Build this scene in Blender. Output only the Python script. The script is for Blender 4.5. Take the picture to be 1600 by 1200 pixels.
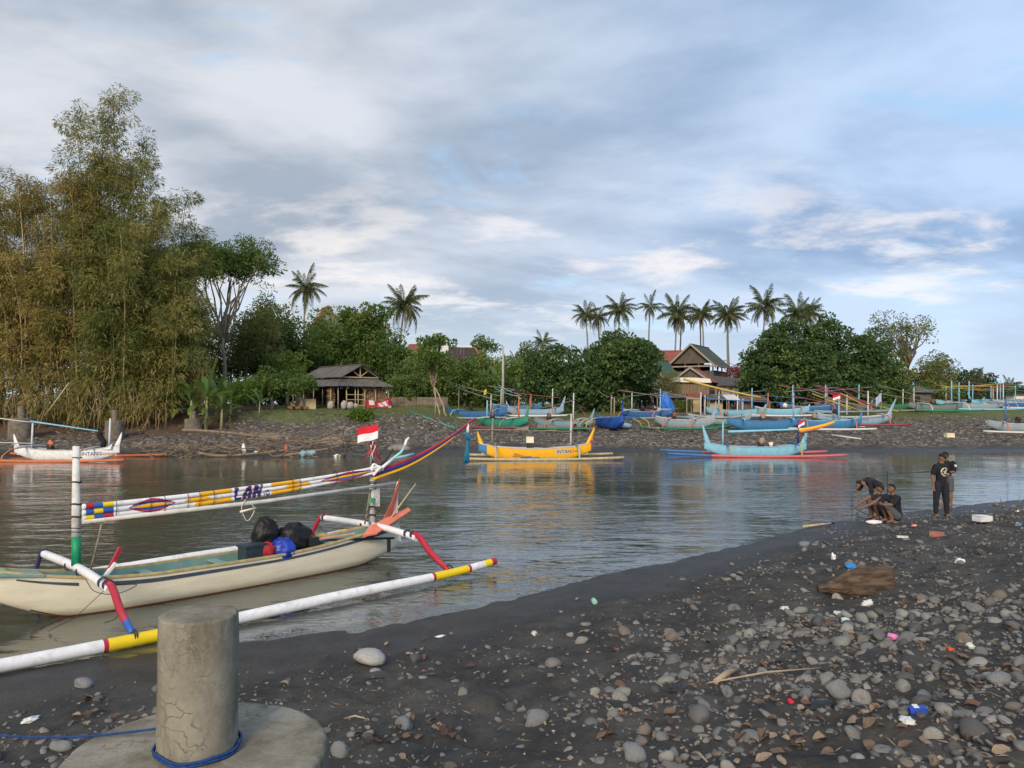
import bpy, math, random
import numpy as np
from mathutils import Vector, Matrix

for o in list(bpy.data.objects):
    bpy.data.objects.remove(o)
SC = bpy.context.scene
COL = SC.collection
R = math.radians
rng = np.random.default_rng(11)
random.seed(5)

# ------------------------------------------------------------ camera
CAMH = 3.3
FPX = 1202.3            # focal length in photo pixels (1600 wide)
PITCH = math.atan(30 / FPX)
cam_d = bpy.data.cameras.new('camera')
cam_d.sensor_width = 34.6
cam_d.lens = 26.0
cam_d.clip_start = 0.05
cam_d.clip_end = 5000
cam = bpy.data.objects.new('camera', cam_d)
COL.objects.link(cam)
cam.location = (0, 0, CAMH)
cam.rotation_euler = (math.pi / 2 + PITCH, 0, 0)
SC.camera = cam

# ------------------------------------------------------------ light
SUN_AZ, SUN_EL = R(-168), R(27)     # azimuth clockwise from +Y (negative: to the left), behind the camera
sd = Vector((math.sin(SUN_AZ) * math.cos(SUN_EL), math.cos(SUN_AZ) * math.cos(SUN_EL), math.sin(SUN_EL)))
sl = bpy.data.lights.new('sun', 'SUN')
sl.energy = 2.5
sl.angle = R(22)
sl.color = (1.0, 0.84, 0.64)
sun = bpy.data.objects.new('sun', sl)
COL.objects.link(sun)
sun.rotation_euler = sd.to_track_quat('Z', 'Y').to_euler()

SC.view_settings.view_transform = 'Standard'
SC.view_settings.look = 'None'
SC.view_settings.gamma = 1.0
SC.view_settings.use_curve_mapping = False
SC.view_settings.exposure = 0.5

W = bpy.data.worlds.new('World')
SC.world = W
W.use_nodes = True
nt = W.node_tree
nt.nodes.clear()


class NT:
    """short-hand for node building"""
    def __init__(self, tree):
        self.t = tree

    def n(self, typ, **kw):
        nd = self.t.nodes.new(typ)
        for k, v in kw.items():
            setattr(nd, k, v)
        return nd

    def link(self, a, b):
        self.t.links.new(a, b)

    def put(self, sock, v):
        if hasattr(v, 'is_linked'):
            self.t.links.new(v, sock)
        else:
            sock.default_value = v

    def math(self, op, a, b=0.0, c=None, clamp=False):
        nd = self.n('ShaderNodeMath', operation=op)
        nd.use_clamp = clamp
        self.put(nd.inputs[0], a)
        self.put(nd.inputs[1], b)
        if c is not None:
            self.put(nd.inputs[2], c)
        return nd.outputs[0]

    def mix(self, f, a, b, blend='MIX'):
        nd = self.n('ShaderNodeMix', data_type='RGBA', blend_type=blend)
        self.put(nd.inputs[0], f)
        self.put(nd.inputs[6], a if hasattr(a, 'is_linked') else (*a[:3], 1))
        self.put(nd.inputs[7], b if hasattr(b, 'is_linked') else (*b[:3], 1))
        return nd.outputs[2]

    def noise(self, vec, scale, detail=4, rough=0.55, dist=0.0):
        nd = self.n('ShaderNodeTexNoise')
        if vec is not None:
            self.link(vec, nd.inputs['Vector'])
        nd.inputs['Scale'].default_value = scale
        nd.inputs['Detail'].default_value = detail
        nd.inputs['Roughness'].default_value = rough
        nd.inputs['Distortion'].default_value = dist
        return nd.outputs[0]

    def ramp(self, v, lo, hi, a=0.0, b=1.0, smooth=True):
        nd = self.n('ShaderNodeMapRange')
        nd.interpolation_type = 'SMOOTHSTEP' if smooth else 'LINEAR'
        self.put(nd.inputs[0], v)
        nd.inputs[1].default_value = lo
        nd.inputs[2].default_value = hi
        nd.inputs[3].default_value = a
        nd.inputs[4].default_value = b
        return nd.outputs[0]

    def mapping(self, vec, scale=(1, 1, 1), loc=(0, 0, 0), rot=(0, 0, 0)):
        nd = self.n('ShaderNodeMapping')
        self.link(vec, nd.inputs[0])
        nd.inputs['Location'].default_value = loc
        nd.inputs['Rotation'].default_value = rot
        nd.inputs['Scale'].default_value = scale
        return nd.outputs[0]


def build_world():
    g = NT(nt)
    out = g.n('ShaderNodeOutputWorld')
    bg = g.n('ShaderNodeBackground')
    bg.inputs[1].default_value = 0.1
    sky = g.n('ShaderNodeTexSky', sky_type='NISHITA')
    sky.sun_disc = False
    sky.sun_elevation = SUN_EL
    sky.sun_rotation = SUN_AZ
    sky.altitude = 10
    sky.air_density = 1.0
    sky.dust_density = 1.6
    sky.ozone_density = 1.6
    tc = g.n('ShaderNodeTexCoord')
    sep = g.n('ShaderNodeSeparateXYZ')
    g.link(tc.outputs['Generated'], sep.inputs[0])
    x, y, z = sep.outputs
    zc = g.math('ADD', g.math('MAXIMUM', z, 0.0), 0.20)
    u = g.math('DIVIDE', x, zc)
    v = g.math('DIVIDE', y, zc)
    cmb = g.n('ShaderNodeCombineXYZ')
    g.link(u, cmb.inputs[0]); g.link(v, cmb.inputs[1])
    P = cmb.outputs[0]
    # broad stratus sheet: slanting bands, light lavender grey to blue grey
    m1 = g.mapping(P, (0.80, 1.15, 1), (5.4, 1.9, 0), (0, 0, R(-28)))
    n1 = g.noise(m1, 1.2, 8, 0.53, 0.2)
    shade = g.ramp(n1, 0.38, 0.62)
    cloud = g.mix(shade, (2.8, 3.3, 4.0), (5.3, 5.5, 5.95))
    # the sheet thins away from the sun: bluer there
    side = g.ramp(x, -0.35, 0.6)
    cloud = g.mix(g.math('MULTIPLY', side, 0.95), cloud, g.mix(shade, (2.15, 3.3, 5.2), (3.9, 5.2, 7.2)))
    # gaps of clear sky
    m2 = g.mapping(P, (0.8, 1.2, 1), (11.3, 4.2, 0), (0, 0, R(-30)))
    n2 = g.noise(m2, 1.5, 9, 0.6, 0.35)
    gap = g.ramp(n2, 0.54, 0.68)
    clear = g.mix(0.55, sky.outputs[0], (3.9, 6.1, 8.6))
    col = g.mix(g.math('MULTIPLY', gap, 0.85), cloud, clear)
    # far bright cumulus tops, only in the lower third of the dome
    m3 = g.mapping(P, (0.8, 1.1, 1), (2.3, 9.1, 0))
    n3 = g.noise(m3, 2.3, 9, 0.6, 0.2)
    low = g.math('MULTIPLY', g.ramp(z, 0.05, 0.12), g.ramp(z, 0.34, 0.16))
    cum = g.math('MULTIPLY', g.ramp(n3, 0.51, 0.66), low)
    col = g.mix(g.math('MULTIPLY', cum, 0.75), col, (7.4, 6.95, 6.8))
    # pale air towards the horizon
    hz = g.ramp(z, 0.0, 0.20, 1.0, 0.0)
    col = g.mix(g.math('MULTIPLY', hz, 0.7), col, (5.6, 6.5, 7.3))
    g.link(col, bg.inputs[0])
    g.link(bg.outputs[0], out.inputs[0])


build_world()
SC.cycles.max_bounces = 6
SC.cycles.diffuse_bounces = 2
SC.cycles.glossy_bounces = 3
SC.cycles.transmission_bounces = 3
SC.cycles.transparent_max_bounces = 4
SC.cycles.use_denoising = True

# ------------------------------------------------------------ placing helpers
_cp, _sp = math.cos(PITCH), math.sin(PITCH)


def ray(px, py):
    u = (px - 800) / FPX
    v = (600 - py) / FPX
    return np.array([u, _cp - v * _sp, _sp + v * _cp])


def at(px, py, d):
    """world point seen at photo pixel (px, py) at depth Y = d"""
    r = ray(px, py)
    r = r * (d / r[1])
    return Vector((r[0], r[1], r[2] + CAMH))


def on(px, py, z=0.0):
    r = ray(px, py)
    k = (z - CAMH) / r[2]
    return Vector((r[0] * k, r[1] * k, z))


# numpy value noise
def _h(ix, iy, s):
    n = (ix.astype(np.int64) * 374761393 + iy.astype(np.int64) * 668265263 + s * 982451653) & 0x7fffffff
    n = ((n ^ (n >> 13)) * 1274126177) & 0x7fffffff
    n = n ^ (n >> 16)
    return (n & 0xffff) / 65535.0


def vnoise(x, y, s=0):
    x = np.asarray(x, float); y = np.asarray(y, float)
    ix = np.floor(x); iy = np.floor(y)
    fx = x - ix; fy = y - iy
    fx = fx * fx * (3 - 2 * fx); fy = fy * fy * (3 - 2 * fy)
    a = _h(ix, iy, s); b = _h(ix + 1, iy, s); c = _h(ix, iy + 1, s); d = _h(ix + 1, iy + 1, s)
    return (a + (b - a) * fx) * (1 - fy) + (c + (d - c) * fx) * fy


def fbm(x, y, s=0, o=4):
    t = 0; a = 0.5; n = 0
    for i in range(o):
        t = t + a * vnoise(x, y, s + i * 7); n += a
        x = x * 2.03 + 3.7; y = y * 2.03 + 1.3; a *= 0.5
    return t / n


def sstep(a, b, x):
    t = np.clip((x - a) / (b - a), 0, 1)
    return t * t * (3 - 2 * t)


# ------------------------------------------------------------ terrain
_ns = np.array([(-60, 2.0), (-20, 5.6), (-9, 8.7), (-6.3, 9.55), (-3.84, 10.6), (-1.57, 11.8), (-.2, 12.9), (1.2, 14.3), (3.3, 16.0),
                (6.35, 19.1), (9.06, 21.6), (11.6, 23.3), (14.4, 24.8), (17.8, 26.6), (30, 32), (80, 50)])
_fs = np.array([(-120, 40), (-60, 45.5), (-30, 48.0), (-14, 48.5), (-6, 50.5), (0, 51.5), (10, 51.8), (25, 52), (36, 52.5), (80, 54), (200, 60)])


def near_s(x, y):
    return (np.interp(x, _ns[:, 0], _ns[:, 1]) - y) * 0.87 + (fbm(x * .9, y * .9, 41, 3) - .5) * 0.35 + (fbm(x * 4.5, y * 4.5, 45, 2) - .5) * 0.14


def far_s(x, y):
    return y - np.interp(x, _fs[:, 0], _fs[:, 1]) + (fbm(x * .35, y * .35, 43, 3) - .5) * 1.2


def stone_zone(x, y):
    """0..1 how stony the near beach is"""
    s = near_s(x, y)
    n = fbm(x * .55 + 7, y * .55, 21, 4)
    right = sstep(0.0, 3.0, x - 0.10 * (y - 4))
    left = sstep(-1.3, -2.3, x) * sstep(8.2, 5.0, y)
    base = np.maximum(right * sstep(1.0, 3.2, s + sstep(5, 10, x) * 1.5), left * .8)
    return base * sstep(.36, .62, n + .10 * right)


def terrain(x, y, fine=True):
    x = np.asarray(x, float); y = np.asarray(y, float)
    s1 = near_s(x, y)
    zn = np.where(s1 > 0, np.interp(s1, [0, 2, 6, 8, 11, 16, 60], [0, .17, .62, .95, 1.40, 1.85, 2.2]), 0.16 * s1)
    zn = np.maximum(zn, -0.9)
    if fine:
        k = sstep(0.3, 4.0, s1)
        zn = zn + k * ((fbm(x * 1.1, y * 1.1, 3, 3) - .5) * 0.18 + (fbm(x * 3.9, y * 3.9, 5, 3) - .5) * 0.10 + np.abs(fbm(x * 2.4 + 9, y * 2.4, 31, 3) - .5) * -0.14)
        zn = zn + sstep(-.2, .15, s1) * (fbm(x * 2.3, y * 2.3, 9, 3) - .5) * 0.05
    s2 = far_s(x, y)
    left = sstep(-2, -9, x)
    zl = np.interp(s2, [-6, 0, 2.0, 9, 10.2, 12.6, 24, 60, 200, 900], [-.9, 0, .25, 1.35, 1.6, 2.45, 3.0, 3.1, 3.0, 2.6])
    zr = np.interp(s2, [-6, 0, 2.0, 11, 20, 30, 60, 200, 900], [-.9, 0, .22, 1.30, 2.35, 2.85, 2.95, 2.9, 2.6])
    zf = zl * left + zr * (1 - left)
    if fine:
        zf = zf + sstep(0.5, 3, s2) * sstep(120, 30, s2) * ((fbm(x * .35, y * .35, 13, 3) - .5) * 0.35 + (fbm(x * 1.3, y * 1.3, 15, 3) - .5) * .16)
        zf = zf + sstep(8, 10, s2) * sstep(14, 12, s2) * left * (fbm(x * .8, y * 1.2, 17, 3) - .5) * .8
    return np.maximum(zn, zf)


def ground_hit(px, py):
    px = np.atleast_1d(np.asarray(px, float)); py = np.atleast_1d(np.asarray(py, float))
    u = (px - 800) / FPX; v = (600 - py) / FPX
    d = np.stack([u, _cp - v * _sp, _sp + v * _cp], -1)
    hit = np.zeros(len(px), bool); t = np.full(len(px), 2.2); res = np.full(len(px), np.nan)
    for i in range(100):
        zz = CAMH + d[:, 2] * t
        gz = np.maximum(terrain(d[:, 0] * t, d[:, 1] * t), -0.02)
        new = (~hit) & (zz <= gz)
        res[new] = t[new]
        hit |= new
        if hit.all():
            break
        t = np.where(hit, t, t * 1.045)
    hi = np.nan_to_num(res, nan=100.0); lo = hi / 1.045
    for i in range(9):
        m = (lo + hi) / 2
        under = CAMH + d[:, 2] * m <= np.maximum(terrain(d[:, 0] * m, d[:, 1] * m), -0.02)
        hi = np.where(under, m, hi); lo = np.where(under, lo, m)
    k = hi
    X = d[:, 0] * k; Y = d[:, 1] * k
    return np.stack([X, Y, terrain(X, Y)], -1)


def gz(x, y):
    return float(terrain(np.array([x]), np.array([y]))[0])


# ------------------------------------------------------------ mesh helpers
def mesh_np(name, V, F, smooth=False):
    V = np.ascontiguousarray(V, dtype=np.float32); F = np.ascontiguousarray(F, dtype=np.int32)
    me = bpy.data.meshes.new(name)
    k = F.shape[1]
    me.vertices.add(len(V)); me.vertices.foreach_set('co', V.ravel())
    me.loops.add(F.size); me.loops.foreach_set('vertex_index', F.ravel())
    me.polygons.add(len(F))
    me.polygons.foreach_set('loop_start', np.arange(0, F.size, k, dtype=np.int32))
    if smooth:
        me.polygons.foreach_set('use_smooth', np.ones(len(F), bool))
    me.update(calc_edges=True)
    return me


def attr(me, name, vals):
    a = me.attributes.new(name, 'FLOAT', 'POINT')
    a.data.foreach_set('value', np.ascontiguousarray(vals, dtype=np.float32))


def link(name, me, mats=None, parent=None, loc=None, rot=None, scale=None):
    o = bpy.data.objects.new(name, me)
    COL.objects.link(o)
    if mats is not None and me is not None and not me.materials:
        for m in (mats if isinstance(mats, (list, tuple)) else [mats]):
            me.materials.append(m)
    if parent is not None:
        o.parent = parent
    if loc is not None:
        o.location = loc
    if rot is not None:
        o.rotation_euler = rot
    if scale is not None:
        o.scale = scale
    return o


def tag(o, label=None, cat=None, group=None, kind=None):
    if label: o['label'] = label
    if cat: o['category'] = cat
    if group: o['group'] = group
    if kind: o['kind'] = kind
    return o


def thing(name, label, cat, loc=(0, 0, 0), rz=0.0, group=None):
    o = bpy.data.objects.new(name, None)
    COL.objects.link(o)
    o.empty_display_size = 0.2
    o.location = loc
    o.rotation_euler = (0, 0, rz)
    return tag(o, label, cat, group)


def copy_tree(o, parent=None):
    c = o.copy()
    COL.objects.link(c)
    c.parent = parent
    for ch in list(o.children):
        copy_tree(ch, c)
    return c


class MB:
    """collects shapes for one mesh"""
    def __init__(self):
        self.v = []; self.f = []; self.m = []; self.sm = []

    def add(self, V, F, mi=0, smooth=False):
        b = len(self.v)
        self.v.extend([tuple(map(float, p)) for p in V])
        for f in F:
            self.f.append(tuple(i + b for i in f)); self.m.append(mi); self.sm.append(smooth)
        return self

    def box(self, c, s, rz=0.0, ry=0.0, rx=0.0, mi=0):
        M = Matrix.Rotation(rz, 3, 'Z') @ Matrix.Rotation(ry, 3, 'Y') @ Matrix.Rotation(rx, 3, 'X')
        V = []
        for k in ((-1, -1, -1), (1, -1, -1), (1, 1, -1), (-1, 1, -1), (-1, -1, 1), (1, -1, 1), (1, 1, 1), (-1, 1, 1)):
            V.append(M @ Vector((k[0] * s[0] / 2, k[1] * s[1] / 2, k[2] * s[2] / 2)) + Vector(c))
        return self.add(V, [(0, 3, 2, 1), (4, 5, 6, 7), (0, 1, 5, 4), (1, 2, 6, 5), (2, 3, 7, 6), (3, 0, 4, 7)], mi)

    def bar(self, a, b, w, h=None, mi=0):
        a = Vector(a); b = Vector(b); h = h or w
        d = (b - a).normalized()
        up = Vector((0, 0, 1)) if abs(d.z) < .95 else Vector((0, 1, 0))
        s = d.cross(up).normalized(); t = s.cross(d)
        V = []
        for p in (a, b):
            for i, j in ((-1, -1), (1, -1), (1, 1), (-1, 1)):
                V.append(p + s * (i * w / 2) + t * (j * h / 2))
        return self.add(V, [(0, 1, 2, 3), (7, 6, 5, 4), (0, 4, 5, 1), (1, 5, 6, 2), (2, 6, 7, 3), (3, 7, 4, 0)], mi)

    def tube(self, pts, r, n=8, mi=0, cap=True, flat=1.0, paint=None, smooth=True):
        pts = [Vector(p) for p in pts]
        if not hasattr(r, '__len__'):
            r = [r] * len(pts)
        b = len(self.v)
        u = None
        for i, p in enumerate(pts):
            d = (pts[min(i + 1, len(pts) - 1)] - pts[max(i - 1, 0)])
            d = d.normalized() if d.length > 1e-9 else Vector((0, 0, 1))
            if u is None:
                up = Vector((0, 0, 1)) if abs(d.z) < .9 else Vector((0, 1, 0))
                u = (up - d * up.dot(d)).normalized()
            else:
                u = (u - d * u.dot(d)).normalized()
            w = d.cross(u)
            for k in range(n):
                a = 2 * math.pi * k / n
                q = p + (u * math.cos(a) + w * (math.sin(a) * flat)) * r[i]
                self.v.append(tuple(q))
        for i in range(len(pts) - 1):
            for k in range(n):
                k2 = (k + 1) % n
                self.f.append((b + i * n + k, b + i * n + k2, b + (i + 1) * n + k2, b + (i + 1) * n + k))
                self.m.append(mi if paint is None else paint(i, k)); self.sm.append(smooth)
        if cap:
            self.f.append(tuple(b + k for k in range(n))[::-1]); self.m.append(mi if paint is None else paint(0, 0)); self.sm.append(False)
            e = b + (len(pts) - 1) * n
            self.f.append(tuple(e + k for k in range(n))); self.m.append(mi if paint is None else paint(len(pts) - 2, 0)); self.sm.append(False)
        return self

    def lathe(self, prof, n=32, c=(0, 0, 0), mi=0, smooth=True):
        b = len(self.v)
        for r, z in prof:
            for k in range(n):
                a = 2 * math.pi * k / n
                self.v.append((c[0] + r * math.cos(a), c[1] + r * math.sin(a), c[2] + z))
        for i in range(len(prof) - 1):
            for k in range(n):
                k2 = (k + 1) % n
                self.f.append((b + i * n + k, b + i * n + k2, b + (i + 1) * n + k2, b + (i + 1) * n + k)); self.m.append(mi); self.sm.append(smooth)
        self.f.append(tuple(b + k for k in range(n))[::-1]); self.m.append(mi); self.sm.append(False)
        e = b + (len(prof) - 1) * n
        self.f.append(tuple(e + k for k in range(n))); self.m.append(mi); self.sm.append(False)
        return self

    def slab(self, poly, th, mi=0):
        """poly: list of 3D points (planar), thickened along its normal"""
        P = [Vector(p) for p in poly]
        nrm = (P[1] - P[0]).cross(P[2] - P[0]).normalized() * (th / 2)
        n = len(P)
        V = [p + nrm for p in P] + [p - nrm for p in P]
        F = [tuple(range(n)), tuple(range(2 * n - 1, n - 1, -1))]
        for i in range(n):
            j = (i + 1) % n
            F.append((i, n + i, n + j, j))
        return self.add(V, F, mi)

    def mesh(self, name):
        me = bpy.data.meshes.new(name)
        me.from_pydata(self.v, [], self.f)
        me.polygons.foreach_set('material_index', self.m)
        me.polygons.foreach_set('use_smooth', self.sm)
        me.update()
        return me

    def build(self, name, mats, parent=None, loc=None, rot=None):
        return link(name, self.mesh(name), mats, parent, loc, rot)


def ring_pts(c, r, n=14, z=None, rx=1, ry=1):
    return [(c[0] + rx * r * math.cos(2 * math.pi * k / n), c[1] + ry * r * math.sin(2 * math.pi * k / n), c[2]) for k in range(n + 1)]


# ------------------------------------------------------------ materials
MATS = {}


def mat(name, col, rough=0.6, var=0.15, scale=6.0, dirt=None, dirt_amt=0.0, dirt_scale=2.0, bump=0.0, bump_scale=30.0, spec=0.35, metal=0.0, stretch=(1, 1, 1), coord='Object'):
    if name in MATS:
        return MATS[name]
    m = bpy.data.materials.new(name)
    m.use_nodes = True
    t = m.node_tree
    g = NT(t)
    p = t.nodes['Principled BSDF']
    tc = g.n('ShaderNodeTexCoord')
    vec = g.mapping(tc.outputs[coord], stretch)
    n1 = g.noise(vec, scale, 5, 0.6)
    f = g.ramp(n1, 0.3, 0.7)
    lo = tuple(max(0, c * (1 - var)) for c in col); hi = tuple(min(1, c * (1 + var)) for c in col)
    c = g.mix(f, lo, hi)
    if dirt is not None:
        n2 = g.noise(vec, dirt_scale, 7, 0.68, 0.4)
        c = g.mix(g.math('MULTIPLY', g.ramp(n2, 0.48, 0.72), dirt_amt), c, dirt)
    g.link(c, p.inputs['Base Color'])
    p.inputs['Roughness'].default_value = rough
    p.inputs['Specular IOR Level'].default_value = spec
    p.inputs['Metallic'].default_value = metal
    if bump > 0:
        b = g.n('ShaderNodeBump')
        b.inputs['Strength'].default_value = bump
        b.inputs['Distance'].default_value = 0.02
        g.link(g.noise(vec, bump_scale, 5, 0.6), b.inputs['Height'])
        g.link(b.outputs[0], p.inputs['Normal'])
    MATS[name] = m
    return m


def leaf_mat(name, c1, c2, c3, trans=0.3, rough=0.5, spec=0.3):
    """c1..c2 by leaf, c3 where the attribute 'tint' is high (dry or yellow sprays)"""
    if name in MATS:
        return MATS[name]
    m = bpy.data.materials.new(name)
    m.use_nodes = True
    t = m.node_tree
    g = NT(t)
    p = t.nodes['Principled BSDF']
    out = t.nodes['Material Output']
    ge = g.n('ShaderNodeNewGeometry')
    at_ = g.n('ShaderNodeAttribute', attribute_name='tint')
    c = g.mix(ge.outputs['Random Per Island'], c1, c2)
    c = g.mix(at_.outputs['Fac'], c, c3)
    g.link(c, p.inputs['Base Color'])
    p.inputs['Roughness'].default_value = rough
    p.inputs['Specular IOR Level'].default_value = spec
    tr = g.n('ShaderNodeBsdfTranslucent')
    g.link(g.mix(0.35, c, (0.30, 0.36, 0.03)), tr.inputs[0])
    mx = g.n('ShaderNodeMixShader')
    mx.inputs[0].default_value = trans
    g.link(p.outputs[0], mx.inputs[1]); g.link(tr.outputs[0], mx.inputs[2])
    g.link(mx.outputs[0], out.inputs[0])
    MATS[name] = m
    return m


def island_mat(name, cols, rough=0.8, spec=0.25, bump=0.15, bscale=60, speck=0.3, coord='Object', per='island'):
    """colour picked per mesh island (per='island') or per object (per='object') from a list"""
    if name in MATS:
        return MATS[name]
    m = bpy.data.materials.new(name)
    m.use_nodes = True
    t = m.node_tree
    g = NT(t)
    p = t.nodes['Principled BSDF']
    if per == 'island':
        src = g.n('ShaderNodeNewGeometry').outputs['Random Per Island']
    else:
        src = g.n('ShaderNodeObjectInfo').outputs['Random']
    r = g.n('ShaderNodeValToRGB')
    r.color_ramp.interpolation = 'LINEAR'
    e = r.color_ramp.elements
    while len(e) < len(cols):
        e.new(0.5)
    for i, c in enumerate(cols):
        e[i].position = i / max(1, len(cols) - 1)
        e[i].color = (*c, 1)
    g.link(src, r.inputs[0])
    tc = g.n('ShaderNodeTexCoord')
    n = g.noise(tc.outputs[coord], bscale, 5, 0.65)
    n2 = g.noise(tc.outputs[coord], bscale * .14, 4, 0.6)
    c = g.mix(g.math('MULTIPLY', g.ramp(n, .35, .7), speck), r.outputs[0], (.20, .20, .19))
    c = g.mix(g.math('MULTIPLY', g.ramp(n2, .45, .7), .35), c, (.05, .047, .042))
    g.link(c, p.inputs['Base Color'])
    p.inputs['Roughness'].default_value = rough
    p.inputs['Specular IOR Level'].default_value = spec
    b = g.n('ShaderNodeBump')
    b.inputs['Strength'].default_value = bump
    b.inputs['Distance'].default_value = 0.01
    g.link(n, b.inputs['Height'])
    g.link(b.outputs[0], p.inputs['Normal'])
    MATS[name] = m
    return m


WHITE = mat('white_paint', (.74, .74, .76), .5, .07, 5, (.36, .34, .28), .6, 7, .15, 25)
CREAM = mat('cream_paint', (.72, .665, .51), .5, .05, 2, (.46, .41, .28), .5, 2.2)
YEL = mat('yellow_paint', (.78, .56, .01), .45, .06, 4, (.4, .3, .1), .3, 4)
ORY = mat('orange_yellow_paint', (.80, .40, .015), .45, .06, 4, (.45, .3, .1), .3, 3)
RED = mat('red_paint', (.40, .02, .045), .45, .08, 4, (.3, .12, .1), .3, 4)
BLUE = mat('blue_paint', (.02, .10, .42), .45, .08, 4, (.1, .15, .25), .3, 4)
NAVY = mat('navy_paint', (.03, .035, .14), .5, .1)
GREEN = mat('green_paint', (.01, .26, .12), .5, .1, 4, (.2, .28, .2), .3, 4)
TEAL = mat('teal_paint', (.16, .30, .28), .6, .12, 4, (.30, .30, .24), .6, 3)
BLACKM = mat('black_line', (.02, .022, .025), .6, .1)
ROPE = mat('dark_rope', (.03, .035, .06), .8, .2, 30)
WOODG = mat('weathered_wood', (.24, .20, .155), .8, .3, 8, (.08, .07, .06), .5, 5, .3, 40)
PALEBARK = mat('pale_bark', (.33, .26, .19), .9, .25, 4, (.14, .11, .08), .5, 3)
BAMBOO = mat('bamboo_pole', (.42, .34, .20), .6, .2, 8, (.2, .16, .1), .5, 5)
# ------------------------------------------------------------ ground
def ground_material():
    m = bpy.data.materials.new('black_sand_and_bank')
    m.use_nodes = True
    t = m.node_tree
    g = NT(t)
    p = t.nodes['Principled BSDF']
    ge = g.n('ShaderNodeNewGeometry')
    P = ge.outputs['Position']
    sep = g.n('ShaderNodeSeparateXYZ'); g.link(P, sep.inputs[0])
    n1 = g.noise(P, 1.7, 8, .62)
    n2 = g.noise(P, 260, 3, .7)
    n3 = g.noise(P, 14, 6, .65)
    sand = g.mix(g.ramp(n1, .35, .68), (.034, .033, .032), (.082, .077, .070))
    sand = g.mix(g.math('MULTIPLY', g.ramp(n3, .45, .75), .5), sand, (.082, .076, .067))
    sand = g.mix(g.math('MULTIPLY', g.ramp(n2, .55, .72), .4), sand, (.17, .16, .145))
    # gravel bank on the far side
    vo = g.n('ShaderNodeTexVoronoi'); g.link(P, vo.inputs['Vector']); vo.inputs['Scale'].default_value = 5.5
    gr = g.mix(g.ramp(n1, .3, .7), (.060, .050, .040), (.125, .10, .078))
    hs = g.n('ShaderNodeSeparateColor'); g.link(vo.outputs['Color'], hs.inputs[0])
    gr = g.mix(g.math('MULTIPLY', g.ramp(hs.outputs[0], .70, .95), .75), gr, (.34, .31, .27))
    gr = g.mix(g.math('MULTIPLY', g.ramp(hs.outputs[1], .6, .95), .7), gr, (.035, .032, .03))
    a = g.n('ShaderNodeAttribute', attribute_name='gravel')
    col = g.mix(a.outputs['Fac'], sand, gr)
    # soil under the reeds, and turf
    a2 = g.n('ShaderNodeAttribute', attribute_name='soil')
    col = g.mix(a2.outputs['Fac'], col, g.mix(g.ramp(n3, .35, .7), (.075, .045, .028), (.15, .10, .065)))
    a3 = g.n('ShaderNodeAttribute', attribute_name='turf')
    tf = g.mix(g.ramp(n3, .3, .7), (.055, .085, .022), (.13, .145, .045))
    tf = g.mix(g.math('MULTIPLY', g.ramp(n1, .52, .7), .75), tf, (.20, .165, .10))
    col = g.mix(a3.outputs['Fac'], col, tf)
    # wet strip along the waterline
    wz = g.math('ADD', sep.outputs[2], g.math('MULTIPLY', g.math('SUBTRACT', n1, .5), .18))
    wet = g.ramp(wz, .05, .26, 1, 0)
    col = g.mix(g.math('MULTIPLY', wet, .6), col, (.020, .020, .021))
    g.link(col, p.inputs['Base Color'])
    g.link(g.ramp(wet, 0, 1, .88, .42), p.inputs['Roughness'])
    p.inputs['Specular IOR Level'].default_value = .22
    b = g.n('ShaderNodeBump'); b.inputs['Strength'].default_value = .8; b.inputs['Distance'].default_value = .045
    hgt = g.math('ADD', g.math('MULTIPLY', n3, 1.0), g.math('MULTIPLY', n2, .18))
    g.link(hgt, b.inputs['Height']); g.link(b.outputs[0], p.inputs['Normal'])
    return m


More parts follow.
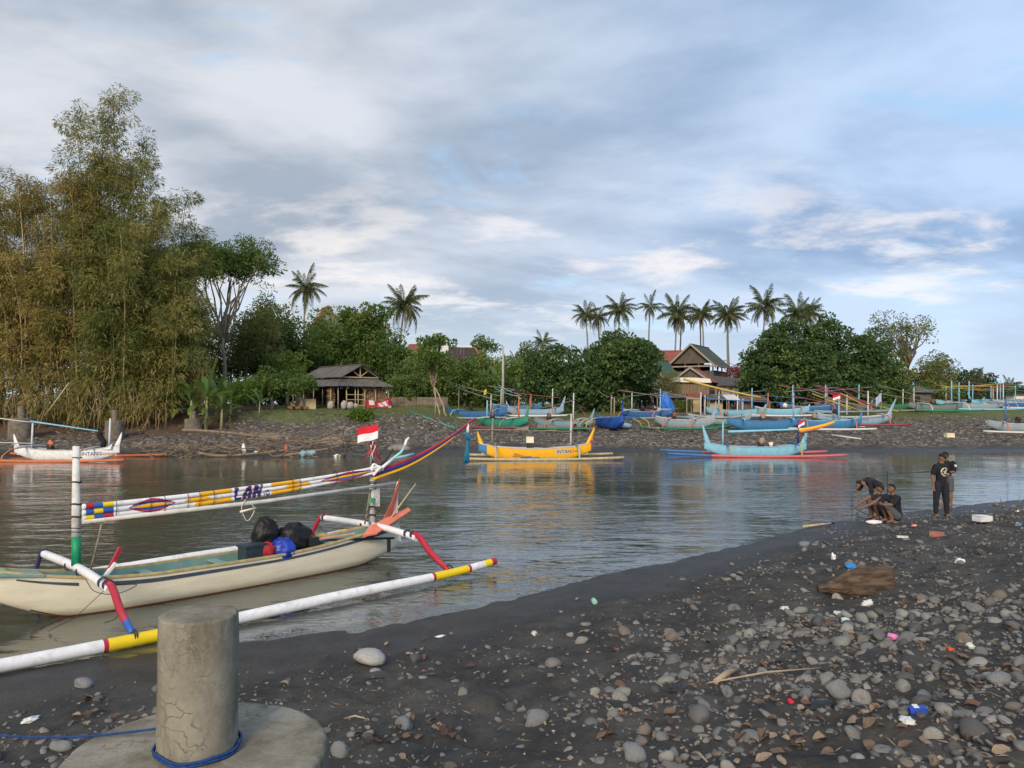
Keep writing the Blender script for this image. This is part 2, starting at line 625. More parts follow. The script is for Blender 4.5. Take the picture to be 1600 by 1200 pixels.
def build_ground():
    fine = np.radians(np.linspace(-43, 43, 430))
    coarse = np.radians(np.concatenate([np.linspace(43, 317, 70)[1:-1]]))
    ang = np.concatenate([fine, coarse])
    nA = len(ang)
    rad = np.concatenate([np.geomspace(.5, 2.2, 10)[:-1], np.geomspace(2.2, 24, 290)[:-1], np.geomspace(24, 110, 120)[:-1], np.geomspace(110, 3500, 40)])
    A, RR = np.meshgrid(ang, rad)
    X = (np.sin(A) * RR).ravel(); Y = (np.cos(A) * RR).ravel()
    Z = terrain(X, Y)
    far = np.hypot(X, Y) > 900
    Z[far] = 2.6
    V = np.stack([X, Y, Z], -1)
    V = np.vstack([V, [[0, 0, gz(0, 0)]]])
    nR = len(rad)
    i, j = np.meshgrid(np.arange(nR - 1), np.arange(nA), indexing='ij')
    j2 = (j + 1) % nA
    F = np.stack([i * nA + j, i * nA + j2, (i + 1) * nA + j2, (i + 1) * nA + j], -1).reshape(-1, 4)
    F = F[:, ::-1]
    c = len(V) - 1
    jj = np.arange(nA)
    F0 = np.stack([np.full(nA, c), (jj + 1) % nA, jj, jj], -1)
    me = mesh_np('ground', V[:, :], F, True)
    x, y = V[:, 0], V[:, 1]
    s2 = far_s(x, y)
    n = fbm(x * .5, y * .5, 71, 4)
    left = sstep(-2, -9, x)
    gravel = sstep(1.6, 3.4, s2 + (n - .5) * 3)
    start = 11.8 * left + (17 + 4 * sstep(5, -3, x) * -1) * (1 - left)
    turf = sstep(-1.0, 1.6, s2 - start + (n - .5) * 5) * np.where(x > 12, sstep(26, 34, x) , 1) * sstep(.22, .42, n + .1)
    soil = sstep(-20, -23.5, x) * sstep(5.5, 8.5, s2 + (n - .5) * 2.5)
    soil = np.maximum(soil, sstep(34, 40, s2))
    turf = turf * (1 - sstep(-20, -23, x))
    attr(me, 'gravel', gravel); attr(me, 'turf', turf); attr(me, 'soil', soil)
    o = link('ground', me, ground_material())
    tag(o, 'black sand beach and far gravel bank with turf', 'ground', kind='structure')


def water_material():
    m = bpy.data.materials.new('river_water')
    m.use_nodes = True
    t = m.node_tree
    g = NT(t)
    p = t.nodes['Principled BSDF']
    ge = g.n('ShaderNodeNewGeometry')
    P = ge.outputs['Position']
    p.inputs['Base Color'].default_value = (.052, .060, .050, 1)
    p.inputs['Roughness'].default_value = .06
    p.inputs['IOR'].default_value = 1.95
    p.inputs['Specular IOR Level'].default_value = .55
    m1 = g.mapping(P, (.42, 1.25, 1), rot=(0, 0, R(10)))
    m2 = g.mapping(P, (.8, 1.25, 1), rot=(0, 0, R(-16)))
    a = g.noise(m1, 1.15, 2, .5, .5)
    b_ = g.noise(m2, 3.4, 3, .55, .4)
    c = g.noise(P, .13, 3, .5)
    sy = g.n('ShaderNodeSeparateXYZ'); g.link(P, sy.inputs[0])
    amp = g.math('MULTIPLY', g.ramp(c, .38, .60, .28, 1.0), g.ramp(sy.outputs[1], 24, 44, 1.0, .30))
    h = g.math('ADD', g.math('MULTIPLY', a, 1.0), g.math('MULTIPLY', b_, .42))
    h = g.math('MULTIPLY', h, amp)
    bp = g.n('ShaderNodeBump'); bp.inputs['Strength'].default_value = 1.0; bp.inputs['Distance'].default_value = .075
    g.link(h, bp.inputs['Height']); g.link(bp.outputs[0], p.inputs['Normal'])
    return m


def build_water():
    xs = np.concatenate([[-400, -200, -120], np.linspace(-80, 80, 65), [120, 200, 400]])
    ys = np.linspace(0, 66, 41)
    A, B = np.meshgrid(xs, ys)
    V = np.stack([A.ravel(), B.ravel(), np.zeros(A.size)], -1)
    w = len(xs)
    i, j = np.meshgrid(np.arange(len(ys) - 1), np.arange(w - 1), indexing='ij')
    F = np.stack([i * w + j, i * w + j + 1, (i + 1) * w + j + 1, (i + 1) * w + j], -1).reshape(-1, 4)
    # keep only cells near open water so the sheet never runs under the land for long
    C = V[F].mean(1)
    keep = (near_s(C[:, 0], C[:, 1]) < 4) & (far_s(C[:, 0], C[:, 1]) < 6)
    me = mesh_np('river', V, F[keep], True)
    o = link('river', me, water_material())
    tag(o, 'calm rippled river water between the beach and the far bank', 'river', kind='structure')


build_ground()
build_water()

# ------------------------------------------------------------ near mooring bollard and its rope
CONC = None


def concrete():
    m = bpy.data.materials.new('cracked_concrete')
    m.use_nodes = True
    t = m.node_tree
    g = NT(t)
    p = t.nodes['Principled BSDF']
    tc = g.n('ShaderNodeTexCoord'); P = tc.outputs['Object']
    n1 = g.noise(P, 4.0, 8, .65); n2 = g.noise(P, 55, 5, .7); n3 = g.noise(g.mapping(P, (1, 1, .22)), 9, 6, .6)
    c = g.mix(g.ramp(n1, .32, .68), (.165, .150, .115), (.265, .245, .195))
    c = g.mix(g.math('MULTIPLY', g.ramp(n3, .46, .68), .7), c, (.105, .092, .066))
    c = g.mix(g.math('MULTIPLY', g.ramp(g.noise(g.mapping(P, (1, 1, .5)), 2.3, 6, .7, .6), .5, .66), .55), c, (.36, .345, .30))
    c = g.mix(g.math('MULTIPLY', g.ramp(n2, .5, .7), .3), c, (.34, .32, .27))
    # hairline cracks: distorted cell borders, patchy
    wv = g.n('ShaderNodeVectorMath', operation='ADD')
    nd = g.n('ShaderNodeTexNoise'); g.link(P, nd.inputs['Vector']); nd.inputs['Scale'].default_value = 7; nd.inputs['Detail'].default_value = 5
    sc = g.n('ShaderNodeVectorMath', operation='SCALE'); g.link(nd.outputs['Color'], sc.inputs[0]); sc.inputs['Scale'].default_value = .22
    g.link(P, wv.inputs[0]); g.link(sc.outputs[0], wv.inputs[1])
    vo = g.n('ShaderNodeTexVoronoi', feature='DISTANCE_TO_EDGE'); g.link(wv.outputs[0], vo.inputs['Vector']); vo.inputs['Scale'].default_value = 11
    vo2 = g.n('ShaderNodeTexVoronoi', feature='DISTANCE_TO_EDGE'); g.link(wv.outputs[0], vo2.inputs['Vector']); vo2.inputs['Scale'].default_value = 26
    k = g.math('MULTIPLY', g.ramp(vo.outputs['Distance'], .012, .05, 1, 0), g.ramp(n1, .52, .62))
    k2 = g.math('MULTIPLY', g.ramp(vo2.outputs['Distance'], .01, .06, 1, 0), g.ramp(g.noise(P, 3.1, 3, .5), .55, .66))
    k = g.math('MAXIMUM', k, g.math('MULTIPLY', k2, .7))
    c = g.mix(g.math('MULTIPLY', k, .55), c, (.075, .065, .05))
    g.link(c, p.inputs['Base Color'])
    p.inputs['Roughness'].default_value = .85
    p.inputs['Specular IOR Level'].default_value = .2
    b = g.n('ShaderNodeBump'); b.inputs['Strength'].default_value = .35; b.inputs['Distance'].default_value = .008
    h = g.math('SUBTRACT', g.math('ADD', n2, n1), g.math('MULTIPLY', k, 1.2))
    g.link(h, b.inputs['Height']); g.link(b.outputs[0], p.inputs['Normal'])
    return m


CONC = concrete()


def drum(prof_r, z0, z1, n=72, wob=.004, bev=.02, seed=0, dome=0.0):
    """slightly irregular cast cylinder with worn edges"""
    prof = [(prof_r * .985, z0), (prof_r, z0 + .02)]
    for k in range(1, 9):
        prof.append((prof_r, z0 + .02 + (z1 - z0 - .02 - bev) * k / 8))
    for k in range(1, 5):
        a = k / 4 * math.pi / 2
        prof.append((prof_r - bev + bev * math.cos(a), z1 - bev + bev * math.sin(a)))
    for k in range(1, 6):
        q = 1 - k / 6
        prof.append(((prof_r - bev) * q, z1 + dome * (1 - q * q)))
    mb = MB(); mb.lathe(prof, n)
    V = np.array(mb.v)
    th = np.arctan2(V[:, 1], V[:, 0])
    dr = (fbm(th * 3 + 20, V[:, 2] * 9 + 5, 90 + seed, 4) - .5) * wob * 2 - np.maximum(0, fbm(th * 6 + 9, V[:, 2] * 14 + 2, 95 + seed, 3) - .62) * wob * 9 * (V[:, 2] > z1 - .06)
    rr = np.hypot(V[:, 0], V[:, 1]); s = 1 + dr / np.maximum(rr, .05)
    V[:, 0] *= s; V[:, 1] *= s
    mb.v = [tuple(p) for p in V]
    return mb


def near_bollard():
    d = 3.0
    c = at(309, 1172, d)
    zt = c.z
    x, y = c.x, c.y
    g0 = gz(x, y)
    t = thing('mooring_bollard', 'big cracked concrete mooring bollard in the near left foreground', 'bollard', (x, y, g0 - .1))
    top = zt - (g0 - .1)
    drum(.49, 0, top, 96, .006, .025, 1).build('base_drum', CONC, t)
    drum(.146, top - .01, top + .525, 72, .004, .012, 2, .006).build('post', CONC, t)
    # blue rope: loop at the foot of the post, line running off to the left
    ROPEB = mat('blue_rope', (.012, .05, .19), .7, .3, 60, None, 0, 1, .5, 200)
    mb = MB()
    pts = []
    for k in range(41):
        a = 2 * math.pi * k / 40
        pts.append((x + .155 * math.cos(a), y + .155 * math.sin(a), zt + .008 + .026 * (1 + math.sin(a * 1 - .5)) * .5 + .004 * math.sin(5 * a)))
    mb.tube(pts, .0055, 8)
    pts = [(p[0] * 1 + .004 * math.sin(i), p[1], p[2] + .011) for i, p in enumerate(pts)]
    mb.tube(pts, .0055, 8)
    e = at(-60, 1143, 3.3)
    s = Vector((x - .155, y + .02, zt + .075))
    line = []
    for k in range(25):
        q = k / 24
        pnt = s.lerp(Vector((e.x, e.y, e.z)), q)
        pnt.z -= .03 * math.sin(q * math.pi)
        line.append(pnt)
    mb.tube(line, .0048, 8)
    o = mb.build('mooring_rope', ROPEB)
    tag(o, 'thin blue rope looped round the near bollard post and stretched left', 'rope')


near_bollard()

# bollards on the far bank
def far_bollard(px, py, d, r, h, pr, ph, label):
    p = at(px, py, d)
    z = gz(p.x, p.y)
    t = thing('far_bollard', label, 'bollard', (p.x, p.y, z - .15), group='bollards on the far bank')
    CF = mat('far_concrete', (.15, .13, .105), .9, .3, 3, (.05, .042, .034), .85, 1.3)
    drum(r, 0, h, 28, .01, .03, 3).build('base_drum', CF, t)
    drum(pr, h - .02, h + ph, 20, .008, .02, 4).build('post', CF, t)


far_bollard(33, 690, 53.5, .8, 1.6, .24, .8, 'brown concrete bollard behind the bow of the white moored boat')
far_bollard(179, 690, 53.5, .62, 1.45, .20, .72, 'concrete bollard behind the black cloth end of the white moored boat')
far_bollard(303, 672, 57, .66, 1.0, .17, .55, 'concrete bollard on the far bank left of the driftwood')
# ------------------------------------------------------------ foreground outrigger boat
def letters_mesh(txt, size, name='lettering'):
    cu = bpy.data.curves.new('t', 'FONT')
    cu.body = txt
    cu.size = size
    cu.resolution_u = 3
    o = bpy.data.objects.new('t', cu)
    COL.objects.link(o)
    bpy.context.view_layer.update()
    me = bpy.data.meshes.new_from_object(o.evaluated_get(bpy.context.evaluated_depsgraph_get()))
    bpy.data.objects.remove(o)
    V = np.array([v.co[:] for v in me.vertices]); F = [tuple(p.vertices) for p in me.polygons]
    bpy.data.meshes.remove(me)
    return V, F


class Hull:
    def __init__(s, x0, x1, B, sheer, keel, pw=.55, flare=.55):
        s.x0, s.x1, s.B, s.sheer, s.keel, s.pw, s.fl = x0, x1, B, sheer, keel, pw, flare

    def b(s, x):
        q = min(1, max(0, (x - s.x0) / (s.x1 - s.x0)))
        return max(.012, s.B * max(0.0, math.sin(math.pi * q)) ** s.pw)

    def pt(s, x, w, side=1, off=0.0):
        """w 0 keel .. 1 gunwale"""
        a = w * math.pi / 2
        b = s.b(x)
        zk, zs = s.keel(x), s.sheer(x)
        y = b * (math.sin(a) ** s.fl)
        z = zk + (zs - zk) * (1 - math.cos(a)) ** .85 * (.55 + .45 * w) if w < 1 else zs
        return (x, side * (y + off), z)

    def w_at(s, x, z):
        lo, hi = 0., 1.
        for _ in range(24):
            m = (lo + hi) / 2
            if s.pt(x, m)[2] < z: lo = m
            else: hi = m
        return lo

    def outer(s, nx=48, nw=12, paint=None):
        mb = MB()
        xs = [s.x0 + (s.x1 - s.x0) * (0.5 - .5 * math.cos(math.pi * i / nx)) * 1.0 for i in range(nx + 1)]
        V = []
        for x in xs:
            for k in range(-nw, nw + 1):
                V.append(s.pt(x, abs(k) / nw, -1 if k < 0 else 1))
        n = 2 * nw + 1
        F = []
        for i in range(nx):
            for k in range(n - 1):
                F.append((i * n + k, i * n + k + 1, (i + 1) * n + k + 1, (i + 1) * n + k))
        mb.add(V, F, 0, True)
        if paint:
            for fi, f in enumerate(mb.f):
                c = np.mean([mb.v[q] for q in f], 0)
                mb.m[fi] = paint(c, s)
        return mb

    def inner(s, floor, th=.03, nx=40, nw=8):
        mb = MB()
        a, b = s.x0 + .18, s.x1 - .18
        V = []
        for i in range(nx + 1):
            x = a + (b - a) * i / nx
            for k in range(-nw, nw + 1):
                p = s.pt(x, .25 + .75 * abs(k) / nw, -1 if k < 0 else 1)
                y = math.copysign(max(0, abs(p[1]) - th), p[1])
                V.append((x, y, max(p[2] - (0.004 if abs(k) == nw else 0), min(floor, s.sheer(x) - .05)) if abs(k) < nw else p[2] - .004))
        n = 2 * nw + 1
        F = []
        for i in range(nx):
            for k in range(n - 1):
                F.append(((i + 1) * n + k, (i + 1) * n + k + 1, i * n + k + 1, i * n + k))
        return mb.add(V, F, 0, True)

    def rail(s, side, w=.05, h=.035, off=.0, dz=.0, n=40, e=.03):
        mb = MB()
        V = []
        for i in range(n + 1):
            x = s.x0 + e + (s.x1 - s.x0 - 2 * e) * i / n
            y = s.b(x); z = s.sheer(x) + dz
            for dy, dzz in ((-w / 2, -h / 2), (w / 2, -h / 2), (w / 2, h / 2), (-w / 2, h / 2)):
                V.append((x, side * (max(y, w * .5) + off + dy), z + dzz))
        F = []
        for i in range(n):
            for k in range(4):
                k2 = (k + 1) % 4
                F.append((i * 4 + k, i * 4 + k2, i * 4 + 4 + k2, i * 4 + 4 + k) if side > 0 else (i * 4 + k2, i * 4 + k, i * 4 + 4 + k, i * 4 + 4 + k2))
        F += [(0, 1, 2, 3), (n * 4 + 3, n * 4 + 2, n * 4 + 1, n * 4)]
        return mb.add(V, F)

    def band(s, z0f, z1f, side, xa, xb, off=.010, n=48):
        """thin painted strip on the outside, heights given as functions of x"""
        mb = MB(); V = []; F = []
        for i in range(n + 1):
            x = xa + (xb - xa) * i / n
            for z in (z0f(x), z1f(x)):
                V.append(s.pt(x, s.w_at(x, z), side, off))
        for i in range(n):
            f = (2 * i, 2 * i + 2, 2 * i + 3, 2 * i + 1)
            F.append(f if side < 0 else f[::-1])
        return mb.add(V, F)

    def text(s, txt, size, x, z, side, dirn=1, slope=0.0, sx=1.0):
        V, F = letters_mesh(txt, size)
        out = []
        for v in V:
            xx = x + dirn * v[0] * sx
            zz = z + v[1] + slope * v[0]
            out.append(s.pt(xx, s.w_at(xx, zz), side, .013))
        return MB().add(out, F)


def curve3(p, n=12):
    """quadratic-ish smooth path through control points (Catmull-Rom)"""
    P = [Vector(q) for q in p]
    P = [P[0] * 2 - P[1]] + P + [P[-1] * 2 - P[-2]]
    out = []
    for i in range(1, len(P) - 2):
        for k in range(n):
            t = k / n
            a, b, c, d = P[i - 1], P[i], P[i + 1], P[i + 2]
            out.append(.5 * ((2 * b) + (c - a) * t + (2 * a - 5 * b + 4 * c - d) * t * t + (3 * b - a - 3 * c + d) * t ** 3))
    out.append(P[-2])
    return out


def blob(r, seed, amp=.18, freq=2.2, sub=24, flat_bottom=None, fold=0.0):
    """cloth-like lump: uv sphere with folds"""
    V = []; F = []
    n, m = sub, sub // 2
    for i in range(m + 1):
        ph = math.pi * i / m
        for k in range(n):
            th = 2 * math.pi * k / n
            V.append((math.sin(ph) * math.cos(th), math.sin(ph) * math.sin(th), math.cos(ph)))
    V = np.array(V)
    q = fbm(V[:, 0] * freq + 5 + seed, V[:, 1] * freq + V[:, 2] * 1.7 * freq + 9, 60 + seed, 4) - .5
    th = np.arctan2(V[:, 1], V[:, 0])
    s = 1 + q * amp * 2 + fold * np.sin(th * 9 + q * 10) * np.sqrt(np.clip(1 - V[:, 2] ** 2, 0, 1))
    V = V * s[:, None] * np.array(r)
    if flat_bottom is not None:
        V[:, 2] = np.maximum(V[:, 2], flat_bottom)
    for i in range(m):
        for k in range(n):
            k2 = (k + 1) % n
            F.append((i * n + k, (i + 1) * n + k, (i + 1) * n + k2, i * n + k2))
    return MB().add(V, F, 0, True)


LETTERS = {
    'L': ["11000", "11000", "11000", "11000", "11000", "11000", "11000", "11111", "11111"],
    'A': ["00110", "01110", "01110", "01111", "11011", "11011", "11111", "11011", "11011"],
    'N': ["11001", "11101", "11101", "11101", "11111", "11111", "11011", "11011", "11001"],
    'a': ["010", "101", "111", "101"], 's': ["111", "110", "011", "111"], 'i': ["111", "010", "010", "111"],
}
BA = R(45)
BO = Vector((-5.4, 13.7, 0.0))


def t_of(px):
    k = (px - 800) / FPX
    return (13.7 * k + 5.4) / (.7071 * (1 - k))


def hull_paint():
    m = bpy.data.materials.new('worn_cream_hull')
    m.use_nodes = True
    g = NT(m.node_tree)
    p = m.node_tree.nodes['Principled BSDF']
    tc = g.n('ShaderNodeTexCoord'); P = tc.outputs['Object']
    sp = g.n('ShaderNodeSeparateXYZ'); g.link(P, sp.inputs[0])
    n1 = g.noise(g.mapping(P, (.5, 1, 2.5)), 3.0, 7, .65)
    n2 = g.noise(g.mapping(P, (.25, 1, 5)), 11, 6, .7)
    n3 = g.noise(P, 38, 5, .7)
    c = g.mix(g.ramp(n1, .35, .7), (.74, .685, .53), (.66, .60, .45))
    c = g.mix(g.math('MULTIPLY', g.ramp(n2, .56, .72), .5), c, (.42, .37, .26))       # rubbed streaks
    c = g.mix(g.math('MULTIPLY', g.ramp(n3, .64, .74), .6), c, (.30, .25, .18))       # chips
    lowz = g.math('ADD', sp.outputs[2], g.math('MULTIPLY', g.math('SUBTRACT', n1, .5), .22))
    c = g.mix(g.math('MULTIPLY', g.ramp(lowz, .02, .16, 1, 0), .7), c, (.25, .24, .13))   # weed stain at the waterline
    g.link(c, p.inputs['Base Color'])
    p.inputs['Roughness'].default_value = .5
    b = g.n('ShaderNodeBump'); b.inputs['Strength'].default_value = .25; b.inputs['Distance'].default_value = .01
    g.link(n2, b.inputs['Height']); g.link(b.outputs[0], p.inputs['Normal'])
    return m


def foreground_boat():
    T = thing('outrigger_boat', 'cream outrigger boat with painted boom poles in the near left water', 'boat', BO, BA)
    # local x runs along the hull (towards the far right end), local -y faces the viewer
    sheer = lambda x: .50 + .36 * max(0, (-x - .8) / 2.5) ** 2.0 + .26 * max(0, (x - 1.0) / 3.1) ** 1.6
    keel = lambda x: -.18 + .62 * max(0, (-x - 1.5) / 1.8) ** 1.7 + .42 * max(0, (x - 2.2) / 1.95) ** 1.6
    H = Hull(-3.32, 4.15, .46, sheer, keel, .48, .62)
    RB = mat('red_bottom_paint', (.22, .03, .025), .6, .2, 5)

    def paint(c, s):
        return 1 if c[2] < .015 + .05 * max(0, -c[0] - 2) else 0
    H.outer(80, 16).build('hull', hull_paint(), T)
    for s in (-1, 1):
        H.band(lambda x: max(keel(x) + .02, -.12), lambda x: max(keel(x) + .045, .02), s, -2.75, 3.6, .010, 50).build('boot_stripe', RB, T)
    H.inner(.06).build('interior', TEAL, T)
    GUN = mat('gunwale_wood', (.46, .36, .17), .6, .2, 8, (.2, .15, .1), .5, 5)
    for s in (-1, 1):
        H.rail(s, .055, .035, .0, .012, 44, .02).build('gunwale', GUN, T)
    for s in (-1, 1):
        H.band(lambda x: sheer(x) - .115 + .012 * math.sin(x), lambda x: sheer(x) - .06, s, -1.75, 3.85).build('stripe', mat('grey_stripe', (.06, .075, .10), .5, .2), T)
        H.band(lambda x: sheer(x) - .10 - .03 * (x + 2.9), lambda x: sheer(x) - .075, s, -2.95, -2.15).build('stripe', mat('grey_stripe', (.06, .075, .10)), T)
    # thwarts and a bow block
    for x in (-1.0, .25, 2.45):
        MB().box((x, 0, sheer(x) - .06), (.16, 2 * H.b(x) - .09, .03)).build('thwart', TEAL, T)
    MB().box((-3.12, 0, sheer(-3.1) + .0), (.12, .24, .05)).build('bow_block', TEAL, T)
    MB().slab([(-3.28, -.22, .80), (-2.6, -.30, .70), (-2.6, .30, .70), (-3.28, .22, .80)], .03).build('foredeck', TEAL, T)
    # outrigger arms
    PVC = mat('white_pipe', (.72, .72, .75), .4, .06, 4, (.45, .43, .38), .4, 5)
    for x, z, n0, n1, up in ((-2.1, .69, -1.62, 1.9, .0), (3.5, .72, -1.5, 1.95, .0)):
        a = MB()
        pts = curve3([(x, n0, z - .05), (x, -.5, z + .02), (x, .5, z + .02), (x, n1, z - .02)], 8)
        a.tube(pts, .067, 12)
        arm = a.build('outrigger_arm', PVC, T)
        # timber elbows lashed to the ends
        sgn = -1
        ctrl = [(x, n0 + .18, z + .02), (x, n0 - .1, z - .03), (x, n0 - .42, z - .27), (x + .03, -2.42, .17)]
        pth = curve3(ctrl, 8)
        e = MB(); e.tube(pth, [.05 + .02 * math.sin(i / len(pth) * 3.1) for i in range(len(pth))], 8, 0, True, .75,
                         (lambda i, k, L=len(pth): 1 if (i > L * .78 and x < 0) else 0))
        e.build('elbow', [RED, BLUE], arm)
        ctrl = [(x, n1 - .15, z + .03), (x, n1 + .08, z - .02), (x, n1 + .35, z - .3), (x, 2.5, .15)]
        pth = curve3(ctrl, 8)
        MB().tube(pth, .05, 8, 0, True, .75).build('elbow', [NAVY if x < 0 else RED], arm)
        for yy in (n0 + .08, n0 + .28, -.30, .30, n1 - .12):
            zz = z + .005
            for q in range(3):
                l = MB().tube([(x + .074 * math.cos(t2), yy + .022 * q + .006 * math.sin(3 * t2), zz - .01 + .074 * math.sin(t2)) for t2 in np.linspace(0, 6.283, 15)], .009, 5)
                l.build('lashing', ROPE, arm)
    # floats
    def fpaint(cut):
        def f(i, k):
            for a, b, m in cut:
                if a <= i < b: return m
            return 0
        return f
    N = 300
    xs = np.linspace(-4.3, 4.62, N + 1)
    cuts = []
    for c, w in ((-1.99, .42), (3.53, .42)):
        for a, b, m in ((c - w, c + w * .9, 1), (c - w - .06, c - w, 2), (c + w * .9, c + w * .9 + .06, 2)):
            cuts.append((int(round((a + 4.3) / 8.92 * N)), int(round((b + 4.3) / 8.92 * N)), m))
    cuts += [(290, 296, 1), (296, 301, 2)]
    for side in (-1, 1):
        pts = [(x, side * (2.44 + .012 * (x + 4)), .115 + .10 * max(0, (x - 2.5) / 2.1) ** 2 + .02 * math.sin(x * .8)) for x in xs]
        rr = [.088 - .018 * max(0, (x - 1) / 3.6) for x in xs]
        f = MB(); f.tube(pts, rr, 14, 0, True, 1, fpaint(cuts))
        fo = f.build('float', [WHITE, YEL, RED], T)
        for c in (-2.07, 3.53):
            z = .125 + .05 * max(0, (c - 2.5))
            for q in range(2):
                l = MB().tube([(c + .03 * q, side * 2.44 + .096 * math.cos(a), z + .096 * math.sin(a)) for a in np.linspace(0, 6.283, 17)], .01, 5)
                l.build('lashing', ROPE, fo)
    # masts
    GRN = mat('mast_green', (.01, .25, .11), .5, .1)
    m = MB()
    m.tube([(-2.1, -.02, .74), (-2.1, 0, 1.2)], [.072, .066], 10, 1)
    m.tube([(-2.1, 0, 1.2), (-2.11, 0, 1.6), (-2.12, .0, 2.62)], [.07, .063, .052], 12, 0)
    mo = m.build('mast', [mat('mast_white', (.66, .65, .62), .6, .1, 6, (.34, .31, .25), .6, 5, .2, 30), GRN], T)
    for z in (1.27, 1.33, 1.50, 1.515, 1.70, 1.715, 2.05, 2.06, 2.44):
        l = MB().tube([(-2.105 + .068 * math.cos(a), .068 * math.sin(a), z + .008 * math.sin(2 * a)) for a in np.linspace(0, 6.283, 15)], .007, 5)
        l.build('lashing', ROPE, mo)
    m = MB()
    m.tube([(3.5, .0, .7), (3.5, 0, 1.3), (3.5, 0, 1.98)], [.07, .068, .058], 9)
    m.box((3.58, -.06, 1.35), (.10, .05, .42))
    mo = m.build('mast', mat('worn_post', (.50, .49, .46), .7, .2, 7, (.18, .17, .15), .7, 6, .4, 30), T)
    for z in (.95, .97, 1.12, 1.14, 1.30, 1.62, 1.65, 1.8, 1.83):
        l = MB().tube([(3.5 + .075 * math.cos(a), .075 * math.sin(a), z + .015 * math.sin(2 * a)) for a in np.linspace(0, 6.283, 13)], .009, 5)
        l.build('lashing', ROPE, mo)
    MB().tube([(3.28, -.05, .8), (3.36, -.05, 1.2), (3.44, -.02, 1.5)], .02, 7).build('prop_stick', WOODG, T)
    # painted boom poles
    tl = t_of(128)
    NS = 430
    tt = np.linspace(tl, 3.62, NS + 1)

    def zc(t):
        q = (t - tl) / (3.5 - tl)
        return 1.575 + .10 * q + .23 * q ** 2.4
    CHECK = [t_of(p) for p in (132.5, 145.5, 159, 175)]
    chk = [[2, 3, 1], [3, 1, 3], [1, 3, 2]]
    L1 = (t_of(197), t_of(272)); L2 = (t_of(494), t_of(582))
    tx0, tx1 = t_of(362), t_of(407)
    ts0, ts1 = t_of(408.5), t_of(418)

    def pcol(t, row):
        # 0 white 1 yellow 2 red 3 blue 4 orange yellow 5 navy
        if t < CHECK[0]: return 0
        for k in range(3):
            if CHECK[k] <= t < CHECK[k + 1]: return chk[min(2, int(row))][k]
        for (a, b), inv in ((L1, 0), (L2, 1)):
            if a < t < b:
                u = (t - (a + b) / 2) / ((b - a) / 2)
                d = abs(row - 1.5)
                lim = 1.42 * (1 - abs(u) ** 1.5)
                if d < lim:
                    if d < lim * .36 - .05: return 4
                    return 3 if d < lim * .72 - .08 else 2
                return 0
        a, b = t_of(283), t_of(358)
        if a < t < b:
            q = (t - a) / (b - a)
            if row < 1 or row >= 2: return 4 if q > (.22 if row >= 2 else .30) + .12 * abs((row % 1) - .5) else 0
            return 4 if .0 + .25 * abs(row - 1.5) < q < .60 - .3 * abs(row - 1.5) else 0
        a, b = t_of(419), t_of(482)
        if a < t < b:
            q = (t - a) / (b - a)
            if row < 1 or row >= 2: return 4 if q < (.80 if row >= 2 else .72) - .3 * abs((row % 1) - .5) else 0
            return 4 if .30 + .25 * abs(row - 1.5) < q < 1.0 - .2 * abs(row - 1.5) else 0
        if tx0 <= t < tx1:
            q = (t - tx0) / (tx1 - tx0) * 3.0
            rr = row + .04
            for sh, colr in ((0, 5), (.09, 2)):
                qq = q + sh - .16 * (1 - rr / 1.5)
                i = int(math.floor(qq))
                if 0 <= i < 3:
                    fx = (qq - i) / .84
                    if fx < 1 and .05 < rr < 2.98:
                        g = LETTERS['LAN'[i]]
                        if g[min(8, int(rr / 3 * 9))][min(4, int(fx * 5))] == '1': return colr
            return 0
        if ts0 <= t < ts1 and row > 1.55:
            q = (t - ts0) / (ts1 - ts0) * 4
            i = int(q); fx = (q - i) / .8
            if i < 4 and fx < 1 and row < 2.9:
                g = LETTERS['asia'[i]]
                if g[min(3, int((row - 1.55) / 1.35 * 4))][min(2, int(fx * 3))] == '1': return 5
        return 0
    NK = 24
    PAL = [WHITE, YEL, RED, BLUE, ORY, NAVY]
    r0 = .044
    for i in range(3):
        pts = []; rad = []
        for t in tt:
            q = (t - tl) / (3.62 - tl)
            r = r0 - .018 * q ** 1.5
            sp = r * 2.04
            pts.append((t, -.11 + .004 * math.sin(t * 2 + i), zc(t) + (1 - i) * sp + .003 * math.sin(t * 1.7 + i)))
            rad.append(r)

        def pp(k, a, i=i):
            th = 2 * math.pi * (a + .5) / NK
            hv = math.cos(th)
            return pcol((tt[k] + tt[min(k + 1, NS)]) / 2, i + (1 - hv) / 2)
        mb = MB(); mb.tube(pts, rad, NK, 0, True, 1, pp)
        mb.build('boom_pole', PAL, T)
    mb = MB(); mb.tube([(tl, -.12, 1.575 - .135), (1, -.12, 1.575 - .10), (t_of(612), -.13, 1.60)], [.042, .040, .03], 12)
    mb.build('lower_pole', mat('grey_white_pole', (.58, .57, .53), .6, .12, 5, (.32, .30, .25), .5, 6), T)
    for px in (179, 232, 254, 290, 308, 330, 452, 463, 520, 545):
        t = t_of(px)
        l = MB().tube([(t + .004 * math.sin(3 * a), -.11 + 0.06 * math.cos(a), zc(t) + .142 * math.sin(a)) for a in np.linspace(0, 6.283, 19)], .005, 5)
        l.build('lashing', ROPE, T)
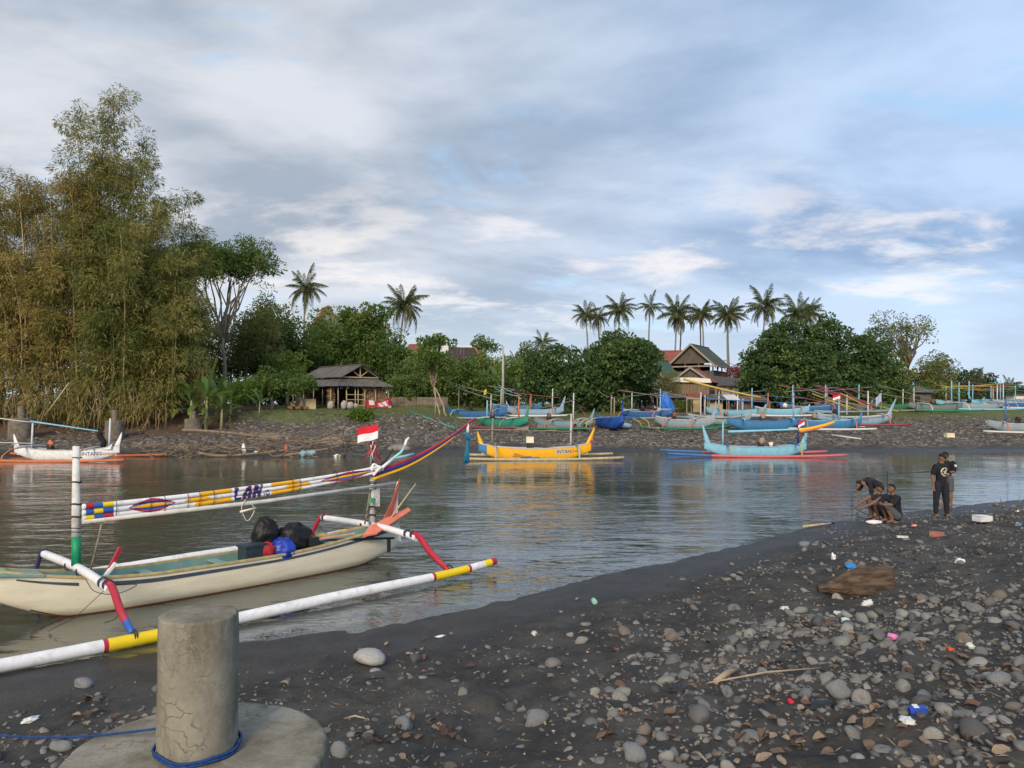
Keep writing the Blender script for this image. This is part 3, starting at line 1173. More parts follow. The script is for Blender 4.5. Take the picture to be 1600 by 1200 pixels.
    # curved tip bundle
    for j, (m_, dz) in enumerate(((RED, .075), (NAVY, .0), (mat('violet_pole', (.05, .05, .22), .5), .032), (ORY, -.075))):
        c = curve3([(3.45, -.11, 1.80 + dz), (4.4, -.10, 2.02 + dz * .85), (5.4, -.08, 2.42 + dz * .5), (6.35, -.05, 2.93 + dz * .15)], 10)
        n = len(c)
        if m_ is ORY: c = c[:-7]
        mb = MB(); mb.tube(c, [.034 - .014 * i / n for i in range(len(c))], 10)
        mb.build('tip_pole', m_, T)
    # forked pipe on the mast
    LB = mat('light_blue_pipe', (.28, .55, .60), .5, .08)
    mb = MB(); mb.tube([(3.52, -.16, 1.88), (3.9, -.16, 2.12)], .034, 9, 0)
    mb.tube([(3.9, -.16, 2.12), (4.12, -.16, 2.25), (4.22, -.16, 2.38)], [.034, .03, .026], 9, 1)
    mb.tube([(3.95, -.16, 2.14), (4.2, -.16, 2.16), (4.46, -.16, 2.20)], [.03, .026, .022], 9, 1)
    mb.tube([(4.22, -.16, 2.38), (4.26, -.16, 2.5), (4.33, -.16, 2.56)], [.04, .03, .02], 7, 0)
    mb.build('forked_pipe', [WHITE, LB], T)
    mb = MB(); mb.tube(curve3([(3.42, -.14, 1.80), (3.55, -.2, 1.95), (3.66, -.12, 1.9), (3.5, -.05, 2.02), (3.38, -.14, 1.9)], 6), .03, 7)
    mb.build('cloth_knot', mat('white_rag', (.7, .69, .68), .9, .1), T)
    mb = MB(); mb.tube(curve3([(3.52, -.05, 1.95), (3.75, -.1, 2.08), (3.95, -.1, 2.32)], 6), .02, 6)
    mb.tube([(3.5, 0, 1.9), (3.49, -.02, 2.4)], .018, 6)
    mb.build('black_bracket', BLACKM, T)
    # stern fin and raised rudder
    mb = MB()
    mb.slab([(3.72, -.03, .58), (4.22, -.03, .30), (4.12, -.03, 1.0), (4.13, -.03, 1.62), (3.98, -.03, 1.05)], .05)
    mb.build('stern_fin', WHITE, T)
    mb = MB()
    mb.slab([(3.66, -.10, .78), (3.86, -.10, .78), (4.06, -.09, 1.30), (4.14, -.085, 1.68), (3.95, -.10, 1.25)], .04)
    mb.build('rudder', mat('brick_red_paint', (.36, .09, .055), .6, .15, 5), T)
    MB().tube([(3.72, -.16, .74), (4.5, -.18, 1.55)], [.022, .016], 7).build('bamboo_stick', BAMBOO, T)
    SAL = mat('salmon_paint', (.66, .19, .12), .6, .1, 5, (.5, .32, .25), .5, 5)
    mb = MB()
    c = [(2.98, -.42, .63), (3.25, -.52, .66), (4.35, -.20, .98), (4.42, -.02, 1.02), (3.3, -.18, .76)]
    mb.slab(c, .035)
    mb.build('orange_plank', SAL, T)
    mb = MB(); mb.tube([(1.9, -.28, .60), (2.3, -.30, .63), (3.75, -.42, .50)], .024, 8)
    mb.box((1.95, -.27, .64), (.2, .12, .16)); mb.tube([(1.6, -.25, .66), (1.95, -.27, .66)], .035, 8)
    mb.box((3.62, -.42, .36), (.06, .05, .26))
    mb.build('propeller_shaft', BLACKM, T)
    MB().bar((2.0, .1, .60), (2.9, -.25, .68), .07, .03).build('tiller_board', mat('pink_board', (.55, .25, .2), .6, .15), T)
    # little standing stick and red peg by the left mast
    MB().tube([(-1.93, -.12, .62), (-1.8, -.12, 1.2), (-1.72, -.1, 1.62)], .016, 6).build('prop_stick', WOODG, T)
    MB().bar((-1.62, -.05, .62), (-1.46, -.05, .95), .07, .05).build('red_peg', RED, T)
    MB().bar((-1.72, -.1, .5), (-1.55, -.1, .72), .09, .04).build('white_peg', WHITE, T)
    # loose wires
    wi = []
    wi.append(MB()); wi[-1].tube(curve3([(-2.1, -.5, .6), (-2.0, -.6, .42), (-1.75, -.75, .36), (-1.6, -1.2, .55), (-2.0, -1.45, .66)], 8), .006, 5)
    wi.append(MB()); wi[-1].tube(curve3([(-2.05, -1.4, .6), (-1.95, -1.5, .35), (-2.0, -1.55, .2), (-2.15, -1.55, .16)], 8), .006, 5)
    wi.append(MB()); wi[-1].tube([(-2.05, -1.35, .62), (-2.4, -1.1, .2), (-2.7, -.9, .02)], .005, 5)
    wi.append(MB()); wi[-1].tube(curve3([(3.45, -.1, .75), (3.2, -.15, .95), (3.3, -.2, 1.12), (3.6, -.15, 1.05)], 8), .007, 5)
    for w_ in wi: w_.build('wire', BLACKM, T)
    mb = MB(); mb.tube(curve3([(.62, -.17, 1.55), (.55, -.17, 1.40), (.66, -.17, 1.16), (.80, -.17, 1.36), (.66, -.17, 1.52)], 6), .007, 5)
    mb.tube([(.52, -.18, 1.34), (.82, -.18, 1.38)], .02, 7)
    mb.build('cord_reel', mat('cream_cord', (.68, .64, .52), .7, .1), T)
    # leaf of plastic on the top pole, a green rag on the mast
    mb = MB(); mb.add([(t_of(172), -.10, 1.76), (t_of(183), -.14, 1.86), (t_of(199), -.11, 1.89), (t_of(190), -.06, 1.83)], [(0, 1, 2, 3)])
    mb.build('green_scrap', mat('green_plastic', (.22, .50, .20), .5, .2), T)
    MB().box((3.42, -.11, 1.28), (.14, .02, .09), .3).build('green_scrap', mat('green_plastic2', (.08, .45, .22), .5, .2), T)

    # ---- things lying in the boat (own things)
    def loc(x, y, z):
        return T.matrix_basis @ Vector((x, y, z)) if False else Vector((BO.x + x * math.cos(BA) - y * math.sin(BA), BO.y + x * math.sin(BA) + y * math.cos(BA), z))
    BAG = mat('black_plastic_bag', (.007, .007, .008), .5, .3, 6, None, 0, 1, 1.0, 9, .35)
    o = blob((.25, .22, .36), 1, .26, 2.0, 44, -.36, .02).build('black_bag', BAG, None, loc(1.12, 0.04, .82), (0.1, 0, .4))
    tag(o, 'tall black plastic sack standing in the cream boat', 'bag')
    o = blob((.37, .27, .32), 4, .28, 2.0, 44, -.30, .02).build('black_bag', BAG, None, loc(1.68, -.05, .68), (0, .12, .9))
    tag(o, 'wide black plastic sack slumped over the cream boat gunwale', 'bag')
    o = blob((.25, .22, .24), 7, .17, 2.7, 40, -.22, .03).build('blue_bag', mat('blue_bag', (.01, .035, .32), .35, .3, 7, (.03, .1, .5), .5, 5, .9, 10, .5), None, loc(1.32, -.26, .56), (0, 0, .3))
    tag(o, 'crumpled bright blue plastic bag in front of the black sacks', 'bag')
    mb = MB(); mb.box((0, 0, .2), (.40, .28, .38)); mb.box((0, 0, .39), (.44, .32, .04))
    o = mb.build('tool_crate', mat('dark_teal_crate', (.022, .04, .05), .6, .2), None, loc(.74, -.20, .33), (0, 0, BA + .1))
    tag(o, 'dark teal crate with a red cloth beside the blue bag', 'crate')
    o2 = blob((.17, .13, .14), 9, .3, 2.4, 28, -.15).build('red_cloth', mat('red_cloth', (.30, .02, .025), .8, .2), None, loc(1.0, -.26, .60), (0, 0, .3))
    tag(o2, 'dull red cloth bundle on the teal crate in the boat', 'cloth')
    # flag
    F = thing('flag', 'red and white flag on a thin stick above the cream boat mast', 'flag', loc(3.5, 0, 1.9), 0)
    MB().tube([(0.02, 0, .05), (-.08, 0, .95)], .011, 6).build('stick', BLACKM, F)
    fl = MB(); nx, nz = 14, 8
    for half, mi in ((1, 0), (0, 1)):
        V = []; Fc = []
        for i in range(nx + 1):
            for k in range(nz // 2 + 1):
                u = i / nx; w = (k + half * nz // 2) / nz
                V.append((-.32 + .43 * u, .035 * math.sin(u * 6 + w * 2) * (1 - .4 * u), .56 + .31 * w + .10 * u + .01 * math.sin(u * 7)))
        for i in range(nx):
            for k in range(nz // 2):
                b = nz // 2 + 1
                Fc.append((i * b + k, (i + 1) * b + k, (i + 1) * b + k + 1, i * b + k + 1))
        fl = MB().add(V, Fc, 0, True)
        fl.build('red_half' if half else 'white_half', mat('flag_red', (.62, .015, .03), .8, .08) if half else mat('flag_white', (.75, .75, .78), .8, .05), F)
    mb = MB()
    rs = np.random.default_rng(3)
    for k in range(26):
        a = Vector((-.02, 0, .48)) + Vector(rs.normal(0, 1, 3)) * .05
        b = Vector((rs.uniform(-.17, .2), rs.uniform(-.06, .06), rs.uniform(.10, .34)))
        mb.tube([a, (a + b) / 2 + Vector(rs.normal(0, .03, 3)), b], .008, 4, int(k % 3 == 0))
    mb.build('rag_fringe', [mat('faded_red', (.40, .05, .06), .8), mat('white_rag', (.7, .69, .68))], F)
    # blue net hanging from the boom tip
    N_ = thing('net_bundle', 'blue fishing net tassel hanging from the raised boom tip', 'net', loc(6.12, -.06, 2.78), BA)
    N_.scale = (.8, .8, .85)
    mb = MB()
    for k in range(90):
        a = rs.uniform(0, 6.28); q = rs.uniform(.3, 1)
        p0 = (.03 * math.cos(a), .03 * math.sin(a), -.16)
        p1 = (.10 * q * math.cos(a), .10 * q * math.sin(a), -.33 + .04 * math.sin(a))
        p2 = (.035 * q * math.cos(a), .035 * q * math.sin(a), -.45)
        p3 = (-.06 + .11 * q * math.cos(a), .07 * q * math.sin(a), -1.02 + rs.uniform(-.04, .04))
        mb.tube(curve3([p0, p1, p2, p3], 3), .009, 4)
    mb.build('mesh_strands', mat('blue_net', (.02, .17, .30), .8, .3, 20), N_)
    MB().tube([(0, 0, .05), (0, 0, -.2)], [.03, .05], 8).build('white_tie', mat('white_rag', (.7, .69, .68)), N_)
    return T


foreground_boat()
# ------------------------------------------------------------ people
SKIN = mat('brown_skin', (.17, .088, .055), .6, .08, 10)
SHIRT = mat('black_tee', (.012, .013, .018), .9, .2, 12)
TROUS = mat('black_trousers', (.014, .018, .026), .9, .2, 12)
SHORTS = mat('grey_shorts', (.075, .08, .09), .9, .2, 12)
KHAKI = mat('olive_shorts', (.16, .165, .12), .9, .15, 12)
HAIR = mat('black_hair', (.010, .009, .009), .6, .3, 60, None, 0, 1, .8, 90)


def cap_tube(mb, pts, rad, n=12, flat=1.0):
    """tapered limb with rounded ends"""
    pts = [Vector(p) for p in pts]
    a0 = (pts[0] - pts[1]).normalized(); a1 = (pts[-1] - pts[-2]).normalized()
    P = [pts[0] + a0 * rad[0] * .9, pts[0] + a0 * rad[0] * .55] + pts + [pts[-1] + a1 * rad[-1] * .55, pts[-1] + a1 * rad[-1] * .9]
    Rr = [rad[0] * .35, rad[0] * .83] + list(rad) + [rad[-1] * .83, rad[-1] * .35]
    mb.tube(P, Rr, n, 0, True, flat)


def remesh(name, mb, m, parent, voxel=.016, smooth=6):
    me = mb.mesh(name)
    o = bpy.data.objects.new('tmp', me)
    COL.objects.link(o)
    r = o.modifiers.new('r', 'REMESH'); r.mode = 'VOXEL'; r.voxel_size = voxel; r.use_smooth_shade = True
    s = o.modifiers.new('s', 'SMOOTH'); s.iterations = smooth; s.factor = .5
    dg = bpy.context.evaluated_depsgraph_get()
    out = bpy.data.meshes.new_from_object(o.evaluated_get(dg))
    bpy.data.objects.remove(o)
    out.name = name
    out.materials.clear()
    out.polygons.foreach_set('use_smooth', [True] * len(out.polygons))
    return link(name, out, m, parent)


def ell(mb, c, r, n=16, rot=None):
    V = []; F = []
    k = n // 2
    for i in range(k + 1):
        ph = math.pi * i / k
        for j in range(n):
            th = 2 * math.pi * j / n
            v = Vector((r[0] * math.sin(ph) * math.cos(th), r[1] * math.sin(ph) * math.sin(th), r[2] * math.cos(ph)))
            if rot is not None: v = rot @ v
            V.append(v + Vector(c))
    for i in range(k):
        for j in range(n):
            j2 = (j + 1) % n
            F.append((i * n + j, (i + 1) * n + j, (i + 1) * n + j2, i * n + j2))
    mb.add(V, F, 0, True)


def person(label, loc, J, top, bottom, bare_legs, face, sleeves=.5, bottom_len=1.0, logo=False, cap=None, hand_dir=None):
    """J: joints in local x (right in picture), y (away), z up. face: unit direction the face points"""
    T = thing('person', label, 'person', loc, 0)
    V = {k: Vector(v) for k, v in J.items()}
    mb = MB()
    # torso
    pel, ch, nk, hd = V['pelvis'], V['chest'], V['neck'], V['head']
    side = (V['shR'] - V['shL']).normalized()
    cap_tube(mb, [pel, (pel + ch) / 2, ch, nk - (nk - ch) * .15], [.13, .125, .15, .09])
    for s in ('L', 'R'):
        cap_tube(mb, [ch, V['sh' + s]], [.10, .07])
        cap_tube(mb, [V['sh' + s], (V['sh' + s] + V['el' + s]) / 2, V['el' + s]], [.062, .056, .046])
        cap_tube(mb, [V['el' + s], (V['el' + s] * .6 + V['wr' + s] * .4), V['wr' + s]], [.046, .045, .030])
        cap_tube(mb, [pel, V['hip' + s]], [.12, .105])
        cap_tube(mb, [V['hip' + s], (V['hip' + s] + V['kn' + s]) / 2, V['kn' + s]], [.105, .086, .064])
        cap_tube(mb, [V['kn' + s], (V['kn' + s] * .65 + V['an' + s] * .35), V['an' + s]], [.062, .062, .040])
        # foot
        f = V['toe' + s] - V['an' + s]
        heel = V['an' + s] - Vector((f.x, f.y, 0)).normalized() * .05; heel.z = V['an' + s].z - .05
        cap_tube(mb, [heel, (heel + V['toe' + s]) / 2 + Vector((0, 0, .02)), V['toe' + s]], [.038, .040, .026])
        # hand: palm, four fingers, thumb
        d = (V['wr' + s] - V['el' + s]).normalized()
        if hand_dir and s in hand_dir: d = Vector(hand_dir[s]).normalized()
        ax = d.cross(Vector((0, 1, .2))).normalized()
        palm = V['wr' + s] + d * .055
        cap_tube(mb, [V['wr' + s], palm, palm + d * .03], [.028, .034, .030])
        nrm = d.cross(ax).normalized()
        for q in range(4):
            b = palm + d * .035 + ax * (.021 * (q - 1.5))
            l = (.072, .082, .078, .060)[q]
            cap_tube(mb, [b, b + d * l * .55 + nrm * .006, b + d * l * .9 + nrm * .022], [.0105, .0095, .008], 7)
        b = palm - ax * .03
        cap_tube(mb, [b, b - ax * .025 + d * .028, b - ax * .028 + d * .055], [.012, .011, .009], 7)
    cap_tube(mb, [nk - (nk - ch) * .2, nk, hd - (hd - nk) * .35], [.062, .055, .055])
    fc = Vector(face).normalized()
    hup = (hd - nk).normalized()
    hup = (hup - fc * hup.dot(fc)).normalized() if abs(hup.dot(fc)) < .95 else Vector((0, 0, 1))
    rt = fc.cross(hup).normalized()
    M = Matrix((rt, fc, hup)).transposed()
    ell(mb, hd, (.077, .095, .115), 18, M)
    ell(mb, hd + fc * .035 - hup * .055, (.055, .062, .058), 14, M)      # jaw
    ell(mb, hd + fc * .098 - hup * .018, (.014, .020, .026), 10, M)      # nose
    for s in (-1, 1):
        ell(mb, hd + rt * (s * .078) - hup * .012, (.014, .025, .034), 10, M)   # ears
    remesh('body', mb, SKIN, T, .0135, 3)
    # eyes, brows, mouth
    for s in (-1, 1):
        e = MB(); ell(e, hd + fc * .086 + rt * (s * .032) + hup * .012, (.011, .009, .007), 8, M); e.build('eye', BLACKM, T)
        e = MB(); e.bar(hd + fc * .090 + rt * (s * .018) + hup * .034, hd + fc * .084 + rt * (s * .050) + hup * .032, .010, .010); e.build('brow', HAIR, T)
    e = MB(); e.bar(hd + fc * .092 + rt * -.022 - hup * .062, hd + fc * .092 + rt * .022 - hup * .062, .010, .008); e.build('mouth', mat('lip', (.22, .08, .065), .6), T)
    # hair
    mb = MB()
    ell(mb, hd - fc * .018 + hup * .022, (.088, .100, .112), 18, M)
    rs = np.random.default_rng(len(label))
    for k in range(26):
        a = rs.uniform(0, 6.28); q = rs.uniform(.2, 1)
        dirv = (rt * math.cos(a) * q + fc * (math.sin(a) * q - .12) + hup * .85).normalized()
        ell(mb, hd - fc * .01 + hup * .025 + Vector((dirv.x * .095, dirv.y * .095, dirv.z * .10)), (.022, .022, .018), 8)
    h = remesh('hair', mb, HAIR, T, .014, 1)
    me = h.data
    # keep hair off the face: drop faces in front of and below the hairline
    import bmesh
    bm = bmesh.new(); bm.from_mesh(me)
    kill = [v for v in bm.verts if (v.co - hd).dot(hup) < .045 - .10 * max(0, -(v.co - hd).dot(fc) / .09) and (v.co - hd).dot(fc) > -.075 or (v.co - hd).dot(hup) < -.06]
    bmesh.ops.delete(bm, geom=kill, context='VERTS')
    bm.to_mesh(me); bm.free()
    # shirt
    mb = MB()
    cap_tube(mb, [pel + (ch - pel).normalized() * .0, (pel + ch) / 2, ch, nk - (nk - ch) * .16], [.142, .132, .150, .092], 14)
    for s in ('L', 'R'):
        cap_tube(mb, [ch, V['sh' + s]], [.12, .078])
        e = V['sh' + s].lerp(V['el' + s], min(1, sleeves * 1.4))
        cap_tube(mb, [V['sh' + s], V['sh' + s].lerp(e, .5), e], [.076, .074, .072])
    remesh('shirt', mb, top, T, .016, 3)
    # trousers or shorts
    mb = MB()
    cap_tube(mb, [pel - (ch - pel).normalized() * .02, pel + (ch - pel) * .25], [.135, .13], 14)
    for s in ('L', 'R'):
        cap_tube(mb, [pel, V['hip' + s]], [.13, .115])
        if bottom_len >= 1:
            cap_tube(mb, [V['hip' + s], (V['hip' + s] + V['kn' + s]) / 2, V['kn' + s], V['kn' + s].lerp(V['an' + s], .5), V['kn' + s].lerp(V['an' + s], .93)], [.116, .10, .080, .074, .060])
        else:
            e = V['hip' + s].lerp(V['kn' + s], bottom_len)
            cap_tube(mb, [V['hip' + s], (V['hip' + s] + e) / 2, e], [.116, .106, .10])
    remesh('trousers' if bottom_len >= 1 else 'shorts', mb, bottom, T, .016, 3)
    return T


def people():
    # standing man with his back to us
    g = ground_hit([1471, 1480, 1390, 1372, 1362], [807, 789, 816, 812, 797])
    k = 1.0
    J = dict(pelvis=(0, 0, .92), chest=(.0, -.01, 1.26), neck=(.01, -.02, 1.46), head=(.035, -.01, 1.615), shL=(-.17, -.03, 1.39), shR=(.17, .03, 1.39), elL=(-.245, -.02, 1.12), wrL=(-.255, -.08, .87),
             elR=(.25, .10, 1.13), wrR=(.14, .22, 1.0), hipL=(-.095, 0, .88), hipR=(.095, 0, .88), knL=(-.145, -.01, .48), knR=(.135, 0, .48), anL=(-.155, 0, .085), anR=(.155, 0, .085), toeL=(-.20, .14, .03), toeR=(.16, .16, .03))
    T = person('standing person in black tee with a round back print and black trousers', g[0], J, SHIRT, TROUS, False, (-.80, .60, -.22), .5, 1.0)
    # round print on the back, lying on the cloth
    sh = [c for c in T.children if c.name.startswith('shirt')][0]
    PR = mat('cream_print', (.52, .46, .34), .8, .15, 30)
    from mathutils.bvhtree import BVHTree
    bv = BVHTree.FromPolygons([v.co[:] for v in sh.data.vertices], [tuple(p.vertices) for p in sh.data.polygons])

    def onback(x, z):
        h = bv.ray_cast(Vector((x, -1, z)), Vector((0, 1, 0)))
        return Vector((x, h[0].y - .004 if h[0] else -.16, z))
    cx, cz = .045, 1.245
    mb = MB(); V = []; F = []
    n = 40
    for i in range(n):
        a = 2 * math.pi * i / n
        for r in (.092, .122):
            V.append(onback(cx + r * math.cos(a), cz + r * math.sin(a)))
    for i in range(n):
        j = (i + 1) % n
        if i % 10 in (0,): continue
        F.append((2 * i, 2 * i + 1, 2 * j + 1, 2 * j))
    mb.add(V, F); mb.build('back_print_ring', PR, T)
    mb = MB()
    for (x0, z0, x1, z1, w) in ((-.05, -.05, .02, .06, .028), (.0, -.02, .055, -.05, .03), (.02, .06, .05, .0, .022), (-.055, .02, -.02, -.02, .02), (.0, -.06, -.02, -.01, .025)):
        a = Vector((x0, 0, z0)); b = Vector((x1, 0, z1)); dd = (b - a).normalized(); pr = Vector((-dd.z, 0, dd.x)) * w / 2
        for q in range(3):
            p0 = a.lerp(b, q / 3); p1 = a.lerp(b, (q + 1) / 3)
            mb.add([onback(cx + v.x, cz + v.z) + Vector((0, -.002, 0)) for v in (p0 - pr, p1 - pr, p1 + pr, p0 + pr)], [(0, 1, 2, 3)])
    mb.build('back_print_figure', PR, T)
    # person behind, mostly hidden, facing left
    J2 = dict(pelvis=(0, 0, .93), chest=(.0, .0, 1.28), neck=(-.01, 0, 1.48), head=(-.05, 0, 1.64), shL=(-.10, .15, 1.42), shR=(.13, -.15, 1.42), elL=(-.25, .2, 1.18), wrL=(-.42, .1, 1.2),
              elR=(.16, -.17, 1.14), wrR=(-.06, -.22, 1.12), hipL=(-.05, .08, .89), hipR=(.06, -.08, .89), knL=(-.06, .09, .48), knR=(.07, -.08, .48), anL=(-.06, .1, .085), anR=(.08, -.08, .085), toeL=(-.22, .12, .03), toeR=(-.08, -.08, .03))
    T2 = person('person in dark tee and shorts half hidden behind the standing one', g[1], J2, SHIRT, SHORTS, True, (-1, .15, -.05), .6, .85)
    sh2 = [c for c in T2.children if c.name.startswith('shirt')][0]
    MB().slab([(.10, -.262, 1.38), (.19, -.245, 1.36), (.18, -.25, 1.30), (.11, -.262, 1.31)], .008).build('shoulder_print', mat('white_print', (.6, .6, .58), .8), T2)
    # fishing rod held by him
    a = g[1]
    o = MB().tube([(a[0] - .30, a[1] + .15, a[2] + 1.12), (a[0] - 1.4, a[1] + .4, a[2] + 1.02), (a[0] - 2.6, a[1] + .8, a[2] + .82)], [.014, .008, .004], 6).build('fishing_rod', BLACKM)
    tag(o, 'thin fishing rod pointing left from the half hidden person', 'fishing rod')
    # bending person
    J3 = dict(pelvis=(.26, .05, .86), chest=(-.06, .03, 1.02), neck=(-.26, 0, .98), head=(-.42, -.02, .90), shL=(-.16, .17, 1.0), shR=(-.14, -.16, .98), elL=(-.30, .2, .74), wrL=(-.36, .15, .50),
              elR=(-.10, -.22, .72), wrR=(-.22, -.14, .86), hipL=(.22, .12, .83), hipR=(.24, -.06, .83), knL=(.02, .12, .46), knR=(.05, -.07, .46), anL=(.08, .13, .085), anR=(.10, -.06, .085), toeL=(-.08, .15, .03), toeR=(-.05, -.07, .03))
    person('person in black bent forward over the fishing tackle at the water edge', g[4], J3, SHIRT, KHAKI, True, (-.82, -.1, -.55), .7, .9)
    # squatting, facing left, arm stretched out
    J4 = dict(pelvis=(.16, .02, .20), chest=(.02, .0, .50), neck=(.02, -.02, .70), head=(.05, -.03, .86), shL=(-.10, .14, .64), shR=(.06, -.17, .64), elL=(-.34, .1, .52), wrL=(-.55, .02, .40),
              elR=(-.18, -.20, .50), wrR=(-.44, -.16, .37), hipL=(.10, .10, .20), hipR=(.12, -.10, .19), knL=(-.20, .14, .50), knR=(-.17, -.16, .50), anL=(-.10, .14, .085), anR=(-.06, -.14, .085), toeL=(-.26, .16, .03), toeR=(-.22, -.16, .03))
    person('squatting person in a dark vest stretching one arm towards the water', g[3], J4, mat('charcoal_vest', (.02, .02, .026), .9, .2), SHORTS, True, (-.75, .62, -.25), .05, .9)
    # squatting in front, black tee, looking left
    J5 = dict(pelvis=(.20, .0, .18), chest=(.14, -.02, .52), neck=(.08, -.03, .74), head=(.04, -.04, .90), shL=(-.05, .12, .68), shR=(.14, -.20, .67), elL=(-.22, .06, .50), wrL=(-.26, -.10, .50),
              elR=(-.06, -.27, .50), wrR=(-.26, -.16, .49), hipL=(.13, .10, .18), hipR=(.14, -.11, .17), knL=(-.16, .09, .47), knR=(-.15, -.17, .48), anL=(-.03, .09, .085), anR=(.0, -.16, .085), toeL=(-.18, .10, .03), toeR=(-.15, -.18, .03))
    person('squatting person in black tee and grey shorts looking towards the left', g[2], J5, SHIRT, SHORTS, True, (-.9, -.35, .05), .6, .9, hand_dir={'L': (.1, -1, -.1), 'R': (-.2, 1, 0)})
    # rods and tackle on the sand
    q = ground_hit([1338, 1372, 1400, 1401, 1226, 1262, 1254, 1298], [802, 815, 812, 750, 826, 812, 826, 822])
    a, b = q[0], q[1]
    tag(MB().tube([(a[0], a[1], a[2] + .22), (b[0], b[1], b[2] + .05)], [.012, .018], 6).build('fishing_rod', BLACKM), 'short black fishing rod in front of the outstretched arm', 'fishing rod')
    tag(MB().tube([(q[0][0] - .12, q[0][1], q[0][2]), (q[0][0] - .14, q[0][1], q[0][2] + .75)], .008, 5).build('line_stake', BLACKM), 'thin upright stake at the left of the squatting group', 'stake')
    c = q[2]
    tag(MB().tube([(c[0] + .03, c[1] + .5, c[2]), (c[0] + .02, c[1] + .5, c[2] + 1.28)], [.016, .012], 6).build('rod_stake', BLACKM), 'thin black rod standing behind the front squatting person', 'stake')
    a, b = q[4], q[5]
    tag(MB().tube([(a[0], a[1], a[2] + .03), (b[0], b[1], b[2] + .12)], [.03, .02], 6).build('stick', PALEBARK), 'pale stick pointing out over the water edge', 'stick')
    a, b = q[6], q[7]
    mb = MB().tube([(a[0], a[1], a[2] + .05), (b[0], b[1], b[2] + .08)], .028, 7, 0)
    mb.tube([(b[0] - .18, b[1], b[2] + .078), (b[0] + .1, b[1] + .02, b[2] + .085)], .036, 7, 1)
    tag(mb.build('paddle_stick', [BAMBOO, NAVY]), 'cream pole with a navy end lying on the wet sand', 'pole')
    cl = ground_hit([1366], [819])[0]
    o = blob((.22, .14, .06), 71, .25, 2.4, 18, -.03).build('white_bag', WHITE, None, (cl[0], cl[1], cl[2] + .05)); tag(o, 'white plastic bag on the stones before the squatting people', 'bag')
    cl = ground_hit([1373], [810])[0]
    o = blob((.12, .10, .10), 72, .25, 2.4, 16, -.08).build('white_bag', WHITE, None, (cl[0], cl[1], cl[2] + .08)); tag(o, 'small white bag between the squatting people feet', 'bag')


people()
# ------------------------------------------------------------ other outrigger boats
def P_(name, c, **k):
    return mat(name, c, k.get('r', .5), .08, 4, k.get('d', tuple(.5 * q + .10 for q in c)), .6, 5)


C = {
    'white': P_('worn_white', (.55, .55, .54)), 'yellow': ORY, 'red': RED,
    'skyblue': P_('sky_blue_paint', (.20, .46, .60)),
    'blue': P_('boat_blue', (.035, .13, .34)),
    'royal': P_('royal_blue', (.012, .08, .40)),
    'midblue': P_('mid_blue', (.045, .18, .38)),
    'green': P_('sea_green', (.03, .24, .17)),
    'greyblue': P_('grey_blue', (.19, .29, .35)),
    'paleblue': P_('pale_blue', (.24, .36, .48)),
    'grey': P_('grey_paint', (.27, .33, .38)),
    'offwhite': P_('off_white', (.46, .46, .44)),
    'slate': P_('slate_paint', (.15, .19, .20)),
    'orange': P_('orange_paint', (.50, .15, .06)),
    'pink': P_('coral_pink', (.52, .12, .13)),
    'maroon': P_('maroon_paint', (.22, .045, .065)),
    'bamboo': BAMBOO, 'wood': WOODG, 'black': BLACKM, 'navy': NAVY,
    'gold': P_('old_gold', (.42, .33, .05)), 'dkgreen': P_('dark_green', (.02, .16, .08)),
    'ink': mat('dark_ink', (.01, .03, .02), .6), 'cream': CREAM, 'hullwhite': WHITE, 'tan': P_('tan_cover', (.30, .21, .14)), 'brown': P_('brown_cover', (.13, .07, .05)),
    'lav': P_('lavender_sail', (.32, .36, .50)), 'brightblue': P_('bright_blue_tarp', (.01, .13, .55)),
}


PK = .55


def horn(x, zb, h, lean, dirn, w, th=.05):
    """curved upswept end plate; dirn +1 right end, -1 left end"""
    mb = MB()
    n = 12
    V = []
    for i in range(n + 1):
        q = i / n
        cx = x + dirn * (lean * (q ** 1.8) - .32 * (1 - q) ** 2)
        cz = zb + h * q
        ww = w * (1 - q) ** .8 + .03
        for a, b in ((-ww * .75, -1), (ww * .45, -1), (ww * .45, 1), (-ww * .75, 1)):
            V.append((cx + dirn * a * 1.0, b * th / 2 * (1 - .5 * q), cz))
    F = []
    for i in range(n):
        for k in range(4):
            k2 = (k + 1) % 4
            F.append((i * 4 + k, i * 4 + k2, i * 4 + 4 + k2, i * 4 + 4 + k))
    F += [(0, 1, 2, 3), (n * 4 + 3, n * 4 + 2, n * 4 + 1, n * 4)]
    return mb.add(V, F, 0, True)


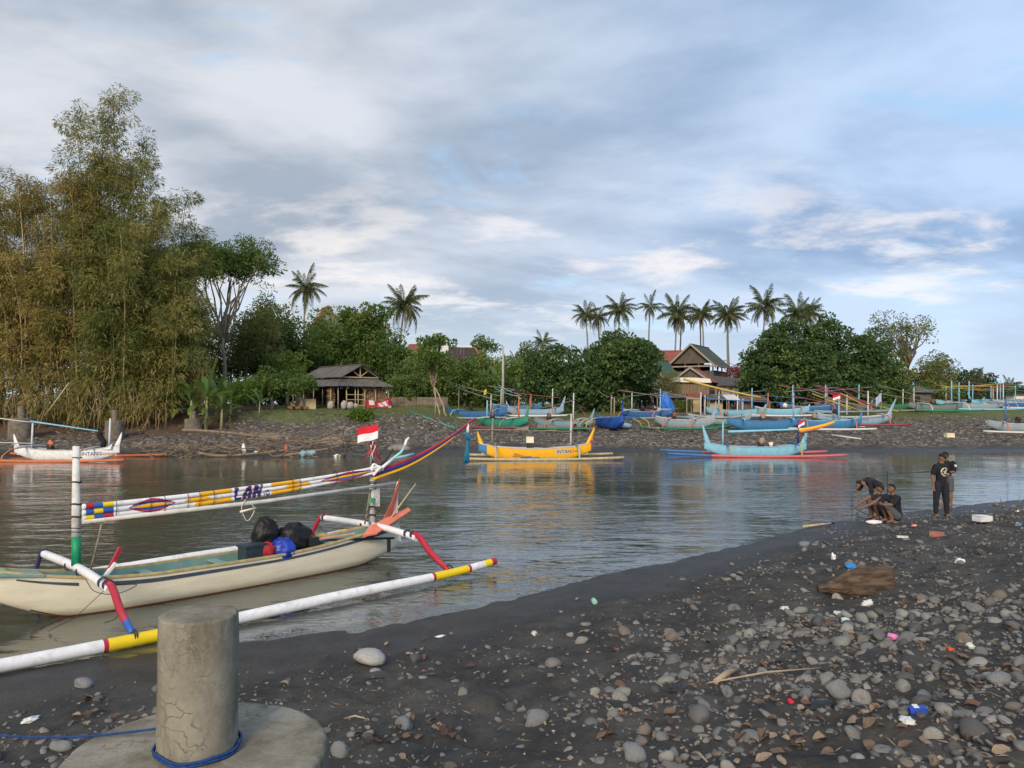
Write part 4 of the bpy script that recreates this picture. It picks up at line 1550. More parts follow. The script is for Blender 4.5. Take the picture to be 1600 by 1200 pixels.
def jukung(label, loc, heading, L=6.4, hull='blue', inside='greyblue', rim='white', horns=((1.0, .25), (1.1, .3)), B=.42, depth=.62,
           arms=(-.30, .36), span=1.4, lat=2.2, armc='white', elbow='orange', floatc='white', fl=None, sides=(-1, 1), masts=(), poles=(), engine=None,
           texts=(), bucket=None, tipc=None, hornc=None, stripe=None, wet=True, extra=None, flz=.07):
    """hull runs along local x, keel bottom at z = 0 (afloat: waterline about z = .12)"""
    T = thing('outrigger_boat', label, 'boat', loc, heading, 'outrigger boats along the far bank')
    h2 = L / 2
    sheer = lambda x: depth + .30 * (abs(x) / h2) ** 2.6
    keel = lambda x: .0 + (depth * .80) * (max(0, abs(x) / h2 - .42) / .58) ** 1.8
    H = Hull(-h2, h2, B, sheer, keel, .5, .6)
    mats = [C[hull], C[tipc or hull]]
    HO = H.outer(34, 8, (lambda c, s: 1 if abs(c[0]) > h2 * .86 and c[0] < 0 else 0) if tipc else None).build('hull', mats, T)
    H.inner(.12, .03, 22, 5).build('interior', C[inside], T)
    for s in (-1, 1):
        H.rail(s, .05, .05, 0, .01, 22, .05).build('gunwale', C[rim], T)
    if stripe:
        for s in (-1, 1):
            H.band(lambda x: sheer(x) - .17, lambda x: sheer(x) - .09, s, -h2 * .8, h2 * .8).build('stripe', C[stripe], T)
    for (hh, lean), d in zip(horns, (-1, 1)):
        if hh > 0:
            horn(d * (h2 - .06), depth * .55, hh, lean, d, .34).build('horn', C[hornc or hull], T)
    for x in (-.12 * L, .16 * L):
        MB().box((x, 0, sheer(x) - .08), (.2, 2 * H.b(x) - .1, .03)).build('thwart', C[inside], T)
    for ai, f in enumerate(arms):
        x = f * L
        z = sheer(x) + .07
        arm = MB().tube(curve3([(x, -span, z - .04), (x, -.4, z + .03), (x, .4, z + .03), (x, span, z - .04)], 5), .058, 8).build('outrigger_arm', C[armc], T)
        for s in sides:
            p = curve3([(x, s * (span - .12), z - .01), (x, s * (span + .25), z - .10), (x, s * (lat - .12), z - .38), (x, s * lat, flz + .08)], 5)
            MB().tube(p, .045, 7).build('elbow', C[elbow], arm)
    f0, f1 = fl or (-.62 * L, .62 * L)
    for s in sides:
        pts = [(x, s * lat, flz + .02 + .05 * ((x) / h2) ** 2) for x in np.linspace(f0, f1, 13)]
        if isinstance(floatc, tuple):
            k = floatc[2]
            MB().tube(pts, [.085 - .02 * abs(i / 12 - .5) for i in range(13)], 9, 0, True, 1, lambda i, kk: 0 if i < k else 1).build('float', [C[floatc[0]], C[floatc[1]]], T)
        else:
            MB().tube(pts, [.085 - .02 * abs(i / 12 - .5) for i in range(13)], 9).build('float', C[floatc], T)
    for x, hm, cm in masts:
        zb = sheer(x) - .05
        mb = MB(); mb.tube([(x, 0, zb), (x, 0, zb + hm * .4), (x + .03, 0, zb + hm)], [.07, .06, .05], 8)
        mb.build('mast', C[cm], T)
    for pl in poles:
        (xa, za), (xb, zb), cp, r, bow = pl[:5]
        n = 10
        pts = []
        for i in range(n + 1):
            q = i / n
            pts.append((xa + (xb - xa) * q, -.1, za + (zb - za) * q + bow * (q ** 2 - q)))
        MB().tube(pts, [r * PK * (1 - .35 * i / n) for i in range(n + 1)], 7).build('boom_pole', C[cp], T)
    if engine:
        x, cc, c2 = engine
        z = sheer(x)
        MB().box((x, 0, z + .16), (.3, .26, .34)).build('engine_mount', C['black'], T)
        if c2 == 'box':
            MB().box((x + .04, 0, z + .50), (.44, .36, .36)).build('engine_cover', C[cc], T)
        else:
            blob((.20, .15, .22), int(abs(x) * 10) + 3, .55, 1.8, 22, -.2, .05).build('engine_cover', C[cc], T, (x + .05, -.04, z + .36))
        MB().tube([(x + .1, -.1, z + .1), (x + (1.5 if x < .8 else -1.5), -.2, z + .02)], .025, 6).build('propeller_shaft', C['black'], T)
    if bucket:
        x, cc = bucket
        MB().lathe([(.10, 0), (.15, .30), (.13, .30)], 14).build('bucket', C[cc], T, (x, -.1, sheer(x) - .02))
    for tx in texts:
        txt, size, x, z, side, cc = tx[:6]
        sl = tx[6] if len(tx) > 6 else 0
        H.text(txt, size, x, z, side, 1 if side < 0 else -1, sl).build('lettering', C[cc], HO)
    if extra:
        extra(T, H, sheer)
    return T


def afloat(px, py):
    p = on(px, py, 0)
    return (p.x, p.y, -.12)


def beached(px, py, d=None):
    if d is None:
        q = ground_hit(px, py)[0]
        return (q[0], q[1], q[2] - .02)
    p = at(px, py, d)
    return (p.x, p.y, gz(p.x, p.y) - .02)


def flag_at(parent_loc, label, h=1.1, size=(.5, .34), cols=('flag_red', 'flag_white'), tilt=.2, name='flag'):
    F = thing(name, label, 'flag', parent_loc)
    MB().tube([(0, 0, 0), (0.0, 0, h)], .014, 6).build('stick', C['wood'], F)
    for half in (0, 1):
        V = []; Fc = []
        nx, nz = 8, 3
        for i in range(nx + 1):
            for k in range(nz + 1):
                u = i / nx; w = (k + nz * half) / (2 * nz)
                V.append((-size[0] * u, .05 * math.sin(u * 5 + w), h - size[1] + size[1] * w - tilt * size[0] * u))
        for i in range(nx):
            for k in range(nz):
                b = nz + 1
                Fc.append(((i + 1) * b + k, i * b + k, i * b + k + 1, (i + 1) * b + k + 1))
        MB().add(V, Fc, 0, True).build('upper_half' if half else 'lower_half', MATS[cols[0] if half else cols[1]], F)
    return F


# ---- afloat on the far side
def yel_extra(T, H, sheer):
    H.band(lambda x: .40 + .03 * (x - 1.2), lambda x: .68 + .03 * (x - 1.2), -1, 1.2, 2.08, .006, 12).build('name_panel', C['offwhite'], T)
    # motif on the side, blue-painted tail, red patch on the right horn
    rs = np.random.default_rng(4)
    mb = MB()
    for k in range(9):
        x = -1.35 + k * .085
        pts = [(x, .22), (x + .05, .22), (x + .17, .48 - .028 * k), (x + .12, .48 - .028 * k)]
        mb.add([H.pt(a, H.w_at(a, z), -1, .006) for a, z in pts], [(0, 1, 2, 3)])
    mb.build('painted_motif', C['maroon'], T)
    mb = MB()
    pts = [(-1.1, .14), (.35, .14), (.2, .24), (-.1, .22), (-.3, .30), (-.6, .27), (-.8, .22)]
    mb.add([H.pt(a, H.w_at(a, z), -1, .008) for a, z in pts], [tuple(range(7))])
    mb.build('painted_motif', C['midblue'], T)
    mb = MB(); mb.slab([(3.18, -.035, .80), (3.36, -.035, .95), (3.52, -.035, 1.22), (3.34, -.035, 1.20), (3.2, -.035, 1.0)], .012)
    mb.build('painted_star', C['red'], T)


yp = afloat(836, 716.5)
jukung('bright yellow outrigger boat with lettered side moored by the far bank', yp, R(3), 6.75, 'yellow', 'midblue', 'offwhite', ((1.35, .12), (1.6, .28)), .42, .74,
       arms=(-.355, .36), span=1.2, lat=1.75, armc='wood', elbow='skyblue', floatc='bamboo', fl=(-4.1, 5.0), masts=((-2.55, 1.7, 'wood'), (2.15, 1.95, 'offwhite')),
       poles=(((-3.6, 1.86), (2.3, 1.72), 'wood', .06, -.1),), engine=(-.35, 'cream', 'box'), tipc='midblue', hornc='yellow',
       texts=(('INTAN', .29, 1.24, .44, -1, 'ink', .03), ('Dua', .24, 2.14, .50, -1, 'red', .08)), extra=yel_extra, flz=.16)

bp = afloat(1180, 712)
jukung('sky blue and white outrigger boat with a coral pink float on the far side', bp, R(-4), 6.3, 'skyblue', 'greyblue', 'paleblue', ((1.75, .18), (1.45, .12)), .42, .68,
       arms=(-.29, .375), span=1.2, lat=1.75, armc='blue', elbow='gold', floatc=('blue', 'pink', 3), fl=(-5.7, 5.0), masts=((-2.0, 1.55, 'skyblue'), (2.65, 1.5, 'navy')),
       poles=(((-1.7, 1.62), (2.6, 1.78), 'skyblue', .16, 0), ((2.65, 1.72), (4.85, 2.25), 'yellow', .19, .2), ((2.7, 1.62), (4.7, 2.12), 'orange', .15, .2)),
       engine=(.35, 'tan', 'black'), bucket=(.95, 'cream'), hornc='skyblue', flz=.16)
p = at(1255, 668, bp[1] - .3)
flag_at((p.x + .1, p.y, .95), 'small red and white flag on the mast of the sky blue boat', 1.35, (.42, .32), tilt=.55)

wp = afloat(104, 717.5)


def wh_extra(T, H, sheer):
    mb = MB()
    mb.tube(curve3([(2.2, -.15, 1.75), (2.1, -.15, 1.55), (2.35, -.15, 1.15), (2.3, -.15, .8)], 5), [.03] + [.16] * 14 + [.10], 7)
    mb.build('black_cloth', mat('black_cloth', (.012, .012, .014), .9), T)
    MB().slab([(2.3, -.3, .70), (2.9, -.32, .74), (3.0, -.33, 1.08), (2.75, -.32, .86)], .03).build('side_fin', WHITE, T)


jukung('white outrigger boat with blue boom pole and orange floats moored at far left', wp, R(-4), 6.5, 'hullwhite', 'greyblue', 'offwhite', ((1.25, .10), (1.35, .18)), .45, .66,
       arms=(-.35, .29), span=1.35, lat=2.3, armc='white', elbow='orange', floatc='orange', fl=(-5.2, 4.9), masts=((-2.15, 1.55, 'white'), (2.62, 1.75, 'white')),
       poles=(((-2.2, 2.35), (2.0, 1.78), 'skyblue', .10, 0), ((-4.5, 2.58), (-2.2, 2.30), 'white', .06, .05), ((-4.6, 1.1), (-2.0, 1.05), 'white', .05, 0)),
       engine=(-1.0, 'orange', 'black'), texts=(('BINTANG', .30, 1.02, .36, -1, 'navy', .02), ('Rembulan', .22, 2.25, .40, -1, 'orange', .03)), extra=wh_extra, flz=.14)

# ---- drawn up on the far bank (left to right)
def bc(px, py, d=None):
    return beached(px, py, d)


jukung('dark blue outrigger boat on the grass beside the leaning thin tree', bc(745, 649, 68), R(-16), 5.6, 'blue', 'brown', 'blue', ((.9, .1), (1.0, .1)), armc='skyblue', elbow='skyblue', floatc='greyblue',
       masts=((-1.7, 2.4, 'wood'), (1.3, 1.5, 'offwhite')), poles=(((-3.0, 3.4), (2.6, 1.9), 'wood', .07, .3), ((-2.4, 3.0), (2.0, 1.6), 'greyblue', .05, .3)), engine=(-.6, 'black', 'black'))
jukung('sea green outrigger boat with an orange mast and maroon float', bc(786, 667, 62.5), R(-42), 5.4, 'green', 'slate', 'dkgreen', ((.5, .1), (1.5, .15)), .5, .7, armc='white', elbow='wood', floatc='maroon',
       masts=((-1.8, 1.5, 'skyblue'), (1.7, 1.9, 'orange')), poles=(((1.7, 2.6), (-.9, 3.3), 'skyblue', .05, .5),), engine=(-1.2, 'brown', 'black'), arms=(-.28, .30))
jukung('pale grey outrigger boat behind the sea green one under the dark tree', bc(836, 648, 70), R(-12), 5.3, 'paleblue', 'brown', 'paleblue', ((1.1, .1), (1.55, .2)), armc='white', elbow='orange', floatc='white',
       masts=((-.4, 1.5, 'orange'), (1.6, 1.9, 'white')), poles=(((-2.2, 2.2), (2.4, 1.7), 'maroon', .07, .1), ((-3.4, 2.9), (-1.2, 1.9), 'skyblue', .05, .4)))
tr = jukung('grey blue outrigger boat on a two wheeled trolley near the stones', bc(880, 667, 62.5), R(-28), 5.2, 'greyblue', 'slate', 'slate', ((.4, .1), (1.35, .2)), .46, .66, armc='white', elbow='orange', floatc='dkgreen',
            masts=((.9, 2.3, 'white'),), poles=(((2.1, .9), (1.4, 2.0), 'maroon', .05, 0), ((1.1, 2.4), (-1.9, 1.7), 'wood', .05, .2)), engine=(-1.3, 'brown', 'black'), arms=(-.12, .34))
jukung('royal blue outrigger boat seen bow on left of the white sack', bc(952, 667, 62), R(-74), 5.4, 'royal', 'wood', 'blue', ((.4, .1), (1.9, .05)), .66, .8, armc='blue', elbow='gold', floatc='wood',
       masts=((.4, 2.0, 'wood'), (1.0, 1.8, 'wood')), poles=(((.2, 2.6), (-2.2, 3.2), 'wood', .05, .4),), arms=(.05, .32), span=1.9, lat=2.7)
jukung('grey white outrigger boat with a green float beside the blue tarpaulin', bc(1070, 669, 62), R(-30), 5.0, 'grey', 'slate', 'offwhite', ((.3, .1), (1.9, .1)), .55, .74, armc='white', elbow='orange', floatc='dkgreen',
       masts=((1.3, 2.2, 'offwhite'),), poles=(((1.0, 2.5), (-2.6, 3.3), 'wood', .05, .5),), engine=(-.9, 'brown', 'black'), arms=(-.22, .22))
jukung('grey outrigger boat with black trim behind the blue boats', bc(1124, 662, 66), R(-14), 5.2, 'grey', 'slate', 'offwhite', ((.6, .1), (.7, .1)), armc='white', elbow='orange', floatc='dkgreen', masts=((-1.2, 1.9, 'offwhite'), (1.5, 1.9, 'white')), stripe='black',
       poles=(((-3.0, 3.9), (3.4, 2.3), 'gold', .2, .4),), engine=(0.5, 'tan', 'black'))
jukung('bright blue outrigger boat with a dark patched bow above the sky blue boat', bc(1193, 668, 61), R(-7), 5.6, 'midblue', 'slate', 'blue', ((.55, .1), (.5, .1)), .5, .78, armc='skyblue', elbow='paleblue', floatc='slate', sides=(1,),
       masts=((-1.6, 1.75, 'paleblue'), (2.3, 2.1, 'paleblue')), poles=(((-4.6, 2.55), (2.3, 2.2), 'blue', .075, .1), ((2.0, 2.8), (6.2, 2.0), 'maroon', .06, .1)), engine=(-.1, 'tan', 'black'))
jukung('long blue outrigger boat with white floats and a tan engine cover', bc(1290, 668, 62), R(-14), 5.4, 'midblue', 'slate', 'skyblue', ((.5, .1), (1.1, .1)), .48, .7, armc='skyblue', elbow='orange', floatc='white',
       masts=((1.0, 1.8, 'skyblue'),), engine=(-.9, 'tan', 'black'), poles=(((-1.9, 2.1), (2.4, 2.5), 'wood', .05, .1),))
jukung('pale blue outrigger boat with a tall swept bow and black lettering', bc(1335, 662, 65), R(-8), 6.0, 'paleblue', 'greyblue', 'white', ((.4, .1), (1.95, .45)), .46, .74, armc='white', elbow='orange', floatc='maroon',
       masts=((-.6, 1.9, 'offwhite'), (1.1, 2.2, 'white')), poles=(((-3.2, 3.4), (.9, 1.9), 'maroon', .06, .2), ((-2.6, 3.2), (1.4, 1.7), 'maroon', .06, .2), ((-1.1, 2.7), (1.0, 1.6), 'gold', .08, 0)), engine=(-1.6, 'black', 'black'), stripe='slate',
       texts=(('ATLA', .27, .35, .40, -1, 'navy', .02),))
jukung('small sky blue outrigger boat squeezed behind the long blue one', bc(1222, 655, 69), R(-20), 4.6, 'skyblue', 'paleblue', 'white', ((.6, .1), (.8, .1)), armc='white', elbow='orange', floatc='white', masts=((-1.2, 1.5, 'orange'), (.9, 2.2, 'paleblue')),
       poles=(((-2.0, 1.9), (2.0, 1.6), 'blue', .05, 0),), engine=(.2, 'cream', 'black'))
jukung('dark slate outrigger boat with long white arms on the far right grass', bc(1462, 657, 74), R(-4), 5.0, 'slate', 'slate', 'dkgreen', ((.3, .1), (.4, .1)), armc='white', elbow='white', floatc='dkgreen', span=2.0, lat=2.7,
       masts=((-2.0, 1.6, 'offwhite'), (1.5, 2.3, 'skyblue')), poles=(((-2.2, 2.4), (2.6, 1.8), 'dkgreen', .06, .2), ((-2.2, 1.9), (2.6, 2.3), 'slate', .06, .1)), engine=(-.3, 'brown', 'black'))
jukung('long grey outrigger boat behind the slate one on the far right grass', bc(1524, 654, 78), R(-2), 5.8, 'grey', 'slate', 'offwhite', ((.5, .1), (.5, .1)), armc='white', elbow='orange', floatc='skyblue', masts=((-1.6, 2.2, 'skyblue'), (-.6, 2.4, 'skyblue'), (2.2, 1.9, 'white')),
       poles=(((-3.4, 2.3), (2.6, 2.7), 'gold', .08, .2), ((-2.4, 2.5), (3.2, 2.4), 'orange', .06, .1)), engine=(-.6, 'black', 'black'))
jukung('bright sky blue outrigger boat with upswept bow at far right', bc(1548, 648, 84), R(8), 5.2, 'skyblue', 'blue', 'skyblue', ((1.4, .2), (.6, .1)), armc='skyblue', elbow='skyblue', floatc='skyblue', masts=((1.2, 2.4, 'skyblue'),),
       poles=(((-2.6, 2.7), (3.0, 2.5), 'maroon', .06, .2), ((-2.0, 2.4), (3.2, 2.3), 'gold', .07, .1)))
jukung('pale grey outrigger boat cut off by the right edge', bc(1604, 668, 61), R(-22), 5.4, 'grey', 'slate', 'offwhite', ((.6, .2), (.9, .1)), .5, .7, armc='white', elbow='orange', floatc='white', masts=((-1.4, 2.0, 'blue'), (1.0, 2.4, 'white')),
       poles=(((-2.6, 2.3), (2.6, 2.5), 'midblue', .07, .1),), engine=(-.6, 'black', 'black'))
jukung('blue and white outrigger boat behind the one at the right edge', bc(1586, 646, 82), R(10), 5.6, 'blue', 'paleblue', 'white', ((.8, .2), (.9, .1)), armc='white', elbow='gold', floatc='white', masts=((-1.4, 2.3, 'white'), (1.6, 2.5, 'skyblue')),
       poles=(((-3.2, 2.8), (3.0, 2.4), 'green', .06, .2),))
jukung('small green outrigger boat half hidden at the foot of the dark tree', bc(1404, 651, 76), R(-30), 4.8, 'dkgreen', 'slate', 'green', ((.9, .2), (.3, .1)), armc='greyblue', elbow='wood', floatc='wood', masts=((0.4, 1.6, 'offwhite'),),
       poles=(((-2.4, 1.9), (2.6, .9), 'wood', .06, 0), ((-1.8, 2.6), (2.9, 1.2), 'slate', .06, 0)))
for lab, px, py, d, a_, hc, pc in (
        ('mid blue outrigger boat tucked behind the pale grey boat on the left', 806, 644, 73, -20, 'midblue', 'wood'),
        ('blue outrigger boat in shade left of the kiosk with woven panel', 1010, 652, 69, -40, 'blue', 'wood'),
        ('light blue outrigger boat in the crowd before the kiosks', 1150, 655, 70, -10, 'skyblue', 'maroon'),
        ('blue outrigger boat in the shade under the biggest dark tree', 1265, 650, 72, -12, 'blue', 'maroon'),
        ('slate outrigger boat deep in shade below the dark trees', 1318, 648, 73, -8, 'slate', 'maroon'),
        ('sky blue outrigger boat at the left of the far right crowd', 1500, 646, 88, -6, 'skyblue', 'gold'),
        ('dull blue outrigger boat in the middle of the far right crowd', 1532, 642, 96, 4, 'blue', 'orange'),
        ('pale outrigger boat at the back of the far right crowd', 1570, 640, 98, 2, 'paleblue', 'green')):
    jukung(lab, bc(px, py, d), R(a_), 5.2, hc, 'slate', 'paleblue', ((.6, .1), (.9, .15)), armc='white', elbow='orange', floatc='greyblue', masts=((-1.5, 1.8, 'offwhite'), (1.4, 2.0, 'skyblue')),
           poles=(((-2.8, 2.6), (2.8, 1.9), pc, .07, .2), ((-2.2, 2.0), (2.6, 2.4), 'slate', .06, .1)), engine=(-.4, 'black', 'black'))
# spars stacked under the trees
rs_p = np.random.default_rng(12)
for k in range(14):
    px0 = rs_p.uniform(1262, 1330); L_ = rs_p.uniform(50, 90)
    a, b = at(px0, rs_p.uniform(606, 628), 71 + .25 * k), at(px0 + L_, rs_p.uniform(632, 648), 69.5 + .25 * k)
    o = MB().tube([a, b], [.06, .045], 7).build('spar', [C['maroon'], C['wood'], C['brown'], C['gold']][k % 4])
    tag(o, '%s spar leaning in the shade under the dark trees' % ('maroon', 'grey wooden', 'dark brown', 'dull yellow')[k % 4], 'pole', 'spars leaning under the dark trees')
flag_at((at(1293, 640, 64).x + .9, 63.6, 1.9), 'red and white flag on a white mast in front of the dark trees', 2.2, (.62, .40), tilt=.3)
mat('lav_flag', (.34, .40, .58), .8, .1)
flag_at((at(1372, 640, 66).x + .3, 66, 1.9), 'pale lilac flag hanging beside the swept bow', 2.3, (.5, .75), ('lav_flag', 'lav_flag'), .9, 'lilac_flag')
flag_at((at(760, 620, 69).x, 69, 2.7), 'small yellow flag above the dark blue boat', 1.9, (.22, .42), ('yellow_paint', 'yellow_paint'), .8, 'yellow_flag')

# loose spars lying on the far bank
for (pa, pb, cc, r, lab) in (((640, 637, 64), (712, 657, 60.5), 'green', .10, 'long green painted pole lying on the grass left of the beached boats'),
                             ((1300, 673, 58.5), (1345, 676, 57), 'white', .07, 'white float lying on the gravel right of the blue boats')):
    a, b = at(*pa), at(*pb)
    o = MB().tube([(a.x, a.y, gz(a.x, a.y) + .12), (b.x, b.y, gz(b.x, b.y) + .1)], [r, r * .7], 9).build('spar', C[cc])
    tag(o, lab, 'pole')
# trolley wheels under the grey blue boat
p = bc(905, 672, 60.5)
W_ = thing('boat_trolley', 'two wheeled black launching trolley under the grey blue boat', 'trolley', p, R(-30))
for s in (-1, 1):
    w = MB(); w.tube([(s * .42 + .05 * math.cos(0), .24 * math.cos(a), .27 + .24 * math.sin(a)) for a in np.linspace(0, 6.283, 19)], .07, 8)
    w.build('tyre', BLACKM, W_)
    w = MB(); w.tube([(s * .42 - .03, 0, .27), (s * .42 + .03, 0, .27)], .10, 10); w.build('hub', C['grey'], W_)
MB().tube([(-.5, 0, .27), (.5, 0, .27)], .03, 8).build('axle', C['slate'], W_)
MB().box((0, .3, .32), (.5, .9, .05)).build('bed', C['wood'], W_)
# ------------------------------------------------------------ vegetation
def leaf_cloud(C0, D, ln, wd, rs, droop=0.0, fold=.25):
    """C0 (N,3) leaf bases, D (N,3) leaf directions; returns verts, quads"""
    N = len(C0)
    D = D / np.maximum(np.linalg.norm(D, axis=1, keepdims=True), 1e-6)
    rnd = rs.normal(0, 1, (N, 3))
    S = np.cross(D, rnd); S /= np.maximum(np.linalg.norm(S, axis=1, keepdims=True), 1e-6)
    U = np.cross(S, D)
    ln = np.broadcast_to(np.asarray(ln, float), (N,))[:, None]; wd = np.broadcast_to(np.asarray(wd, float), (N,))[:, None]
    tip = C0 + D * ln
    tip[:, 2] -= (droop * ln[:, 0])
    mid = C0 + D * ln * .5 - U * (fold * wd)
    V = np.stack([C0, mid + S * wd / 2 + U * fold * wd, tip, mid - S * wd / 2 + U * fold * wd], 1).reshape(-1, 3)
    F = np.arange(4 * N).reshape(N, 4)
    return V, F


def clump_crown(rs, centres, radii, per, ln, wd, up=.35, droop=.15, tint_p=.12, shell=.55):
    """leaf clumps around centres"""
    Cs, Ds, Ts = [], [], []
    for c, r in zip(centres, radii):
        n = int(per * rs.uniform(.7, 1.3))
        d = rs.normal(0, 1, (n, 3)); d /= np.linalg.norm(d, axis=1, keepdims=True)
        q = rs.uniform(shell, 1, n) ** .6
        rr = np.asarray(r, float)
        p = c + d * q[:, None] * rr
        dd = d + rs.normal(0, .55, (n, 3)); dd[:, 2] += up
        Cs.append(p); Ds.append(dd)
        Ts.append(np.full(n, (rs.uniform(.4, .9) if rs.random() < tint_p else rs.uniform(0, .18))))
    Cs = np.vstack(Cs); Ds = np.vstack(Ds); T = np.concatenate(Ts)
    n = len(Cs)
    V, F = leaf_cloud(Cs, Ds, ln * rs.uniform(.6, 1.25, n), wd * rs.uniform(.7, 1.2, n), rs, droop)
    return V, F, np.repeat(T, 4)


def put_crown(name, V, F, T, m, parent):
    me = mesh_np(name, V, F, False)
    attr(me, 'tint', T)
    return link(name, me, m, parent)


LM = {
    'bamboo': leaf_mat('bamboo_leaf', (.065, .105, .024), (.17, .190, .05), (.32, .255, .085), .35, .55),
    'bamboo_dry': leaf_mat('bamboo_leaf_dry', (.105, .120, .032), (.24, .205, .062), (.37, .27, .095), .35, .6),
    'dark': leaf_mat('dark_leaf', (.024, .058, .022), (.072, .130, .044), (.14, .20, .06), .18, .5, .25),
    'mid': leaf_mat('mid_leaf', (.036, .085, .018), (.10, .172, .036), (.20, .22, .065), .3, .5),
    'olive': leaf_mat('olive_leaf', (.065, .105, .026), (.145, .180, .048), (.26, .22, .08), .3, .5),
    'light': leaf_mat('light_leaf', (.058, .130, .020), (.135, .225, .04), (.25, .26, .07), .35, .5),
    'banana': leaf_mat('banana_leaf', (.055, .130, .028), (.105, .20, .045), (.27, .24, .07), .4, .4, .4),
    'palm': leaf_mat('palm_leaf', (.040, .066, .022), (.088, .115, .038), (.22, .17, .07), .25, .45, .4),
    'far': leaf_mat('far_leaf', (.035, .060, .030), (.065, .090, .045), (.10, .11, .06), .2, .6),
    'pink': leaf_mat('bougainvillea', (.22, .03, .07), (.30, .06, .10), (.08, .10, .03), .3, .6),
    'grass': leaf_mat('grass_blade', (.060, .095, .022), (.13, .150, .045), (.24, .19, .10), .3, .6),
}
BARK = mat('grey_bark', (.17, .14, .105), .9, .3, 4, (.06, .05, .04), .5, 3)
PALMBARK = mat('palm_bark', (.21, .185, .155), .9, .25, 3, (.09, .08, .07), .5, 6, stretch=(1, 1, 4))


def limb_path(a, b, rs, wob=.08, n=5):
    a = np.array(a, float); b = np.array(b, float)
    L = np.linalg.norm(b - a)
    pts = [a]
    for k in range(1, n):
        q = k / n
        pts.append(a + (b - a) * q + rs.normal(0, wob * L / n, 3) + np.array([0, 0, .06 * L * math.sin(math.pi * q)]))
    pts.append(b)
    return [Vector(p) for p in pts]


def tree(name, label, base, h, rx, ry, rz, seed, leaf='mid', n_cl=110, per=70, ln=.3, wd=.16, cz=None, trunk_h=None, tr=.16, bark=None, lean=(0, 0), group=None,
         cl=(.55, .95), flat=False, tint_p=.12, limbs=9, shell=.55, up=.35, hollow=.45, cat='tree', fork=None):
    """base on ground; crown ellipsoid with centre cz and radii rx, ry, rz"""
    rs = np.random.default_rng(seed)
    t = thing(name, label, cat, base, 0, group)
    cz = h - rz if cz is None else cz
    trunk_h = cz - rz * .5 if trunk_h is None else trunk_h
    ctr = np.array([lean[0], lean[1], cz])
    # clump centres: rough shell of the crown, lobed
    cents = []
    RR = np.array([rx, ry, rz]) * 1.15
    lobes = []
    for k in range(9):
        d = rs.normal(0, 1, 3); d /= np.linalg.norm(d)
        if flat and d[2] < -.1: d[2] = abs(d[2])
        lobes.append((ctr + d * RR * rs.uniform(.34, .66), RR * rs.uniform(.34, .56)))
    lobes.append((ctr, RR * .62))
    while len(cents) < n_cl:
        c0, r0_ = lobes[rs.integers(0, 10)]
        d = rs.normal(0, 1, 3); d /= np.linalg.norm(d)
        if flat and d[2] < -.35: continue
        p = c0 + d * r0_ * rs.uniform(hollow, 1.0) ** .5 * (1.16 if rs.random() < .1 else 1.0)
        if p[2] < .25: p[2] = .25 + rs.uniform(0, .3)
        cents.append(p)
    rad = [np.array([1, 1, .75]) * rs.uniform(*cl) for _ in cents]
    V, F, T = clump_crown(rs, cents, rad, per, ln, wd, up, .15, tint_p, shell)
    put_crown('crown', V, F, T, LM[leaf], t)
    mb = MB()
    top = Vector((lean[0] * .8, lean[1] * .8, trunk_h))
    starts = [Vector((0, 0, -.2))] if not fork else [Vector((q, 0, -.2)) for q in fork]
    for s0 in starts:
        pts = limb_path(s0, top, rs, .10, 6)
        mb.tube(pts, [tr * (1.25 - .6 * i / 6) for i in range(7)], 8)
    order = sorted(cents, key=lambda c: rs.random())[:limbs]
    for c in order:
        mb.tube(limb_path(top + Vector((0, 0, rs.uniform(-.25, .1) * trunk_h * .5)), c, rs, .16, 5), [tr * .55 * (1 - .16 * i) for i in range(6)], 6)
    mb.build('trunk', bark or BARK, t)
    return t


def gb(px, py, d):
    p = at(px, py, d)
    return (p.x, p.y, gz(p.x, p.y))


def X(px, d):
    return (px - 800) / FPX * d


def Z(py, d):
    return at(800, py, d).z


